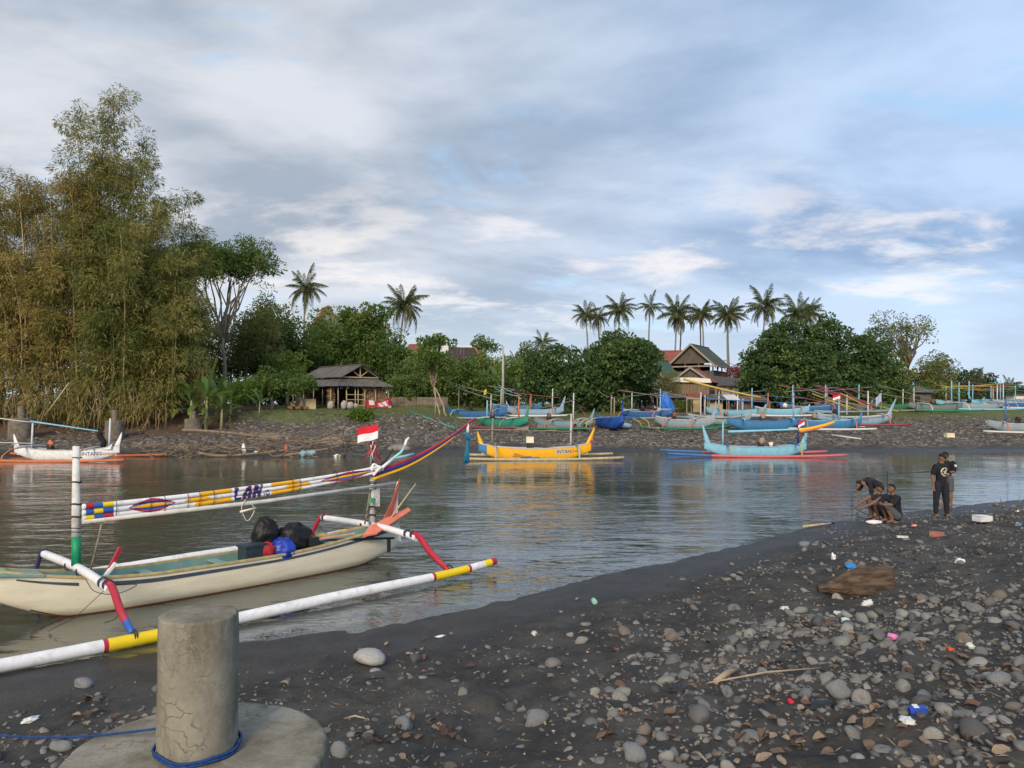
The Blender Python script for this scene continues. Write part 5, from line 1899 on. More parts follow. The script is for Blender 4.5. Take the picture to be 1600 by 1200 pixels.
# ---------------- bamboo
def bamboo(label, d, specs, seed, leaf, dens=1.0):
    """specs: list of (px_base, px_top, py_top, bow)"""
    rs = np.random.default_rng(seed)
    x0 = np.mean([s[0] for s in specs])
    bx = X(x0, d); by = d
    g0 = gz(bx, by)
    t = thing('bamboo_clump', label, 'bamboo', (bx, by, g0), 0, 'bamboo on the left bank')
    Cs, Ds, Ts = [], [], []
    for (pb, ptp, pyt, bow) in specs:
        dd = rs.uniform(-2.5, 3.0)
        a = np.array([X(pb, d) - bx, dd * .5, 0.0])
        top = np.array([X(ptp, d) - bx, dd, Z(pyt, d) - g0])
        n = 16
        pts = []
        for i in range(n + 1):
            q = i / n
            p = a + (top - a) * q
            p[0] = a[0] + (top[0] - a[0]) * q ** 2.2 + bow * math.sin(math.pi * q)
            p[2] = top[2] * (1 - (1 - q) ** 1.25) if q < 1 else top[2]
            pts.append(p)
        MB().tube(pts, [.065 * (1 - .85 * i / n) + .008 for i in range(n + 1)], 6).build('culm', BAMBOO if rs.random() < .5 else mat('bamboo_green', (.15, .17, .06), .6, .25, 5), t)
        # leafy sprays: separate billows along the culm, thinner towards the tip
        pts = np.array(pts)
        nsp = int(30 * dens)
        tint0 = rs.uniform(.05, .75) if leaf == 'bamboo_dry' else rs.uniform(0, .42)
        for k in range(nsp):
            q = rs.uniform(.12, 1.0) ** .8
            i = min(n - 1, int(q * n)); f = q * n - i
            o = pts[i] * (1 - f) + pts[i + 1] * f
            thin = max(0, q - .55) / .45
            th = rs.uniform(0, 6.283)
            reach = rs.uniform(.3, 2.2) * (1 - .45 * thin)
            dr = np.array([math.cos(th), math.sin(th), rs.uniform(-.25, .45)])
            c = o + dr * reach
            rad = np.array([1.0, 1.0, .72]) * rs.uniform(.5, 1.25) * (1 - .35 * thin)
            m = int(175 * (rad[0] ** 1.5) * rs.uniform(.5, 1.25)) + 20
            v = rs.normal(0, 1, (m, 3)); v /= np.linalg.norm(v, axis=1, keepdims=True)
            P0 = c + v * (rs.uniform(.15, 1, m) ** .5)[:, None] * rad
            D0 = v * .9 + dr * .35 + rs.normal(0, .45, (m, 3)); D0[:, 2] -= .30
            Cs.append(P0); Ds.append(D0)
            Ts.append(np.clip(np.full(m, tint0 + rs.normal(.05, .28)) + rs.normal(0, .06, m), 0, 1))
            # twig carrying the spray
            Cs.append(np.array([o])); Ds.append(np.array([dr])); Ts.append(np.array([.9]))
    Cs = np.vstack(Cs); Ds = np.vstack(Ds); T = np.concatenate(Ts)
    ok = Cs[:, 2] > .4
    Cs, Ds, T = Cs[ok], Ds[ok], T[ok]
    V, F = leaf_cloud(Cs, Ds, rs.uniform(.16, .50, len(Cs)), rs.uniform(.035, .085, len(Cs)), rs, .2)
    put_crown('foliage', V, F, np.repeat(T, 4), LM[leaf], t)
    return t


rb = np.random.default_rng(8)


def bspec(n, b0, b1, t0, t1, topf, bw=1.0):
    out = []
    for k in range(n):
        q = (k + rb.uniform(-.3, .3)) / max(1, n - 1)
        out.append((b0 + (b1 - b0) * q, t0 + (t1 - t0) * q + rb.uniform(-8, 8), topf(q) + rb.uniform(-10, 26), rb.uniform(-bw, bw)))
    return out


bamboo('broad golden bamboo thicket at the left edge of the bank', 60, bspec(22, -70, 120, -110, 125, lambda q: 300 - 26 * q) + bspec(12, -40, 120, -60, 110, lambda q: 380 + 30 * q), 31, 'bamboo_dry', 1.0)
bamboo('tallest feathery bamboo plume rising above the thicket', 61.5, [(170, 172, 148, .2), (160, 108, 160, -.3), (182, 200, 205, .3), (150, 130, 205, 0), (176, 160, 190, 0), (190, 212, 262, .4), (165, 150, 250, .2), (140, 96, 250, 0), (196, 222, 300, .3), (150, 120, 290, 0)]
       , 33, 'bamboo', 1.7)
bamboo('green bamboo between the tall plume and the slender right plume', 59, bspec(14, 130, 262, 120, 262, lambda q: 330 + 60 * q) + bspec(10, 140, 270, 120, 285, lambda q: 440 + 20 * q), 35, 'bamboo', 1.0)
bamboo('slender green bamboo plume at the right end of the thicket', 62, [(258, 278, 300, .2), (252, 262, 330, 0), (266, 292, 345, .3), (262, 306, 400, .4), (256, 250, 400, 0), (270, 316, 440, .3), (262, 280, 430, 0)], 37, 'bamboo', 1.3)
# dry lower skirt of the thicket
def skirt(label, px0, px1, d, h, seed, leaf, n=60, per=90):
    rs = np.random.default_rng(seed)
    bx = X((px0 + px1) / 2, d); g0 = gz(bx, d)
    t = thing('undergrowth', label, 'undergrowth', (bx, d, g0), 0, 'undergrowth on the left bank')
    ce = [np.array([X(rs.uniform(px0, px1), d) - bx, rs.uniform(-.8, 1.2), rs.uniform(.3, 1) ** 1.2 * h]) for _ in range(n)]
    V, F, T = clump_crown(rs, ce, [np.array([.9, .7, .8]) * rs.uniform(.6, 1.2) for _ in ce], per, .42, .07, -.7, .3, .45, .2)
    put_crown('foliage', V, F, T, LM[leaf], t)
    mb = MB()
    for k in range(36):
        x = X(rs.uniform(px0, px1), d) - bx
        hh = rs.uniform(.6, 1) * h * 1.1
        mb.tube([(x, rs.uniform(-1.2, .3), 0), (x + rs.normal(0, .3), -.5, hh * .5), (x + rs.normal(0, .7), -.3, hh)], [.03, .025, .012], 5)
    tag(mb.build('canes', mat('dry_cane', (.30, .225, .13), .8, .3, 4), t), kind='stuff')


skirt('dry golden undergrowth below the bamboo at the left edge', -30, 130, 57.5, 4.2, 51, 'bamboo_dry', 50, 100)
skirt('tangled brown undergrowth around the bamboo stems', 120, 262, 57.5, 3.6, 52, 'bamboo_dry', 46, 90)
skirt('green undergrowth between the bamboo and the banana plants', 230, 330, 61, 4.4, 53, 'bamboo', 50, 90)
# one long leaning cane in front
a, b = at(70, 650, 56), at(108, 598, 56)
tag(MB().tube([a, b], .05, 7).build('bamboo_pole', BAMBOO), 'dry cane leaning against the undergrowth near the white moored boat', 'pole')

# ---------------- coconut palms
def frond_mesh(seed, L=4.7, droop=1.0, dry=0.0):
    rs = np.random.default_rng(seed)
    n = 30
    V = []; F = []; T = []
    # rachis curve in xz plane
    def rc(q):
        x = L * (q - .18 * droop * q ** 2.2)
        z = L * (.30 * q - .62 * droop * q ** 2.1)
        return np.array([x, 0, z])
    for s in (-1, 1):
        for i in range(n):
            q = .10 + .90 * i / (n - 1)
            o = rc(q)
            ll = L * .19 * (math.sin(math.pi * min(1, .15 + q * .85)) ** .6) * rs.uniform(.85, 1.1) + .1
            w = .06
            fwd = (rc(min(1, q + .02)) - rc(q - .02)); fwd /= np.linalg.norm(fwd)
            d = np.array([.0, s * .66, -.62]) + fwd * .62 + rs.normal(0, .07, 3); d /= np.linalg.norm(d)
            tip = o + d * ll; tip[2] -= ll * .30
            mid = o + d * ll * .5
            b = len(V)
            V += [o - fwd * w * .5, o + fwd * w * .5, mid + fwd * w * .75, tip, mid - fwd * w * .75]
            F.append((b, b + 1, b + 2, b + 3, b + 4)); T += [dry] * 5
    b = len(V)
    m = 8
    for i in range(m + 1):
        o = rc(i / m); r = .05 * (1 - .8 * i / m) + .008
        V += [o + np.array([0, -r, 0]), o + np.array([0, 0, r]), o + np.array([0, r, 0])]; T += [.5 + dry * .5] * 3
    for i in range(m):
        for k in range(2):
            F.append((b + i * 3 + k, b + i * 3 + k + 1, b + i * 3 + 4 + k, b + i * 3 + 3 + k))
    me = bpy.data.meshes.new('frond')
    me.from_pydata([tuple(v) for v in V], [], F)
    attr(me, 'tint', T)
    me.materials.append(LM['palm'])
    return me


FRONDS = [frond_mesh(i, 4.7, dr, dry) for i, (dr, dry) in enumerate(((.45, .05), (.7, .1), (.95, .12), (1.2, .2), (1.5, .45), (1.0, .0)))]


def palm(label, base, h, seed, scale=1.0, lean=(0, 0), nf=20, group='coconut palms on the skyline', tr=.17):
    rs = np.random.default_rng(seed)
    t = thing('coconut_palm', label, 'palm tree', base, 0, group)
    pts = [Vector((lean[0] * q ** 1.6 + .15 * math.sin(q * 5 + seed), lean[1] * q, h * q - .3 * (1 - q))) for q in np.linspace(0, 1, 9)]
    MB().tube(pts, [tr * (1.25 - .55 * i / 8) for i in range(9)], 8).build('trunk', PALMBARK, t)
    top = pts[-1]
    nf = int(nf * 1.35)
    tilt = rs.uniform(-.22, .22)
    for k in range(nf):
        q = k / nf
        el = 72 - 128 * q + rs.uniform(-14, 14) - (40 if k >= nf - 2 and seed % 2 else 0)      # young upright fronds first
        me = FRONDS[0 if q < .15 else 5 if q < .3 else 1 if q < .5 else 2 if q < .7 else 3 if q < .88 else 4]
        o = link('frond', me, None, t, top, (tilt, -R(el) * .85, k * 2.39996 + rs.uniform(-.25, .25)), (scale * rs.uniform(.72, 1.12),) * 3)
    mb = MB()
    for k in range(7):
        a = rs.uniform(0, 6.28)
        mb.add(*ico1((.30 * math.cos(a) * scale, .30 * math.sin(a) * scale, -.25 + rs.uniform(-.15, .1)), .13), 0, True)
    tag(mb.build('coconuts', mat('coconut', (.16, .14, .05), .6, .3), t, top), kind='stuff')
    return t


def ico1(c, r):
    g = (1 + 5 ** .5) / 2
    V = np.array([(-1, g, 0), (1, g, 0), (-1, -g, 0), (1, -g, 0), (0, -1, g), (0, 1, g), (0, -1, -g), (0, 1, -g), (g, 0, -1), (g, 0, 1), (-g, 0, -1), (-g, 0, 1)], float)
    V = V / np.linalg.norm(V[0]) * r + np.array(c)
    F = [(0, 11, 5), (0, 5, 1), (0, 1, 7), (0, 7, 10), (0, 10, 11), (1, 5, 9), (5, 11, 4), (11, 10, 2), (10, 7, 6), (7, 1, 8), (3, 9, 4), (3, 4, 2), (3, 2, 6), (3, 6, 8), (3, 8, 9), (4, 9, 5), (2, 4, 11), (6, 2, 10), (8, 6, 7), (9, 8, 1)]
    return V, F


def palm_px(label, pxb, pxt, pyt, d, seed, scale=1.0, nf=20, z0=3.0):
    """crown centre at (pxt, pyt)"""
    x = X(pxb, d)
    palm(label, (x, d, z0), Z(pyt, d) - z0, seed, scale, ((pxt - pxb) / FPX * d, 0), nf)


palm_px('coconut palm standing alone right of the big feathery tree', 474, 477, 452, 132, 1, 1.0, 22)
palm_px('tall coconut palm with a bare pale trunk behind the thatched shed', 623, 630, 478, 118, 2, .98, 26)
palm_px('coconut palm half hidden between the bamboo and the feathery tree', 306, 302, 412, 118, 3, .95, 18)
palm_px('short distant coconut palm left of the dark round tree', 846, 848, 536, 150, 4, .72, 16)
palm_px('leftmost coconut palm of the row above the dark tree', 919, 916, 492, 150, 5, .80, 18)
palm_px('coconut palm crowding the leftmost one of the row', 938, 936, 496, 156, 6, .80, 18)
palm_px('dense coconut palm just above the top of the dark tree', 968, 969, 484, 150, 7, .95, 24)
palm_px('slim coconut palm with few fronds left of the red roof', 1014, 1016, 480, 150, 8, .80, 14)
palm_px('coconut palm with the thick trunk above the red roof', 1055, 1057, 490, 148, 9, 1.0, 22)
palm_px('thin coconut palm leaning out behind the thick trunked one', 1061, 1064, 497, 156, 10, .85, 14)
palm_px('coconut palm above the ridge of the green roof', 1099, 1098, 490, 150, 11, .88, 18)
palm_px('thin trunked coconut palm beside the one above the green ridge', 1094, 1096, 496, 158, 12, .75, 12)
palm_px('coconut palm with drooping fronds over the green roof slope', 1136, 1139, 492, 148, 13, 1.0, 18)
palm_px('second trunk coconut palm over the green roof slope', 1141, 1138, 496, 153, 14, .85, 14)
palm_px('tall coconut palm at the left end of the big dark trees', 1192, 1195, 480, 140, 15, 1.05, 22)
palm_px('coconut palm with one long frond reaching left', 1246, 1247, 492, 140, 16, 1.0, 20)
palm_px('coconut palm behind the one with the long left frond', 1268, 1266, 488, 146, 17, .95, 20)
palm_px('far coconut palm on the shore near the right edge', 1578, 1578, 605, 190, 18, .80, 18)
palm_px('small far coconut palm cut by the right edge', 1602, 1601, 614, 190, 19, .80, 14)
palm_px('stubby coconut palm poking over the far right trees', 1527, 1527, 590, 205, 20, .8, 14)
palm_px('tiny far coconut palm above the hedge by the utility pole', 803, 803, 560, 165, 21, .55, 12)

# ---------------- banana plants
def banana_leaf(seed, L=2.2, w=.5, droop=.7):
    rs = np.random.default_rng(seed)
    n = 14
    V = []; F = []; T = []
    for i in range(n + 1):
        q = i / n
        x = L * (q - .16 * droop * q * q); z = L * (.85 * q * (1 - .75 * droop * q))
        ww = w * (math.sin(math.pi * min(1, max(0, (q - .12) / .9))) ** .55 if q > .12 else .06)
        for s in (-1, 0, 1):
            V.append((x, s * ww / 2, z + (.10 * ww if s else 0) + rs.normal(0, .012)))
            T.append(.1 + .5 * (q > .9))
    for i in range(n):
        if i in (5, 9): continue_gap = True
        for k in range(2):
            F.append((i * 3 + k, i * 3 + k + 1, i * 3 + 4 + k, i * 3 + 3 + k))
    me = bpy.data.meshes.new('leaf'); me.from_pydata(V, [], F)
    me.polygons.foreach_set('use_smooth', [True] * len(F))
    attr(me, 'tint', T); me.materials.append(LM['banana'])
    return me


BLEAF = [banana_leaf(i, 2.2, .55, dr) for i, dr in enumerate((.35, .6, .85, 1.1))]


def banana(label, base, h, seed, nl=7, scale=1.0, group='banana plants on the left bank'):
    rs = np.random.default_rng(seed)
    t = thing('banana_plant', label, 'banana plant', base, 0, group)
    MB().tube([(0, 0, -.1), (.03, 0, h * .5), (.05, 0, h)], [.13 * scale, .10 * scale, .06 * scale], 8).build('stem', mat('banana_stem', (.24, .22, .10), .7, .3, 5), t)
    for k in range(nl):
        link('leaf', BLEAF[k % 4 if k else 0], None, t, (.05, 0, h - .1 * k), (0, -R(38) + R(10) * k + rs.uniform(-.1, .1), k * 2.4 + rs.uniform(-.4, .4)), (scale * rs.uniform(.8, 1.1),) * 3)


for i, (px, py, d, h, sc, lab) in enumerate((
        (298, 634, 57.5, 2.0, 1.05, 'banana plant leaning left with broad leaves beside the bamboo'),
        (322, 640, 57.0, 2.5, 1.15, 'tallest banana plant of the bank group with upright leaves'),
        (338, 634, 59.0, 1.9, 1.0, 'banana plant in the middle of the bank group'),
        (346, 638, 57.4, 1.6, 1.0, 'short banana plant at the right of the bank group'),
        (360, 632, 59.5, 1.7, .9, 'outer right banana plant of the bank group'),
        (405, 628, 60, 1.3, .55, 'young thin banana plant standing apart on the turf'),
        (776, 610, 80, 2.6, 1.15, 'banana plant with pale leaves left of the utility pole'),
        (797, 612, 82, 2.8, 1.1, 'banana plant with pale leaves right of the utility pole'),
        (758, 612, 82, 2.4, 1.0, 'banana plant below the orange gable'))):
    banana(lab, gb(px, py, d), h, 70 + i, 8 if sc > .8 else 5, sc)

# ---------------- broadleaf trees
tree('feathery_tree', 'tall feathery tree with a forked pale trunk right of the bamboo', gb(348, 632, 74), 0, 4.7, 4.0, 2.9, 101, 'mid', 250, 95, .27, .13, cz=Z(428, 74) - 3.0, trunk_h=6.4, tr=.20, bark=PALEBARK, flat=True, cl=(.5, 1.0), limbs=18, hollow=.2, tint_p=.1)
tree('vine_tree', 'leaning vine covered tree below the feathery crown', gb(385, 630, 77), 0, 3.4, 2.5, 3.3, 102, 'olive', 110, 70, .30, .13, cz=Z(525, 77) - 3, tr=.15, tint_p=.3, limbs=14, hollow=.25)
tree('broadleaf_tree', 'dense mid green tree behind the left part of the shed', gb(440, 628, 84), 0, 4.3, 3, 3.9, 103, 'mid', 120, 70, .34, .18, cz=Z(548, 84) - 3, hollow=.3, tint_p=.2)
tree('broadleaf_tree', 'tall bright green tree above the shed roof', gb(510, 625, 92), 0, 4.6, 3, 5.0, 104, 'light', 150, 70, .34, .19, cz=Z(545, 92) - 3, hollow=.35, group='trees behind the shed')
tree('broadleaf_tree', 'large leaved tree with a pointed top right of the red hidden roof', gb(565, 626, 88), 0, 3.6, 2.8, 4.6, 105, 'mid', 130, 60, .42, .24, cz=Z(530, 88) - 3, hollow=.4, group='trees behind the shed')
tree('broadleaf_tree', 'low green tree at the right end of the shed', gb(608, 630, 86), 0, 3.3, 2.8, 3.2, 106, 'mid', 100, 70, .34, .18, cz=Z(575, 86) - 3, hollow=.3, group='trees behind the shed')
tree('broadleaf_tree', 'dark tree behind the banana plants', gb(330, 622, 82), 0, 5.2, 3, 4.2, 107, 'olive', 130, 60, .34, .16, cz=Z(560, 82) - 3, hollow=.3)
tree('terraced_tree', 'small tree with two thin leaning trunks and layered branches', gb(690, 643, 65), 0, 2.3, 1.8, 1.25, 108, 'mid', 46, 75, .26, .15, cz=Z(565, 65) - 2.6, trunk_h=2.6, tr=.075, bark=PALEBARK, lean=(-.9, 0), fork=(-.15, .55), flat=True, limbs=14, hollow=.2)
tree('leafy_sapling', 'large leaved sapling top rising above the layered tree', gb(680, 632, 66), 0, 1.7, 1.2, .8, 109, 'mid', 16, 36, .34, .26, cz=Z(528, 66) - 2.7, trunk_h=4.0, tr=.05, bark=PALEBARK, limbs=10, cl=(.3, .5), hollow=.3)
tree('hedge_tree', 'green hedge tree below the dark brown roof', gb(725, 626, 80), 0, 3.2, 2, 2.0, 110, 'mid', 70, 70, .30, .17, cz=Z(595, 80) - 3, hollow=.3)
tree('hedge_tree', 'green hedge tree left of the dark brown roof', gb(660, 626, 82), 0, 3.6, 2, 2.6, 111, 'mid', 80, 70, .30, .17, cz=Z(590, 82) - 3, hollow=.3)
tree('hedge_tree', 'bushy tree between the utility pole and the dark round tree', gb(795, 626, 84), 0, 3.0, 2, 2.2, 112, 'light', 70, 70, .30, .17, cz=Z(590, 84) - 3, hollow=.3, tint_p=.25)
tree('broadleaf_tree', 'broad dark leaved tree left of the taller dark tree', gb(868, 640, 73), 0, 3.9, 3.0, 3.1, 113, 'dark', 220, 90, .30, .22, cz=Z(592, 73) - 2.8, hollow=.5, cl=(.45, .8), tint_p=.14, group='dark leaved shore trees')
tree('broadleaf_tree', 'tall dark leaved tree in front of the red roofed house', gb(975, 640, 74), 0, 3.9, 3.2, 4.1, 114, 'dark', 270, 90, .30, .22, cz=Z(575, 74) - 2.8, hollow=.5, cl=(.45, .85), tint_p=.14, group='dark leaved shore trees')
tree('broadleaf_tree', 'biggest dark tree with a wide crown right of the house', gb(1235, 645, 78), 0, 5.0, 3.6, 4.7, 115, 'dark', 330, 88, .32, .24, cz=Z(575, 78) - 2.8, hollow=.5, cl=(.45, .9), tint_p=.14, group='dark leaved shore trees')
tree('broadleaf_tree', 'dark tree joined to the right of the biggest dark tree', gb(1318, 645, 79), 0, 4.4, 3.6, 4.6, 116, 'dark', 300, 88, .32, .24, cz=Z(578, 79) - 2.8, hollow=.5, cl=(.45, .9), tint_p=.12, group='dark leaved shore trees')
tree('broadleaf_tree', 'shady tree at the right end of the dark trees', gb(1385, 645, 82), 0, 3.2, 3.0, 3.8, 117, 'mid', 180, 100, .27, .17, cz=Z(585, 82) - 2.8, hollow=.45, cl=(.45, .85), tint_p=.1, group='dark leaved shore trees')
tree('sparse_tree', 'thin spreading tree with bare twigs above the far right boats', gb(1420, 640, 92), 0, 5.0, 3.4, 3.4, 118, 'olive', 74, 46, .26, .15, cz=Z(535, 92) - 2.9, trunk_h=5.2, tr=.2, limbs=46, hollow=.35, cl=(.5, .9), flat=True)
tree('shore_tree', 'brownish low tree below the sparse spreading crown', gb(1450, 640, 90), 0, 4.4, 3, 3.3, 119, 'olive', 110, 70, .30, .15, cz=Z(592, 90) - 2.9, hollow=.35, tint_p=.35)
tree('shore_tree', 'dark low tree left of the far coconut palms', gb(1492, 640, 112), 0, 4.5, 3, 3.0, 120, 'far', 90, 70, .36, .2, cz=Z(606, 112) - 2.9, hollow=.35)
tree('shore_tree', 'far dark tree with a pointed top near the right edge', gb(1530, 636, 150), 0, 5.0, 3, 3.4, 121, 'far', 80, 60, .5, .28, cz=Z(612, 150) - 2.9, hollow=.35)
tree('shore_tree', 'low far tree left of the stubby far palm', (X(1508, 140), 140, 2.8), 0, 5.0, 3, 3.0, 131, 'far', 70, 60, .5, .28, cz=Z(606, 140) - 2.8, hollow=.35)
tree('shore_tree', 'low far tree between the stubby palm and the shore palm', (X(1552, 165), 165, 2.8), 0, 5.0, 3, 2.6, 132, 'far', 60, 60, .5, .28, cz=Z(616, 165) - 2.8, hollow=.35)
tree('shore_tree', 'low far tree at the right edge below the palms', (X(1598, 175), 175, 2.8), 0, 5.0, 3, 2.2, 133, 'far', 60, 60, .5, .28, cz=Z(620, 175) - 2.8, hollow=.35)
tree('garden_shrub', 'pale green bush left of the plank walled house', gb(1046, 618, 80), 0, 1.5, 1.2, 1.7, 122, 'olive', 40, 80, .22, .06, cz=Z(598, 80) - 2.9, hollow=.2, cat='bush', limbs=4, tint_p=.25)
tree('flowering_shrub', 'dark pink bougainvillea beside the street lamp', gb(1155, 618, 90), 0, 1.5, 1.0, 1.1, 123, 'pink', 30, 60, .22, .16, cz=Z(590, 90) - 2.9, hollow=.2, cat='bush', limbs=4)
tree('garden_shrub', 'brown leaved bush at the foot of the street lamp pole', gb(1186, 622, 84), 0, 1.0, .9, 1.5, 124, 'olive', 26, 70, .22, .09, cz=Z(603, 84) - 2.9, hollow=.2, cat='bush', limbs=4, tint_p=.9)
tree('garden_tree', 'tree top behind the orange gable roof', (X(752, 110), 110, 3), 0, 1.9, 1.5, 1.6, 125, 'mid', 30, 50, .36, .2, cz=Z(540, 110) - 3, limbs=5)
for i, (px, py, d, rx, rz, pz, lf, lab) in enumerate((
        (270, 636, 60, 1.6, 1.1, 612, 'mid', 'leafy shrub at the foot of the slender bamboo'),
        (375, 634, 63, 1.6, 1.0, 612, 'light', 'bright leafy shrub right of the banana plants'),
        (425, 634, 66, 2.0, 1.3, 600, 'mid', 'green shrub between the young banana and the shed'),
        (470, 633, 66.5, 1.7, .9, 603, 'mid', 'spreading shrub in front of the shed left end'),
        (630, 628, 78, 2.0, 1.6, 605, 'mid', 'green shrub right of the firewood shed'),
        (450, 618, 76, 2.6, 1.8, 580, 'light', 'pale palm like shrub above the shed left eave'),
        (565, 640, 60.8, .8, .28, 648, 'light', 'low weed tuft on the gravel step'),
        (1070, 640, 74, 1.0, .5, 636, 'olive', 'low brown shrub under the kiosk awning'))):
    tree('shrub', lab, gb(px, py, d), 0, rx, rx * .8, rz, 140 + i, lf, int(16 + 22 * rx), 60, .26, .12, cz=max(rz * .8, Z(pz, d) - gz(X(px, d), d)), cat='bush', limbs=4, hollow=.15, tint_p=.15, cl=(.3, .6), group='shrubs on the far bank')

for i, (px, d, rx, rz, pz, lf, lab) in enumerate((
        (235, 70, 3.6, 3.6, 575, 'olive', 'shadowy tree filling the gap right of the bamboo stems'),
        (290, 78, 3.4, 4.4, 540, 'bamboo', 'yellow green tree behind the slender bamboo'),
        (408, 82, 2.8, 3.6, 560, 'olive', 'olive tree between the feathery tree and the shed'),
        (420, 92, 3.4, 4.6, 520, 'olive', 'tall vine draped tree under the lone coconut palm'),
        (478, 88, 3.0, 3.6, 565, 'mid', 'round green tree just left of the shed ridge'),
        (545, 98, 4.0, 3.6, 545, 'mid', 'green tree behind the shed ridge'),
        (592, 96, 3.4, 4.4, 560, 'olive', 'olive green tree at the foot of the bare trunked palm'),
        (640, 92, 3.0, 3.2, 585, 'mid', 'leafy tree between the palm trunk and the layered tree'),
        (700, 90, 3.0, 2.2, 600, 'mid', 'leafy tree under the cream roof edge'),
        (770, 92, 3.4, 2.8, 590, 'light', 'fresh green tree under the utility line'),
        (828, 96, 3.0, 3.4, 580, 'mid', 'mid green tree behind the left dark tree'),
        (1278, 84, 3.4, 4.2, 570, 'dark', 'dark tree filling the gap between the two biggest dark trees'),
        (1190, 82, 2.2, 3.0, 600, 'dark', 'low dark tree right of the street lamp pole'),
        (918, 80, 2.6, 3.2, 595, 'dark', 'dark tree joining the two dark trees left of the house'),
        (1000, 92, 2.4, 2.6, 600, 'dark', 'dark tree in the shade beside the scooters'),
        (1190, 96, 2.6, 3.0, 590, 'dark', 'dark tree behind the street lamp pole'))):
    tree('backing_tree', lab, (X(px, d), d, 2.95), 0, rx, rx * .7, rz, 170 + i, lf, int(30 * rx), 58, .36, .2, cz=Z(pz, d) - 2.95, hollow=.2, tint_p=.2, limbs=7, cl=(.6, 1.05), group='trees filling the far bank')

for i, (px, d, lab) in enumerate(((215, 66, 'shaded hedge under the bamboo right edge'), (262, 70, 'shaded hedge behind the banana plants'), (312, 74, 'hedge right behind the tallest banana'), (365, 78, 'hedge under the forked pale trunk'), (415, 80, 'hedge behind the young banana plant'),
                                  (462, 82, 'hedge left behind the shed'), (640, 84, 'hedge behind the garden wall'), (690, 80, 'hedge behind the layered tree'), (742, 80, 'hedge under the dark brown roof'), (780, 79, 'hedge at the foot of the utility pole'), (835, 80, 'hedge in shade of the left dark tree'), (930, 80, 'hedge in shade between the dark trees'), (1000, 82, 'hedge behind the scooters'),
                                  (1230, 84, 'hedge in shade of the biggest dark tree'), (1310, 84, 'hedge in shade right of the biggest dark tree'), (1390, 86, 'hedge behind the green half hidden boat'), (1470, 96, 'hedge behind the slate boat'))):
    tree('hedge', lab, (X(px, d), d, 2.9), 0, 3.0, 1.4, 1.6, 210 + i, 'dark' if px > 800 else 'mid', 40, 55, .34, .2, cz=1.5, hollow=.1, limbs=5, cat='hedge', cl=(.5, .8), group='hedges closing the far bank', trunk_h=.8, tr=.08)

# ---------------- distant wood behind everything (one mass)
def distant_wood():
    rs = np.random.default_rng(77)
    ce = []; ra = []
    for k in range(620):
        px = rs.uniform(-260, 1860)
        d = rs.uniform(175, 215)
        top = 600 + 10 * math.sin(px / 90) + (6 if 820 < px < 1480 else 0) + (-30 if px < 640 else 0) + (14 if px > 1480 else 0)
        pz = rs.uniform(top, 640)
        ce.append(np.array([X(px, d), d, max(2.8, Z(pz, d))])); ra.append(np.array([1.6, 1.2, 1.1]) * rs.uniform(.8, 1.5))
    V, F, T = clump_crown(rs, ce, ra, 44, 1.0, .6, .3, .1, .1, .4)
    o = put_crown('distant_wood', V, F, T, LM['far'], None)
    tag(o, 'distant green wood closing the view behind the village', 'wood', kind='stuff')


distant_wood()


def turf_blades():
    rs = np.random.default_rng(5)
    N = 46000
    x = rs.uniform(-22, 40, N); y = rs.uniform(58, 80, N)
    s2 = far_s(x, y); n = fbm(x * .5, y * .5, 71, 4)
    left = sstep(-2, -9, x)
    start = 11.8 * left + 13 * (1 - left)
    k = sstep(-1.0, 1.6, s2 - start + (n - .5) * 5) * np.where(x > 12, sstep(26, 34, x), 1) * sstep(.22, .42, n + .1)
    ok = rs.random(N) < k
    x, y = x[ok], y[ok]
    z = terrain(x, y)
    C0 = np.stack([x, y, z - .01], -1)
    D = rs.normal(0, .45, (len(x), 3)); D[:, 2] = 1
    V, F = leaf_cloud(C0, D, rs.uniform(.06, .20, len(x)), .03, rs, .1)
    o = put_crown('turf_grass', V, F, np.repeat(rs.random(len(x)) ** 2, 4), LM['grass'], None)
    tag(o, 'rough green grass growing on top of the far bank', 'grass', kind='stuff')


turf_blades()
# ------------------------------------------------------------ buildings
ROOFG = mat('weathered_grey_roof', (.105, .10, .098), .85, .25, 2.5, (.045, .043, .042), .6, 1.6)
ROOFR = mat('red_tile_roof', (.24, .075, .05), .85, .2, 3, (.10, .05, .04), .6, 1.4)
ROOFGR = mat('green_roof', (.058, .072, .052), .85, .2, 3, (.035, .05, .04), .6, 1.5)
ROOFD = mat('dark_brown_roof', (.05, .035, .032), .85, .2, 3)
PLANK = mat('brown_plank', (.20, .14, .098), .85, .25, 2, (.12, .085, .06), .6, 3, stretch=(3, 3, .5))
PLANKG = mat('grey_plank', (.10, .083, .066), .85, .25, 2, (.09, .08, .07), .6, 3, stretch=(3, 3, .5))
TRIM = mat('pale_trim', (.27, .24, .205), .7, .1, 4)
PLASTER = mat('grey_plaster', (.27, .25, .23), .9, .15, 2, (.13, .12, .11), .6, 1.5)
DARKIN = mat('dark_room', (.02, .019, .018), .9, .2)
BEIGE = mat('woven_bamboo_panel', (.46, .36, .21), .85, .2, 20)


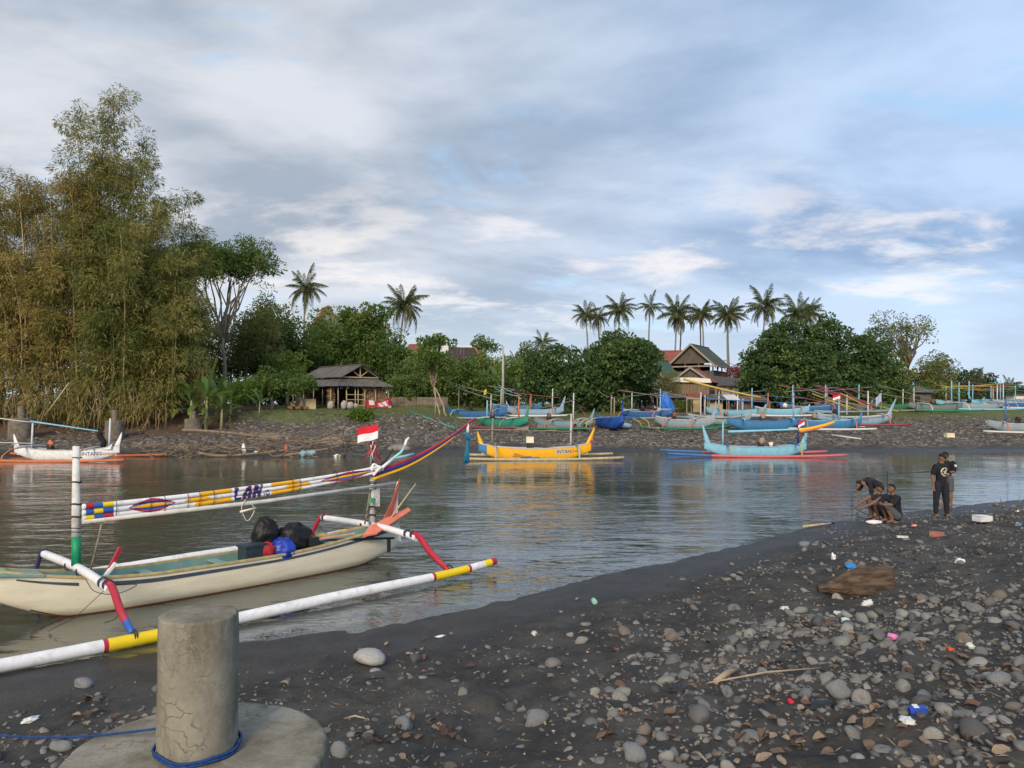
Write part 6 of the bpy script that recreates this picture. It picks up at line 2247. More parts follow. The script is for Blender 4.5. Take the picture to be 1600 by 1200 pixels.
def quad_panels(T, name, p00, p10, p11, p01, n, m, th=.05, gap=.02, corr=0, jitter=.01, seed=0):
    """roof or wall quad split into n strips between p00-p10 (each strip its own part, lapping)"""
    rs = random.Random(seed)
    p00, p10, p11, p01 = map(Vector, (p00, p10, p11, p01))
    nrm = (p10 - p00).cross(p01 - p00).normalized()
    for i in range(n):
        a, b = i / n, (i + 1) / n - gap / max(.01, (p10 - p00).length) * (1 if gap > 0 else 0)
        lift = nrm * (rs.uniform(-jitter, jitter) + (.012 if i % 2 else 0))
        A = p00.lerp(p10, a) + lift; B = p00.lerp(p10, b) + lift
        D = p01.lerp(p11, a) + lift; E = p01.lerp(p11, b) + lift
        if corr:
            mb = MB(); V = []; F = []
            k = corr * 2
            for j in range(k + 1):
                q = j / k
                o = nrm * (.03 if j % 2 else -.03)
                V += [A.lerp(B, q) + o, D.lerp(E, q) + o]
            for j in range(k):
                F.append((2 * j, 2 * j + 2, 2 * j + 3, 2 * j + 1))
            nV = len(V)
            V += [v - nrm * .03 for v in V]
            F += [tuple(x + nV for x in f[::-1]) for f in F]
            mb.add(V, F)
            mb.build(name, m, T)
        else:
            MB().slab([A, B, E, D], th).build(name, m, T)


def local(T_loc, rz):
    c, s = math.cos(rz), math.sin(rz)
    return lambda x, y, z: Vector((T_loc[0] + c * x - s * y, T_loc[1] + s * x + c * y, T_loc[2] + z))


def shed():
    d = 67.5
    p = at(528, 637, d)
    g0 = gz(p.x + 2, p.y + 3) - .05
    rz = R(44)
    T = thing('firewood_shed', 'open timber shed with a two tier grey roof on the grassy bank', 'shed', (p.x, p.y, g0), rz)
    # local: x to the right along the gable side, y backwards along the long side; corner post at origin
    w, L, h1 = 5.3, 8.0, 2.15
    ov = .45
    h2 = h1 + .62
    inx = .95
    # lower skirt roof (4 sides)
    A = [(-ov, -ov), (w + ov, -ov), (w + ov, L + ov), (-ov, L + ov)]
    Bp = [(inx, inx), (w - inx, inx), (w - inx, L - inx), (inx, L - inx)]
    for i in range(4):
        j = (i + 1) % 4
        quad_panels(T, 'roof_sheet', (*A[i], h1 - .12), (*A[j], h1 - .12), (*Bp[j], h2 + .12), (*Bp[i], h2 + .12), 7 if i % 2 == 0 else 9, ROOFG, corr=4, seed=i, jitter=.015)
    # upper gable roof along y
    hr = h2 + 1.25
    m_ = w / 2
    for s, x0 in ((0, inx - .55), (1, w - inx + .55)):
        a = (x0, inx - .7, h2 + .08); b = (x0, L - inx + .6, h2 + .08); c = (m_, L - inx + .6, hr); e = (m_, inx - .7, hr)
        quad_panels(T, 'roof_sheet', *( (b, a, e, c) if s == 0 else (a, b, c, e)), 8, ROOFG, corr=4, seed=9 + s, jitter=.015)
    MB().bar((m_, inx - .75, hr + .03), (m_, L - inx + .65, hr + .03), .3, .06).build('ridge_cap', ROOFG, T)
    # gable truss
    yy = inx - .35
    mb = MB().bar((inx - .3, yy, h2 + .1), (w - inx + .3, yy, h2 + .1), .10); mb.build('tie_beam', BAMBOO, T)
    MB().bar((m_, yy, h2 + .1), (m_, yy, hr - .1), .09).build('king_post', BAMBOO, T)
    for s in (-1, 1):
        MB().bar((m_, yy, h2 + .15), (m_ + s * .75, yy, h2 + .65), .07).build('strut', BAMBOO, T)
        MB().bar((m_ + s * 2.0, yy, h2 + .1), (m_, yy, hr - .08), .08).build('rafter', BAMBOO, T)
    # posts
    for x in (0, .85, 1.75, 2.05, 2.75, 3.9, w):
        MB().tube([(x + .02, -.02, 0), (x, 0, h1)], [.055, .05], 6).build('post', BAMBOO if x not in (0, w) else PALEBARK, T)
    for y in (1.2, 2.6, 4.2, 6, L):
        MB().tube([(0, y, 0), (0, y, h1)], .055, 6).build('post', BAMBOO, T)
    for y in (2.6, 5.2, L):
        MB().tube([(w, y, 0), (w, y, h1)], .055, 6).build('post', BAMBOO, T)
    for z in (.35, .85, 1.3):
        MB().bar((.85, -.03, z), (2.75, -.03, z), .05, .06).build('rail', BAMBOO, T)
    for x0, x1 in ((2.75, 3.2), (2.75, 2.3), (3.9, 3.5), (5.2, 4.7)):
        MB().bar((x0, -.05, 1.55), (x1, -.05, 2.05), .05).build('brace', BAMBOO, T)
    MB().box((2.7, L - .3, 1.0), (w, .06, 2.0)).build('back_wall', PLANKG, T)
    MB().box((w - .05, L * .55, 1.0), (.05, L * .85, 2.0)).build('side_wall', PLANKG, T)
    MB().box((2.7, 3.4, .02), (w, L - 1.4, .04)).build('floor', mat('earth_floor', (.10, .08, .06), .95), T)
    lo = local((p.x, p.y, g0), rz)
    # stacked firewood: two stacks behind the front posts
    rs = np.random.default_rng(2)
    def logs(lab, x0, x1, h, y0, seed):
        S = thing('firewood_stack', lab, 'firewood', lo(x0, y0, 0), rz)
        mb = MB()
        n = 0
        for z in np.arange(.06, h, .105):
            x = 0.0
            while x < x1 - x0:
                r = rs.uniform(.038, .065)
                ang = rs.normal(0, .05)
                mb.tube([(x + r, rs.uniform(-.05, .05), z + rs.normal(0, .012)), (x + r + ang, .55, z + rs.normal(0, .012))], r, 6, int(rs.integers(0, 3)))
                x += 2.05 * r
        o = mb.build('logs', [mat('log_a', (.33, .20, .105), .85, .3, 6), mat('log_b', (.20, .12, .07), .85, .3, 6), mat('log_c', (.40, .28, .16), .85, .3, 6)], S)
        tag(o, kind='stuff')
    logs('tall stack of split firewood at the right of the shed', 2.8, 5.2, 1.95, .25, 1)
    logs('dark stack of firewood behind the shed corner post', -.02, .5, 1.9, 1.4, 2)
    # red and white banner along the right foot of the shed
    V = []; F = []; nx, nz = 22, 5
    MBn = []
    for i in range(nx + 1):
        for k in range(nz + 1):
            u = i / nx
            V.append((2.75 + 2.75 * u, -.16 - .10 * (1 - k / nz) + .05 * math.sin(u * 14), .10 + (.62 + .30 * max(0, u - .6) / .4 + .08 * math.sin(u * 9)) * k / nz))
    Mm = []
    for i in range(nx):
        for k in range(nz):
            F.append((i * (nz + 1) + k, (i + 1) * (nz + 1) + k, (i + 1) * (nz + 1) + k + 1, i * (nz + 1) + k + 1))
            u = i / nx
            Mm.append(1 if (.12 < u < .3 and k > 1) or (.42 < u < .82 and k in (1, 2, 3) and (i + k) % 4) or (u > .85 and k < 1) else 0)
    mb = MB().add(V, F, 0, True); mb.m = Mm
    o = mb.build('banner', [mat('banner_red', (.46, .03, .05), .7, .15), mat('banner_white', (.68, .64, .62), .7, .15)], None, (p.x, p.y, g0), (0, 0, rz))
    tag(o, 'crumpled red and white banner sheet along the foot of the shed', 'banner')
    SACK = mat('grey_sack', (.34, .32, .29), .9, .15, 8, (.2, .18, .16), .5, 4)
    for i, (x, y, s, lab) in enumerate(((.45, -.25, (.28, .25, .42), 'grey sack leaning on the shed corner post'), (1.05, -.30, (.38, .3, .36), 'large pale sack at the foot of the shed rails'),
                                   (1.6, -.28, (.30, .26, .28), 'small pale sack beside the shed rails'), (-.35, .6, (.30, .26, .40), 'grey sack left of the shed corner post'))):
        q = lo(x, y, s[2] * .85)
        o = blob(s, 20 + i, .16, 2.4, 20, -s[2] * .85).build('sack', SACK, None, q, (0, .1 * i, rz))
        tag(o, lab, 'sack', 'sacks at the shed')
    q = lo(-2.1, 1.4, 0)
    o = MB().box((0, 0, .45), (.06, 1.3, .9)).build('board', BEIGE, None, q, (0, .1, rz + 1.2)); tag(o, 'pale woven board leaning left of the shed', 'board')
    q = lo(-3.2, 1.0, 0)
    S = thing('log_heap', 'heap of cut brown logs left of the shed', 'logs', q, rz)
    for k in range(7):
        MB().tube([(-.9 + .26 * k, -.3, .14 + .2 * (k % 3 == 1)), (-.75 + .26 * k, .5, .16 + .2 * (k % 3 == 1))], .13, 8).build('log', mat('log_b', (.20, .12, .07)), S)


shed()


def gable(T, x0, x1, y0, y1, ze, zr, ov, m, name='roof_sheet', n=8, along='y', trim=TRIM, wall=None, seed=0, th=.07):
    """gable roof with ridge along local y; front gable at y0"""
    xm = (x0 + x1) / 2
    sl = (zr - ze) / ((x1 - x0) / 2)
    for s in (0, 1):
        xe = x0 - ov if s == 0 else x1 + ov
        ze_ = ze - sl * ov
        a = (xe, y0 - ov, ze_); b = (xe, y1 + ov, ze_); c = (xm, y1 + ov, zr); e = (xm, y0 - ov, zr)
        quad_panels(T, name, *((b, a, e, c) if s == 0 else (a, b, c, e)), n, m, th=th, seed=seed + s, gap=.015)
        if trim:
            MB().bar((xe, y0 - ov - .03, ze_), (xm, y0 - ov - .03, zr), .06, .20).build('barge_board', trim, T)
    MB().bar((xm, y0 - ov, zr + .04), (xm, y1 + ov, zr + .04), .28, .07).build('ridge_cap', m, T)
    if wall:
        MB().slab([(x0, y0, ze), (x1, y0, ze), (xm, y0, zr - .06)], .08).build('gable_wall', wall, T)


def planks(T, p0, p1, z0, z1, n, m, th=.05, name='plank', seed=0):
    rs = random.Random(seed)
    p0 = Vector(p0); p1 = Vector(p1)
    ang = math.atan2(p1.y - p0.y, p1.x - p0.x)
    L = (p1 - p0).length
    for i in range(n):
        c = p0.lerp(p1, (i + .5) / n)
        dz = rs.uniform(-.03, .03)
        MB().box((c.x, c.y, (z0 + z1) / 2 + dz), (L / n - .02, th + rs.uniform(0, .03), z1 - z0), ang).build(name, m, T)


def house():
    # pavilion with green roof
    d = 90
    rz = R(-30)
    p = at(1114, 600, d)          # front right corner, nearest
    g0 = 2.9
    T = thing('pavilion_house', 'two storey timber pavilion with a green gable roof and railings', 'house', (p.x, p.y, g0), rz)
    w, L = 5.0, 6.6
    ze = Z(567, d) - g0; zr = Z(541, d) - g0 + .3
    gable(T, -w, 0, 0, L, ze, zr, .55, ROOFGR, n=9, wall=PLANKG, seed=1)
    MB().box((-w / 2, -.62, ze - .38), (w + 1.5, .10, .16)).build('eave_board', TRIM, T)
    MB().box((.62, L / 2, ze - .40), (.10, L + 1.2, .14)).build('eave_board', TRIM, T)
    zf = Z(592, d) - g0
    for x, y in ((-w, 0), (-w * .66, 0), (-w * .33, 0), (0, 0), (0, 2), (0, 4), (0, L), (-w, L), (-w, L / 2)):
        MB().box((x, y, (zf + ze) / 2), (.14, .14, ze - zf)).build('post', PLANKG, T)
    MB().box((-w / 2, L / 2, zf - .1), (w + .2, L + .2, .2)).build('upper_floor', PLANKG, T)
    planks(T, (0, 0, 0), (0, L, 0), zf, zf + .95, 14, PLANKG, .05, 'railing_plank')
    planks(T, (-w, 0, 0), (0, 0, 0), zf, zf + .95, 10, PLANKG, .05, 'railing_plank')
    MB().box((.02, L / 2, zf + .98), (.12, L, .07)).build('handrail', TRIM, T)
    MB().box((-w * .62, L * .55, (zf + ze) / 2), (w * .7, .1, ze - zf)).build('inner_wall', DARKIN, T)
    MB().box((-w / 2, L / 2, zf / 2 - .1), (w - .2, L - .2, zf - .2)).build('lower_wall', PLASTER, T)
    for k in range(4):
        y = .6 + k * 1.45
        MB().bar((0, y, ze - .05), (0, y + .45, ze - .6), .07).build('brace', PLANKG, T)
    # red roofed house behind
    d2 = 97
    a = at(1022, 600, d2)
    T2 = thing('red_roof_house', 'house with a long red tile roof behind the pavilion', 'house', (a.x, d2, 2.9), R(-6))
    Lr = X(1100, d2) - a.x
    ze2 = Z(575, d2) - 2.9; zr2 = Z(546, d2) - 2.9
    quad_panels(T2, 'roof_strip', (-1.5, 0, ze2), (Lr, 0, ze2), (Lr, 3.6, zr2), (-1.5, 3.6, zr2), 12, ROOFR, th=.08)
    quad_panels(T2, 'roof_strip', (Lr, 7.2, ze2), (-1.5, 7.2, ze2), (-1.5, 3.6, zr2), (Lr, 3.6, zr2), 6, ROOFR, th=.08)
    MB().bar((-1.5, 3.6, zr2 + .05), (Lr, 3.6, zr2 + .05), .3, .12).build('ridge_cap', ROOFR, T2)
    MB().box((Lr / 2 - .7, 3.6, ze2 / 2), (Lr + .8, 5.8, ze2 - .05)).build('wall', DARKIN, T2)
    # small green roof at left
    a = at(1026, 600, 86)
    T3 = thing('green_roof_hut', 'small green roofed gable half hidden by the dark tree', 'hut', (a.x, 86, 2.9), R(-38))
    gable(T3, -1.6, .7, 0, 3.4, Z(585, 86) - 2.9, Z(562, 86) - 2.9, .3, mat('teal_roof', (.05, .11, .085), .8, .15, 3), n=6, wall=PLASTER, seed=4)
    MB().box((-.45, 1.7, 1.5), (2.1, 3.2, 3.1)).build('wall', PLASTER, T3)
    # plank walled gable house in front
    d4 = 80
    a = at(1108, 612, d4)
    rz4 = R(-24)
    g4 = 2.9
    T4 = thing('plank_house', 'brown plank house with a white fascia under its low gable', 'house', (a.x, d4, g4), rz4)
    w4, L4 = 3.75, 4.6
    ze4 = Z(594, d4) - g4; zr4 = Z(575.5, d4) - g4 + .1
    gable(T4, -w4, 0, 0, L4, ze4, zr4, .32, ROOFR, n=7, wall=PLANKG, seed=6)
    MB().slab([(-w4 - .35, -.36, ze4 - .15), (.30, -.36, ze4 - .28), (.18, -.36, ze4 + .12), (-w4 * .35, -.36, ze4 + .27), (-w4 - .1, -.36, ze4 + .32)], .05).build('fascia', mat('white_fascia', (.72, .67, .60), .7, .08), T4)
    z40 = Z(615, d4) - g4
    planks(T4, (-w4, 0, 0), (0, 0, 0), 0.0, ze4, 13, PLANK, .06, 'wall_plank', 3)
    planks(T4, (0, 0, 0), (0, L4, 0), 0.0, ze4, 9, PLANKG, .05, 'wall_plank', 4)
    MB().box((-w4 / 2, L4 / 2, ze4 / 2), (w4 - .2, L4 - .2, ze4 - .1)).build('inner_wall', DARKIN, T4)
    # lean-to right of it
    T5 = thing('lean_to_house', 'grey walled lean to with a dark low roof right of the plank house', 'house', (X(1128, 83), 83, g4), R(-14))
    x1 = 3.0
    quad_panels(T5, 'roof_sheet', (-1.7, -.5, Z(601, 83) - g4), (x1, -.5, Z(605, 83) - g4), (x1 - .6, 3.5, Z(596, 83) - g4 + .4), (-1.7, 3.5, Z(590, 83) - g4 + .4), 8, ROOFG, corr=4)
    hz = Z(603, 83) - g4
    for i, (xa, xb) in enumerate(((-1.5, -.5), (-.1, .9), (1.0, 1.7))):
        MB().box(((xa + xb) / 2, 0, hz / 2), (xb - xa, .10, hz)).build('wall_panel', PLASTER, T5)
    MB().box((.2, 1.2, hz / 2), (4.4, .1, hz - .1)).build('inner_wall', DARKIN, T5)
    for x in (1.75, 2.4, 2.9):
        MB().box((x, -.1, hz / 2), (.07, .07, hz)).build('post', TRIM, T5)
    # kiosks along the beach head
    d6 = 75
    def kiosk(label, px0, px1, pyr0, pyr1, wallm, awn, seed, wallpx=None, dd=d6):
        xa, xb = X(px0, dd), X(px1, dd)
        gg = gz((xa + xb) / 2, dd)
        K = thing('kiosk', label, 'kiosk', ((xa + xb) / 2, dd, gg), R(-3), 'kiosks at the beach head')
        w_ = (xb - xa)
        zt, zb = Z(pyr0, dd) - gg, Z(pyr1, dd) - gg
        quad_panels(K, 'roof_sheet', (-w_ / 2, -.9, zb), (w_ / 2, -.9, zb), (w_ / 2, 1.6, zt), (-w_ / 2, 1.6, zt), max(3, int(w_ / .8)), awn, corr=4, seed=seed)
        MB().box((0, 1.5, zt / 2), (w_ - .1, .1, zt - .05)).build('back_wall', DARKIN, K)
        for x in (-w_ / 2 + .1, w_ / 2 - .1):
            MB().box((x, -.8, zb / 2), (.09, .09, zb)).build('post', WOODG, K)
        if wallpx:
            x0, x1 = X(wallpx[0], dd) - (xa + xb) / 2, X(wallpx[1], dd) - (xa + xb) / 2
            MB().box(((x0 + x1) / 2, -.2, zb * .42), (x1 - x0, .08, zb * .84)).build('front_panel', wallm, K)
            MB().box(((x0 + x1) / 2, -.28, zb * .86), (x1 - x0 + .1, .3, .05)).build('counter', WOODG, K)
        return K
    kiosk('low kiosk with a sagging grey awning behind the blue tarpaulin', 1024, 1082, 615, 622, PLASTER, ROOFG, 1, (1045, 1075))
    kiosk('kiosk with a woven yellowish panel under a red brown roof', 1076, 1104, 615, 619, BEIGE, ROOFR, 2, (1082, 1094), 74)
    kiosk('kiosk with a pale bamboo front panel and grey roof', 1104, 1134, 616, 625, BEIGE, ROOFG, 3, (1106, 1128), 73.5)
    kiosk('kiosk with a shiny white roof sheet', 1134, 1154, 616, 625, DARKIN, mat('white_roof_sheet', (.62, .63, .64), .5, .1, 3), 4, None, 73)
    kiosk('kiosk with a brown roof behind the grey boats', 1154, 1200, 618, 626, PLANKG, mat('brown_roof', (.15, .10, .08), .85, .2, 3), 5, (1160, 1176), 75)
    MB_ = MB()
    # signboard frame
    a = at(1083, 632, 72)
    S = thing('sign_frame', 'red topped timber frame standing before the kiosks', 'frame', (a.x, 72, gz(a.x, 72)), 0)
    zt = Z(619, 72) - gz(a.x, 72)
    for x in (-.6, .65):
        MB().box((x, 0, zt / 2), (.08, .08, zt)).build('post', TRIM, S)
    MB().box((0, 0, zt), (1.7, .1, .12)).build('top_beam', ROOFR, S)
    MB().box((0, .02, zt - .2), (1.3, .05, .16)).build('board', TRIM, S)
    # blue tarpaulin
    a = at(1039, 628, 69)
    g = gz(a.x, 69)
    mb = MB(); V = []; F = []
    nz, na = 16, 36
    rs = np.random.default_rng(3)
    for i in range(nz + 1):
        q = i / nz
        for k in range(na):
            th = 2 * math.pi * k / na
            R_ = (.10 + .46 * math.sin(min(1, q * 1.25) * 1.5) ** .9) * (1 + .22 * math.sin(5 * th + 2 * q) + .12 * math.sin(9 * th - 3 * q))
            V.append((R_ * math.cos(th) + .22 * q * q, .6 * R_ * math.sin(th), .85 - 1.65 * q + (.22 * math.sin(3 * th + 1) * q * q)))
    for i in range(nz):
        for k in range(na):
            k2 = (k + 1) % na
            F.append((i * na + k, (i + 1) * na + k, (i + 1) * na + k2, i * na + k2))
    F.append(tuple(range(na)))
    o = mb.add(V, F, 0, True).build('blue_tarpaulin', C['brightblue'], None, (a.x, 69, Z(627, 69)))
    tag(o, 'bright blue tarpaulin bundle hung by the grey awning kiosk', 'tarpaulin')
    o = MB().tube([(a.x, 69.1, g), (a.x, 69.1, Z(622, 69))], .05, 6).build('tarpaulin_pole', WOODG); tag(o, 'pole carrying the blue tarpaulin bundle', 'pole')


house()


def utility_pole(label, px, pyb, pyt, d, arm=None):
    x = X(px, d); g = gz(x, d)
    T = thing('utility_pole', label, 'pole', (x, d, g))
    h = Z(pyt, d) - g
    MB().tube([(0, 0, -.2), (0, 0, h)], [.15, .10], 9).build('shaft', mat('concrete_pole', (.36, .35, .33), .8, .1, 4), T)
    if arm:
        pts = curve3([(0, 0, h * .62), (-.25, 0, h * .72), (-1.3, 0, h * .80), (-2.6, 0, h * .93)], 6)
        MB().tube(pts, .035, 7).build('lamp_arm', TRIM, T)
        MB().box((-2.8, 0, h * .95), (.5, .16, .10), 0, .3).build('lamp_head', TRIM, T)
    return x, d, g + h


utility_pole('concrete street lamp pole with a long arm beside the dark trees', 1177, 626, 560, 80, True)
a = utility_pole('plain grey utility pole left of the dark round tree', 786, 620, 541, 76)
pts = [(a[0] + (X(640, 100) - a[0]) * q, a[1] + 24 * q, a[2] - .2 - 1.2 * math.sin(math.pi * q) * .5) for q in np.linspace(0, 1, 12)]
tag(MB().tube(pts, .02, 5).build('power_line', BLACKM), 'sagging black power line running left from the grey utility pole', 'wire')


def hidden_roofs():
    d = 104
    a = X(705, d)
    T = thing('pale_roof_house', 'house with a cream flat roof edge above a dark brown roof', 'house', (a, d, 3), 0)
    z1 = Z(541, d) - 3; z2 = Z(549, d) - 3
    quad_panels(T, 'roof_strip', (-3.0, 0, z2), (3.0, 0, z2), (2.6, 3, z1 + .3), (-2.6, 3, z1 + .3), 4, mat('cream_roof', (.62, .58, .50), .6, .08), th=.1)
    MB().box((0, 1.7, z2 / 2 - .2), (5.6, 2.6, z2 - .1)).build('wall', PLASTER, T)
    for k in range(4):
        MB().box((-2.2 + k * 1.45, .38, z2 - .8), (.9, .06, .9)).build('window', DARKIN, T)
    T = thing('dark_roof_house', 'house with a steep dark brown roof and an orange end gable', 'house', (X(735, 97), 97, 3), R(18))
    ze, zr = Z(566, 97) - 3, Z(541, 97) - 3
    quad_panels(T, 'roof_strip', (-3.8, 0, ze), (1.3, 0, ze), (1.3, 2.6, zr), (-2.0, 2.6, zr), 9, ROOFD, th=.08)
    quad_panels(T, 'roof_strip', (1.3, -.1, ze - .2), (2.6, .8, ze - .3), (1.4, 2.6, zr + .05), (1.2, 2.6, zr + .05), 3, mat('orange_tile', (.34, .12, .065), .85, .2, 3), th=.08)
    MB().box((-1.1, 2.6, ze / 2), (4.4, 3.6, ze - .05)).build('wall', DARKIN, T)
    d = 106
    T = thing('hill_roof_house', 'red tiled roof peeping out of the tree tops', 'house', (X(520, d), d, 3), R(25))
    ze, zr = Z(508, d) - 3, Z(479, d) - 3
    gable(T, -2.4, 1.0, 0, 4, ze, zr, .3, mat('orange_tile', (.34, .12, .065)), n=5, trim=ROOFR, wall=PLASTER, seed=5)
    MB().box((-.7, 2, ze / 2), (3.2, 3.8, ze)).build('wall', PLASTER, T)
    d = 108
    T = thing('hedge_roof_house', 'low red roof above the layered tree', 'house', (X(660, d), d, 3), 0)
    ze, zr = Z(547, d) - 3, Z(536, d) - 3
    quad_panels(T, 'roof_strip', (-2.4, 0, ze), (2.4, 0, ze), (2.2, 2.4, zr), (-2.2, 2.4, zr), 5, ROOFR, th=.1)
    MB().box((0, 1.5, ze / 2), (4.4, 2.4, ze - .05)).build('wall', PLASTER, T)
    # low wall behind the grass
    d = 77
    xa, xb = X(612, d), X(700, d)
    T = thing('garden_wall', 'low grey brown wall at the back of the grass', 'wall', ((xa + xb) / 2, d, 2.9), 0)
    for k in range(9):
        MB().box((-(xb - xa) / 2 + (k + .5) * (xb - xa) / 9, 0, .5), ((xb - xa) / 9 - .03, .18, 1.0)).build('wall_panel', mat('wall_brown', (.17, .14, .11), .9, .25, 2), T)
    # hut by the far right trees
    d = 84
    T = thing('beach_hut', 'small weathered hut at the foot of the right hand trees', 'hut', (X(1428, d), d, gz(X(1428, d), d)), R(10))
    MB().box((0, 0, .8), (2.6, 2.0, 1.6)).build('wall', PLANKG, T)
    quad_panels(T, 'roof_sheet', (-1.7, -1.4, 1.6), (1.7, -1.4, 1.6), (1.7, 1.2, 2.3), (-1.7, 1.2, 2.3), 4, ROOFG, corr=4)
    MB().box((-.4, -1.03, .6), (.7, .05, 1.2)).build('door', DARKIN, T)
    # white box house far right
    d = 120
    T = thing('white_hut', 'small white hut far along the shore at the right edge', 'hut', (X(1590, d), d, 2.9), 0)
    MB().box((0, 0, .8), (2.4, 2, 1.6)).build('wall', mat('white_wall', (.6, .6, .58), .8), T)
    MB().box((0, 0, 1.7), (2.9, 2.5, .15)).build('roof', ROOFG, T)


hidden_roofs()


# ------------------------------------------------------------ scooters and small things by the kiosks
def scooter(label, px, py, d, rz, col):
    q = gb(px, py, d)
    T = thing('scooter', label, 'scooter', q, rz)
    for x in (-.6, .6):
        MB().tube([(x + .23 * math.cos(a), 0, .25 + .23 * math.sin(a)) for a in np.linspace(0, 6.283, 17)], .055, 7).build('wheel', BLACKM, T)
    MB().slab([(-.85, 0, .5), (-.2, 0, .32), (.3, 0, .3), (.55, 0, .75), (.45, 0, .9), (.2, 0, .45), (-.1, 0, .62), (-.8, 0, .75)], .26).build('body', col, T)
    MB().box((-.42, 0, .76), (.62, .24, .1)).build('seat', BLACKM, T)
    MB().tube([(.6, 0, .3), (.42, 0, 1.0)], .03, 7).build('steering_column', C['grey'], T)
    MB().tube([(.36, -.33, 1.0), (.42, 0, 1.02), (.36, .33, 1.0)], .02, 6).build('handlebar', BLACKM, T)
    MB().box((.53, 0, .82), (.12, .22, .16)).build('headlight', C['offwhite'], T)


scooter('dark red scooter parked under the tall dark tree', 1016, 643, 70, R(-40), C['maroon'])
scooter('white fronted scooter parked left of the blue tarpaulin', 1026, 646, 68.5, R(-75), C['offwhite'])
o = blob((.75, .4, .25), 31, .15, 2.2, 22, -.2).build('white_sack', C['paleblue'], None, tuple(np.array(gb(974, 662, 62.5)) + np.array([0, 0, .16])))
tag(o, 'pale sack lying on the gravel right of the royal blue boat', 'sack')
q = gb(1483, 671, 58)
K = thing('foam_box', 'cream foam box lying on the far right gravel', 'box', q, .1)
MB().box((0, 0, .14), (.6, .4, .28)).build('body', mat('cream_foam', (.70, .60, .42), .8), K); MB().box((0, 0, .30), (.64, .44, .05)).build('lid', mat('cream_foam', (.7, .6, .42)), K)
for i, (px, py, lab) in enumerate(((815, 668, 'low squared stone block under the green boat'), (845, 667, 'squared stone block beside the trolley boat'), (858, 668, 'pale squared stone block nearer the trolley'))):
    q = gb(px, py, 61.5)
    mb = MB().box((0, 0, .2), (1.1 if i != 1 else .6, .5, .55), .1 * i)
    tag(mb.build('stone_block', mat('block_stone', (.22, .19, .16), .9, .25, 3), None, q), lab, 'block', 'stone blocks on the far bank')


# ------------------------------------------------------------ driftwood in the far shallows
def driftwood():
    rs = np.random.default_rng(15)
    DW = mat('driftwood', (.20, .15, .105), .85, .3, 6, (.09, .07, .05), .6, 4)
    d0 = 48.2

    def w(px, py, dd=0):
        p = at(px, py, d0 + dd); return (p.x, p.y, max(p.z, -.1))
    main = [((285, 672, 1.0), (330, 674, .8), (390, 680, .3), (470, 690, 0), (540, 684, .3)), ((310, 708, -1), (350, 712, -1), (440, 704, -.5), (520, 690, 0)),
            ((430, 714, -1.3), (480, 706, -.6), (530, 696, 0), (541, 672, .3)), ((515, 700, -.4), (535, 714, -.8), (545, 690, .2), (556, 696, 0), (602, 689, .4))]
    T = thing('driftwood_snag', 'tangled dead branches lying in the shallows of the far bank', 'driftwood', w(430, 705))
    o = Vector(T.location)
    for k, c in enumerate(main):
        pts = curve3([Vector(w(*q)) - o for q in c], 6)
        MB().tube(pts, [.10 * (1 - .5 * i / len(pts)) for i in range(len(pts))], 7).build('branch', DW if k != 3 else mat('dark_driftwood', (.07, .055, .045), .85), T)
    mb = MB()
    for k in range(230):
        px = rs.uniform(215, 575); py = 716 - rs.uniform(0, 1) * (20 + 18 * (px > 380))
        a = Vector(w(px, py, rs.uniform(-1.5, 1.2))) - o
        th = rs.uniform(-1, 1); L = rs.uniform(.4, 1.5)
        b = a + Vector((L * math.cos(th) * rs.choice([-1, 1]), rs.normal(0, .3), L * abs(math.sin(th)) * .7))
        m_ = (a + b) / 2 + Vector(rs.normal(0, .12, 3))
        mb.tube([a, m_, b], [.034, .026, .012], 5)
        if rs.random() < .6:
            c = m_ + Vector((rs.normal(0, .4), rs.normal(0, .2), rs.uniform(0, .4)))
            mb.tube([m_, c], [.016, .007], 4)
    tag(mb.build('twigs', mat('grey_twig', (.19, .145, .10), .85, .3, 6), T), kind='stuff')
    # litter caught on it
    for i, (px, py, s, col, lab) in enumerate(((381, 701, (.12, .05, .30), (.75, .74, .70), 'white plastic scrap hooked on the driftwood'), (473, 709, (.26, .12, .16), (.20, .32, .36), 'blue grey netting caught in the driftwood'),
                                               (487, 708, (.30, .12, .17), (.20, .32, .36), 'second lump of blue grey netting on the driftwood'), (528, 721, (.24, .14, .12), (.72, .70, .55), 'cream plastic float in front of the driftwood'),
                                               (400, 706, (.12, .06, .06), (.75, .74, .72), 'small white litter by the driftwood'), (447, 701, (.12, .1, .26), (.30, .12, .06), 'brown cloth hanging on the driftwood'))):
        p = w(px, py, -.8)
        b = blob(s, 40 + i, .7, 1.6, 22).build('plastic_scrap', mat('scrap_%d' % i, col, .7, .2), None, (p[0], p[1], max(p[2], .06)))
        tag(b, lab, 'litter')
    for i, (px, py, r_, lab) in enumerate(((425, 684, .65, 'dark half buried boulder behind the driftwood'), (520, 682, .75, 'pale topped boulder on the far gravel'), (624, 679, .60, 'flat pale boulder on the far gravel under the boom'))):
        q = gb(px, py, 54 - i)
        b = blob((r_ * 1.3, r_ * .8, r_ * .6), 60 + i, .12, 1.8, 20).build('boulder', mat('boulder', (.20, .175, .145), .9, .25, 3), None, q)
        tag(b, lab, 'boulder', 'boulders on the far bank')


driftwood()


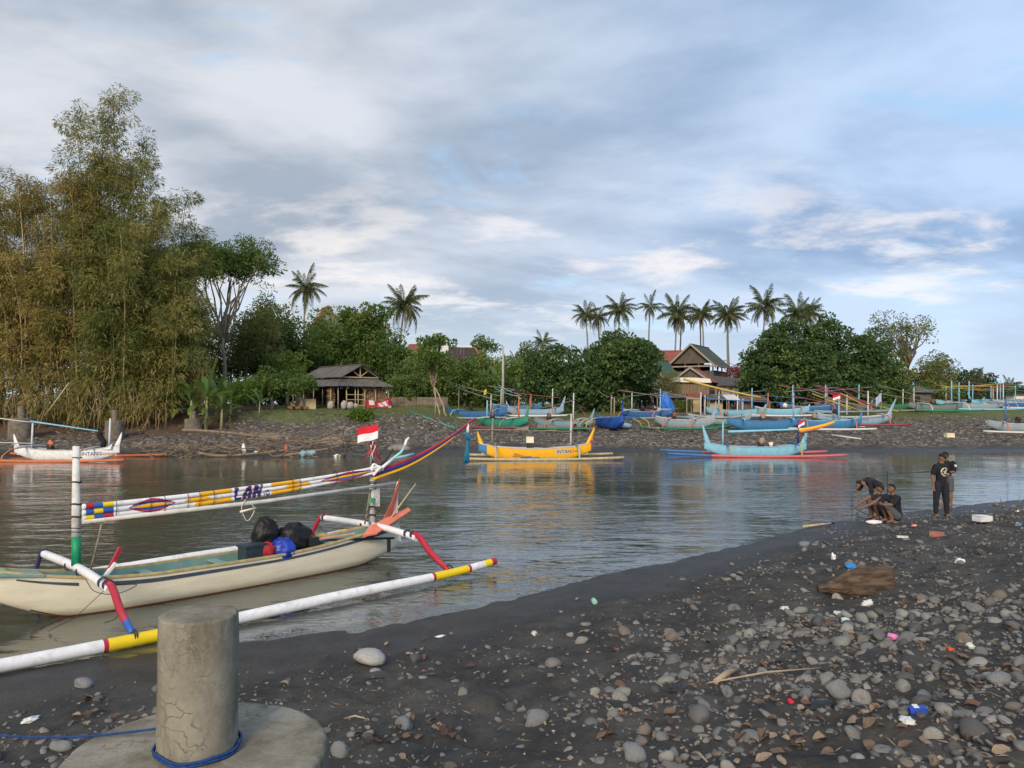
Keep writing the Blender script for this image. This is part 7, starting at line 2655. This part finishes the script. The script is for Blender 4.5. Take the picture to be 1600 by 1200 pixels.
def gravel_bank():
    rs = np.random.default_rng(6)
    N = 26000
    x = rs.uniform(-36, 48, N); y = rs.uniform(51, 73, N)
    s2 = far_s(x, y)
    n = fbm(x * .8, y * .8, 81, 3)
    left = sstep(-2, -9, x)
    k = sstep(2.0, 3.2, s2) * np.where(left > .5, sstep(15, 12.5, s2), sstep(20, 13, s2)) * sstep(.3, .6, n)
    ok = rs.random(N) < k
    x, y = x[ok], y[ok]; z = terrain(x, y)
    m = len(x)
    r = np.minimum(rs.lognormal(-2.75, .5, m), .28)
    base = np.array([(1, 0, 0), (-1, 0, 0), (0, 1, 0), (0, -1, 0), (0, 0, 1), (.6, .6, -.3)])
    F0 = np.array([(0, 2, 4), (2, 1, 4), (1, 3, 4), (3, 0, 4)])
    th = rs.uniform(0, 6.28, m); asp = rs.uniform(.6, 1.3, m)
    B = np.repeat(base[None, :5], m, 0) * r[:, None, None]
    B[:, :, 0] *= asp[:, None]; B[:, :, 2] *= .6
    c, s = np.cos(th)[:, None], np.sin(th)[:, None]
    X_ = B[:, :, 0] * c - B[:, :, 1] * s; Y_ = B[:, :, 0] * s + B[:, :, 1] * c
    V = np.stack([X_ + x[:, None], Y_ + y[:, None], B[:, :, 2] + z[:, None]], -1).reshape(-1, 3)
    F = (F0[None] + (np.arange(m) * 5)[:, None, None]).reshape(-1, 3)
    me = mesh_np('bank_gravel', V, F, True)
    o = link('bank_gravel', me, island_mat('bank_gravel', [(.035, .031, .027), (.065, .056, .047), (.10, .085, .07), (.15, .125, .10), (.36, .32, .26)], .9, .15, 0, 20, .1))
    tag(o, 'small brown and grey stones strewn over the far bank', 'gravel', kind='stuff')


gravel_bank()
# ------------------------------------------------------------ stones, leaves and litter on the near beach
STONE_COLS = [(0.051, 0.050, 0.051), (0.096, 0.095, 0.095), (0.151, 0.147, 0.142), (0.186, 0.179, 0.169), (0.128, 0.105, 0.087), (0.218, 0.211, 0.198), (0.109, 0.113, 0.120)]
SCOL = [('dark', (0.058, 0.056, 0.058)), ('slate grey', (0.102, 0.101, 0.102)), ('mid grey', (0.151, 0.147, 0.142)), ('light grey', (0.198, 0.192, 0.182)), ('brownish', (0.143, 0.115, 0.092)), ('pale grey', (0.250, 0.241, 0.225)), ('bluish grey', (0.118, 0.125, 0.136))]
STONE_M = [island_mat('stone_' + n.replace(' ', '_'), [c, c], .8, .3, .25, 45, .35, per='object') for n, c in SCOL]


def where(x, y):
    """plain words for a place on the near beach"""
    px = 800 + FPX * x / y
    if px < 560:
        return 'left of the bollard' if px < 250 else 'right of the bollard'
    if y > 12.5 and px > 1150:
        return 'near the squatting people' if px < 1440 else 'near the standing people'
    row = 'in front' if y < 5.6 else 'midway' if y < 9 else 'far back'
    col = 'on open sand' if px < 860 else 'among middle stones' if px < 1150 else 'below the log' if px < 1400 else 'near right edge'
    return col + ' ' + row
STONE_I = island_mat('pebble', STONE_COLS, .85, .25, .2, 40, .3, coord='Object', per='island')
STONE_PALE = mat('pale_stone', (.33, .325, .31), .8, .15, 10, (.16, .15, .14), .4, 6, .3, 60)
STONE_GREY = mat('grey_stone', (.17, .175, .18), .8, .15, 10, (.09, .09, .09), .4, 6, .3, 60)


def ico(sub):
    V, F = ico1((0, 0, 0), 1.0)
    V = [Vector(v) for v in V]
    for _ in range(sub):
        cache = {}; G = []

        def mid(a, b):
            k = (min(a, b), max(a, b))
            if k not in cache:
                V.append(((V[a] + V[b]) / 2).normalized()); cache[k] = len(V) - 1
            return cache[k]
        for a, b, c in F:
            x, y, z = mid(a, b), mid(b, c), mid(c, a)
            G += [(a, x, z), (b, y, x), (c, z, y), (x, y, z)]
        F = G
    return np.array([v[:] for v in V]), np.array(F)


I1, I2 = ico(1), ico(2)


def stone_shape(V, seed):
    rs = np.random.default_rng(seed)
    s = np.array([1, rs.uniform(.55, .98), rs.uniform(.38, .82)])
    ax = rs.normal(0, 1, (6, 3)); ax /= np.linalg.norm(ax, axis=1, keepdims=True)
    r = np.ones(len(V))
    for a in ax[:(3 + seed % 4)]:
        d = V @ a
        r -= np.maximum(0, d - rs.uniform(.42, .8)) * rs.uniform(.5, 1.0)      # worn facets
    r += (fbm(V[:, 0] * 1.6 + seed, V[:, 1] * 1.6 + V[:, 2] * 2.1, seed, 3) - .5) * .22
    return V * r[:, None] * s


STONES = []
for k in range(14):
    row = []
    for m_ in STONE_M:
        me = mesh_np('river_stone', stone_shape(I2[0], 300 + k), I2[1], True)
        me.materials.append(m_)
        row.append(me)
    STONES.append(row)
LOW = [stone_shape(I1[0], 340 + k) for k in range(14)]
I0 = ico(0)
LOW0 = [stone_shape(I0[0], 360 + k) for k in range(14)]


def place_stones():
    rs = np.random.default_rng(99)
    # candidates spread over the near beach
    N = 150000
    x = rs.uniform(-9, 24, N); y = rs.uniform(2.6, 27, N) ** 1.0
    y[:70000] = rs.uniform(2.6, 10, 70000); x[:70000] = rs.uniform(-6, 8, 70000)
    s = near_s(x, y)
    vis = (np.abs(x) < .74 * y + 1.2) & (s > .25)
    x, y, s = x[vis], y[vis], s[vis]
    k = np.maximum(stone_zone(x, y), .55 * sstep(-2.2, .5, x) * sstep(8.5, 5.0, y) * sstep(.42, .6, fbm(x * .9 + 3, y * .9, 27, 3)))
    edge = sstep(7, 12, x) * sstep(.2, .9, s) * .8           # stones reach the water at the right
    clus = fbm(x * 1.9, y * 1.9, 25, 3)
    p = np.maximum(k, edge) * sstep(.34, .58, clus) * .72 + .045 * sstep(1.0, 3.0, s)
    ok = rs.random(len(x)) < p
    x, y = x[ok], y[ok]
    r = np.clip(rs.lognormal(-3.9, .60, len(x)), .008, .10)
    r = np.where((rs.random(len(x)) < .10) & (y > 8), np.minimum(r * 2.1, .12), r)
    # the bollard stands here
    away = np.hypot(x - BOL[0], y - BOL[1]) > .56
    x, y, r = x[away], y[away], r[away]
    # thin out overlapping ones
    order = np.argsort(-r)
    cell = {}
    keep = []
    for i in order:
        cx, cy = int(x[i] // .2), int(y[i] // .2)
        bad = False
        for a in (-1, 0, 1):
            for b in (-1, 0, 1):
                for j in cell.get((cx + a, cy + b), ()):
                    if (x[i] - x[j]) ** 2 + (y[i] - y[j]) ** 2 < (.72 * (r[i] + r[j])) ** 2:
                        bad = True; break
                if bad: break
            if bad: break
        if not bad:
            keep.append(i); cell.setdefault((cx, cy), []).append(i)
    keep = np.array(keep)
    x, y, r = x[keep], y[keep], r[keep]
    z = terrain(x, y)
    size = r / np.maximum(y, .5)
    inframe = np.abs(x) < .66 * y
    big = np.argsort(-(size * inframe))[:284]
    isbig = np.zeros(len(x), bool); isbig[big] = True
    for i in big:
        ci = int(rs.integers(0, 7))
        o = link('river_stone', STONES[rs.integers(0, 14)][ci], None, None, (x[i], y[i], z[i] + r[i] * rs.uniform(-.25, .22)), (rs.normal(0, .4), rs.normal(0, .4), rs.uniform(0, 6.28)), (r[i] * rs.uniform(.85, 1.15), r[i] * rs.uniform(.8, 1.15), r[i] * rs.uniform(.8, 1.3)))
        sz = 'big' if r[i] > .10 else 'medium' if r[i] > .06 else 'small'
        tag(o, '%s %s rounded stone %s' % (sz, SCOL[ci][0], where(x[i], y[i])), 'stone', 'loose river stones on the near beach')
    for tiny in (0, 1):
        sel0 = ~isbig & ((r / y < .0042) == bool(tiny))
        xs, ys, zs, rr = x[sel0], y[sel0], z[sel0], r[sel0]
        Vs, Fs = [], []
        off = 0
        FF = I1[1] if not tiny else I0[1]
        for k in range(14):
            sel = np.arange(len(xs)) % 14 == k
            m = sel.sum()
            B = (LOW if not tiny else LOW0)[k]
            th = rs.uniform(0, 6.28, m); c, s_ = np.cos(th)[:, None], np.sin(th)[:, None]
            P = B[None] * rr[sel][:, None, None]
            tl = rs.normal(0, .35, m)[:, None]
            Zl = P[:, :, 2] + P[:, :, 0] * tl
            X_ = P[:, :, 0] * c - P[:, :, 1] * s_; Y_ = P[:, :, 0] * s_ + P[:, :, 1] * c
            sink = rs.uniform(-.30, .22, m)
            V = np.stack([X_ + xs[sel][:, None], Y_ + ys[sel][:, None], Zl + (zs[sel] + rr[sel] * sink)[:, None]], -1).reshape(-1, 3)
            F = (FF[None] + (np.arange(m) * len(B))[:, None, None]).reshape(-1, 3) + off
            Vs.append(V); Fs.append(F); off += len(V)
        nm = 'beach_pebbles' if not tiny else 'fine_shingle'
        me = mesh_np(nm, np.vstack(Vs), np.vstack(Fs), True)
        tag(link(nm, me, STONE_I), 'smaller grey pebbles scattered over the black sand' if not tiny else 'fine grey shingle sprinkled between the beach stones', 'pebbles', kind='stuff')
        print('stones', tiny, len(xs), len(np.vstack(Fs)))


BOL = at(309, 1172, 3.0)[:2]
place_stones()

# a few stones one can tell apart
for i, (px, py, w, m, lab) in enumerate((
        (576, 1036, 52, STONE_PALE, 'long pale flat stone alone on bare black sand'), (633, 1137, 37, STONE_GREY, 'smooth grey egg shaped stone in front of the bare sand'),
        (534, 1176, 34, STONE_GREY, 'bluish grey stone right of the bollard base'), (128, 1073, 34, STONE_GREY, 'squarish grey stone left behind the bollard'),
        (95, 1170, 34, STONE_GREY, 'blue grey oval stone beside the bollard base'), (836, 1132, 52, STONE_GREY, 'broad brownish grey boulder stone in the middle stone cluster'),
        (990, 1182, 44, STONE_GREY, 'tilted grey stone at the bottom of the middle'), (1310, 1083, 42, STONE_GREY, 'wide flat grey stone in the right stone cluster'),
        (1258, 853, 20, STONE_GREY, 'round grey stone alone near the water edge'), (1562, 1068, 38, STONE_GREY, 'dark grey rounded stone among straw at the right'))):
    q = ground_hit([px], [py])[0]
    r = w / 2 / FPX * math.hypot(q[0], q[1]) * 1.02
    me = STONES[(i * 5) % 14][0].copy(); me.materials.clear()
    o = link('river_stone', me, m, None, (q[0], q[1], q[2] + r * .22), (0, 0, rng.uniform(-.4, .4)), (r,) * 3)
    tag(o, lab, 'stone', 'loose river stones on the near beach')

# ---- dry leaves
LCOL = [('dark brown', (.07, .042, .030)), ('red brown', (.125, .062, .040)), ('brown', (.15, .098, .066)), ('tan', (.27, .20, .14))]
LEAF_M = [island_mat('leaf_' + n.replace(' ', '_'), [c, c], .75, .25, .2, 40, .08, per='object') for n, c in LCOL]
LEAFI = island_mat('leaf_bits', [(.06, .032, .022), (.12, .07, .045), (.20, .135, .085), (.30, .23, .15), (.38, .32, .22)], .8, .2, .1, 40, .05, per='island')


def leaf_shape(seed):
    rs = np.random.default_rng(seed)
    n = 8
    V = []; F = []
    cu = rs.uniform(-.8, 1.3); ro = rs.uniform(.2, 1.2); tw = rs.normal(0, 1.0)
    for i in range(n + 1):
        q = i / n
        w = (.33 if seed % 3 else .22) * math.sin(math.pi * q ** .85) ** .8 + .015
        for s in (-1, -.5, 0, .5, 1):
            a = s * ro
            y = w * (math.sin(a) / max(ro, .2) if ro > .3 else s)
            z = w * (1 - math.cos(a)) * 1.1 + .35 * cu * (q - .4) ** 2 + tw * s * w * (q - .5) + rs.normal(0, .03)
            V.append((q - .5, y, z))
    for i in range(n):
        for k in range(4):
            F.append((i * 5 + k, i * 5 + k + 1, i * 5 + 6 + k, i * 5 + 5 + k))
    out = []
    for m_ in LEAF_M:
        me = bpy.data.meshes.new('dry_leaf'); me.from_pydata(V, [], F)
        me.polygons.foreach_set('use_smooth', [True] * len(F))
        me.materials.append(m_)
        out.append(me)
    return out


LEAVES = [leaf_shape(400 + k) for k in range(10)]


def scatter_leaves():
    rs = np.random.default_rng(123)
    spots = []
    # (photo area centre, spread, count)
    for (cx, cy, sx, sy, n) in ((600, 1022, 40, 8, 12), (590, 1160, 45, 16, 14), (700, 1145, 30, 10, 6), (130, 1100, 18, 10, 6), (160, 1125, 40, 12, 8), (990, 1110, 70, 26, 22), (1240, 1000, 90, 30, 26),
                                (1200, 1150, 60, 40, 34), (1320, 1130, 90, 40, 24), (1500, 980, 70, 40, 16), (1150, 920, 80, 25, 12), (840, 1060, 120, 50, 12), (1450, 870, 90, 25, 12), (30, 1150, 30, 20, 5), (980, 1000, 60, 25, 8),
                                (1380, 1040, 110, 60, 26), (1520, 1130, 60, 50, 14)):
        for _ in range(n):
            spots.append((cx + rs.normal(0, sx), cy + rs.normal(0, sy)))
    sp = np.array([s for s in spots if -20 < s[0] < 1620 and 840 < s[1] < 1230])
    H = ground_hit(sp[:, 0], sp[:, 1])
    for i, q in enumerate(H):
        if math.hypot(q[0] - BOL[0], q[1] - BOL[1]) < .58 or near_s(q[0], q[1]) < .6: continue
        L = rs.uniform(.05, .125); ci = int(rs.integers(0, 4))
        o = link('dry_leaf', LEAVES[rs.integers(0, 10)][ci], None, None, (q[0], q[1], q[2] + .022 + rs.uniform(0, .02)), (rs.normal(0, .25), rs.normal(0, .25), rs.uniform(0, 6.28)), (L,) * 3)
        tag(o, 'curled %s %s dry leaf %s' % ('large' if L > .10 else 'middling' if L > .075 else 'small', LCOL[ci][0], where(q[0], q[1])), 'leaf', 'dry leaves on the near beach')
    # straw, twigs and leaf crumbs: uncountable
    N = 60000
    x = rs.uniform(-6, 16, N); y = rs.uniform(2.7, 20, N)
    n = fbm(x * .8 + 4, y * .8, 55, 4)
    s = near_s(x, y)
    corner = sstep(1.0, 3.2, x - .25 * (y - 3)) * sstep(8.0, 4.2, y)
    p = (sstep(.46, .64, n) * .20 * sstep(1.5, 4, s) + .055 * sstep(1.2, 3.5, s) + corner * sstep(.36, .58, n) * .75) * (np.abs(x) < .75 * y + .5)
    ok = rs.random(N) < p
    x, y = x[ok], y[ok]
    away = np.hypot(x - BOL[0], y - BOL[1]) > .6
    x, y = x[away], y[away]
    z = terrain(x, y)
    m = len(x)
    C0 = np.stack([x, y, z + rs.uniform(.006, .035, m)], -1)
    th = rs.uniform(0, 6.28, m)
    D = np.stack([np.cos(th), np.sin(th), rs.normal(0, .13, m)], -1)
    straw = rs.random(m) < .62
    ln = np.where(straw, rs.uniform(.03, .17, m), rs.uniform(.015, .055, m)); wd = np.where(straw, rs.uniform(.004, .011, m), rs.uniform(.015, .04, m))
    V, F = leaf_cloud(C0, D, ln, wd, rs, 0, .3)
    me = mesh_np('straw_litter', V, F)
    tag(link('straw_litter', me, LEAFI), 'bits of straw twigs and crumbled leaves on the beach', 'plant litter', kind='stuff')


scatter_leaves()


# ---- log
def beach_log():
    q = ground_hit([1335], [928])[0]
    T = thing('log', 'weathered brown log stump lying across the stones', 'log', (q[0], q[1], q[2]), R(6))
    T.scale = (.92, .9, .88)
    n, m = 44, 40
    V = []; F = []
    for i in range(n + 1):
        u = i / n
        r = .06 + .17 * sstep(0, .55, u) + .05 * u
        for k in range(m):
            a = 2 * math.pi * k / m
            rr = r * (1 + .7 * (fbm(np.array([u * 2.5 + 3]), np.array([math.cos(a) * 2.2 + math.sin(a) * 3.1 + 2]), 7, 4)[0] - .5) + .10 * math.sin(3 * a + u * 4) + .06 * math.sin(11 * a + 3 * u) + .05 * math.sin(19 * a - 2 * u))
            V.append((-.60 + 1.12 * u + .06 * math.sin(a) * (u > .95), rr * math.cos(a) * 1.05, .10 + .08 * u + rr * math.sin(a) * .95))
    for i in range(n):
        for k in range(m):
            k2 = (k + 1) % m
            F.append((i * m + k, i * m + k2, (i + 1) * m + k2, (i + 1) * m + k))
    F += [tuple(range(m))[::-1], tuple(n * m + k for k in range(m))]
    LOGM = mat('log_wood', (.088, .060, .040), .9, .55, 9, (.022, .016, .012), .9, 5, 1.0, 16, stretch=(.35, 1.6, 1.6))
    MB().add(V, F, 0, True).build('trunk', LOGM, T)
    mb = MB(); cap_tube(mb, [(.1, -.16, .12), (.32, -.24, .10), (.50, -.22, .12)], [.06, .10, .07]); mb.build('broken_limb', mat('near_black_wood', (.025, .019, .016), .9, .3), T)  # near-black stub low on the front of the log


beach_log()

# ---- litter
def crumple(s, seed, amp=.75):
    return blob(s, seed, amp, 2.0, 26, -s[2] * .5, .05)


for i, (px, py, s, col, nm, lab) in enumerate((
        (1535, 816, (.26, .17, .10), (.80, .80, .80), 'foam_box', None), (1330, 888, (.20, .12, .07), (.03, .22, .55), 'blue_bag', 'crumpled blue plastic bag on the stones above the log'),
        (1302, 874, (.08, .05, .10), (.78, .78, .78), 'white_scrap', 'white torn plastic scrap upright among stones above the log'), (1314, 960, (.13, .10, .03), (.62, .66, .55), 'snack_wrapper', 'yellow and white snack wrapper below the log'),
        (1322, 972, (.10, .08, .04), (.48, .62, .60), 'plastic_cup', 'pale green crushed plastic cup below the snack wrapper'), (1356, 946, (.14, .09, .06), (.68, .68, .64), 'white_bag', 'dirty white bag right below the log'),
        (1394, 998, (.08, .06, .05), (.75, .22, .48), 'pink_scrap', 'pink and white plastic scrap among the right stones'), (1485, 1017, (.05, .035, .03), (.60, .08, .02), 'orange_cap', 'small bright orange plastic piece on sand at right'),
        (1516, 1012, (.07, .05, .04), (.55, .62, .55), 'plastic_cup', 'pale crushed cup right of the orange piece'), (1434, 1114, (.09, .055, .035), (.02, .07, .42), 'blue_carton', 'small blue drink carton at the lower right'),
        (1417, 1128, (.09, .06, .03), (.55, .57, .56), 'clear_tray', 'clear plastic tray beside the blue carton'), (962, 1115, (.07, .045, .04), (.72, .66, .22), 'yellow_packet', 'yellow packet in the middle stone cluster'),
        (688, 995, (.10, .04, .02), (.70, .72, .72), 'white_strip', 'flat white plastic strip on the bare sand'), (928, 943, (.10, .05, .05), (.25, .48, .35), 'green_bottle', 'small green plastic bottle near the water edge'),
        (835, 991, (.12, .05, .03), (.55, .52, .48), 'pale_rag', 'pale twisted rag on the sand behind the middle stones'), (48, 1127, (.11, .08, .05), (.62, .63, .63), 'clear_bag', 'crumpled clear plastic bag left of the bollard'),
        (1235, 1098, (.045, .03, .03), (.60, .02, .04), 'red_scrap', 'tiny red and white scrap in the right stone cluster'), (1226, 952, (.10, .06, .04), (.55, .56, .60), 'grey_scrap', 'grey plastic scrap on the stones left of the log'),
        (1160, 800, (.0, .0, .0), (0, 0, 0), None, None), (1464, 838, (.20, .12, .09), (.32, .12, .09), 'brick', 'dull red brick lying among the stones right of the people'),
        (1410, 842, (.16, .10, .06), (.62, .60, .52), 'pale_block', 'pale crumbled block among the stones below the squatting people'), (1428, 823, (.10, .07, .06), (.58, .26, .26), 'pink_scrap', 'pink plastic scrap on stones below the standing people'),
        (1591, 821, (.12, .08, .06), (.16, .34, .55), 'blue_scrap', 'blue plastic scrap at the right edge of the beach'), (1590, 800, (.09, .06, .05), (.7, .7, .7), 'white_scrap', 'white scrap at the right edge above the blue one'),
        (1500, 880, (.13, .09, .07), (.72, .72, .70), 'white_bottle', 'white plastic piece on sand right of the log'), (640, 1022, (.06, .03, .02), (.62, .35, .40), 'pink_scrap', 'pink plastic scrap beside the long pale stone'),
        (1060, 1082, (.16, .10, .07), (.03, .03, .035), 'black_scrap', 'black plastic lump in the middle stones'), (1275, 1105, (.22, .09, .03), (.02, .02, .024), 'black_sheet', 'flat black plastic sheet pinned under the right stones'),
        (955, 1082, (.0, .0, .0), (0, 0, 0), None, None))):
    if nm is None: continue
    q = ground_hit([px], [py])[0]
    if nm == 'foam_box':
        T = thing('foam_box', 'white foam takeaway box on the stones near the right edge', 'box', (q[0], q[1], q[2] + .03), .3)
        T.scale = (.66,) * 3
        mb = MB(); mb.slab([(-.26, -.18, 0), (.26, -.18, 0), (.26, .18, 0), (-.26, .18, 0)], .02)
        for a, b in (((-.27, -.19), (.27, -.19)), ((.27, -.19), (.27, .19)), ((.27, .19), (-.27, .19)), ((-.27, .19), (-.27, -.19))):
            mb.bar((a[0], a[1], .09), (b[0], b[1], .09), .02, .18)
        mb.build('tray', WHITE, T)
        MB().box((0, .0, .195), (.56, .40, .03), .05, .05).build('lid', WHITE, T)
        continue
    s = tuple(.72 * k for k in s)
    if nm in ('brick', 'pale_block'):
        mb = MB().box((0, 0, s[2] * .7), (s[0] * 2, s[1] * 1.6, s[2] * 1.6), .2)
    elif nm in ('blue_carton',):
        mb = MB().box((0, 0, .022), (.11, .065, .04), .5, .12); mb.box((.015, 0, .045), (.035, .066, .003), .5, .12, mi=1)
    elif nm == 'green_bottle':
        mb = MB().tube([(-.11, 0, .04), (-.10, 0, .04), (.03, 0, .042), (.07, 0, .045), (.08, 0, .046), (.11, 0, .046)], [.02, .042, .042, .03, .016, .016], 12)
    else:
        mb = crumple(s, 500 + i)
    o = mb.build(nm, [mat('litter_%d' % i, col, .55, .15, 8), WHITE] if nm == 'blue_carton' else mat('litter_%d' % i, col, .55, .15, 8), None, (q[0], q[1], q[2] + (s[2] * .5 if nm not in ('brick', 'pale_block', 'blue_carton', 'green_bottle') else 0)), (0, 0, rng.uniform(0, 3)))
    tag(o, lab, 'litter')

# ---- a few larger sticks
for i, (a, b, lab) in enumerate((((1108, 1072), (1282, 1050), 'long thin pale stick across the right stone cluster'), ((1118, 1070), (1155, 1052), 'short split piece of wood by the long pale stick'), ((548, 1074), (602, 1065), 'thin dark twig on the bare sand'),
                                 ((1082, 1185), (1105, 1200), 'pale thin twig at the bottom of the beach'), ((538, 1128), (572, 1130), 'small pale driftwood piece near the bollard'))):
    q = ground_hit([a[0], b[0]], [a[1], b[1]])
    m_ = (q[0] + q[1]) / 2
    r = .008 if i != 1 else .025
    o = MB().tube([q[0] + np.array([0, 0, .03]), m_ + np.array([0, 0, .06]), q[1] + np.array([0, 0, .04])], [r, r * 1.2, r * .6], 6).build('stick', BLACKM if i == 2 else PALEBARK)
    tag(o, lab, 'stick')
# dry bare plant near the right edge
q = ground_hit([1572], [822])[0]
T = thing('dry_plant', 'bare twiggy dry plant on the stones near the right edge', 'plant', q)
rs_ = np.random.default_rng(2)
for k in range(9):
    a = rs_.uniform(-.5, .5); L = rs_.uniform(.35, .75)
    MB().tube([(0.05 * k - .2, 0, 0), (.05 * k - .2 + a * .3, rs_.normal(0, .05), L * .5), (.05 * k - .2 + a * .8, rs_.normal(0, .1), L)], [.008, .006, .003], 5).build('stem', mat('dry_stem', (.09, .07, .05), .9), T)
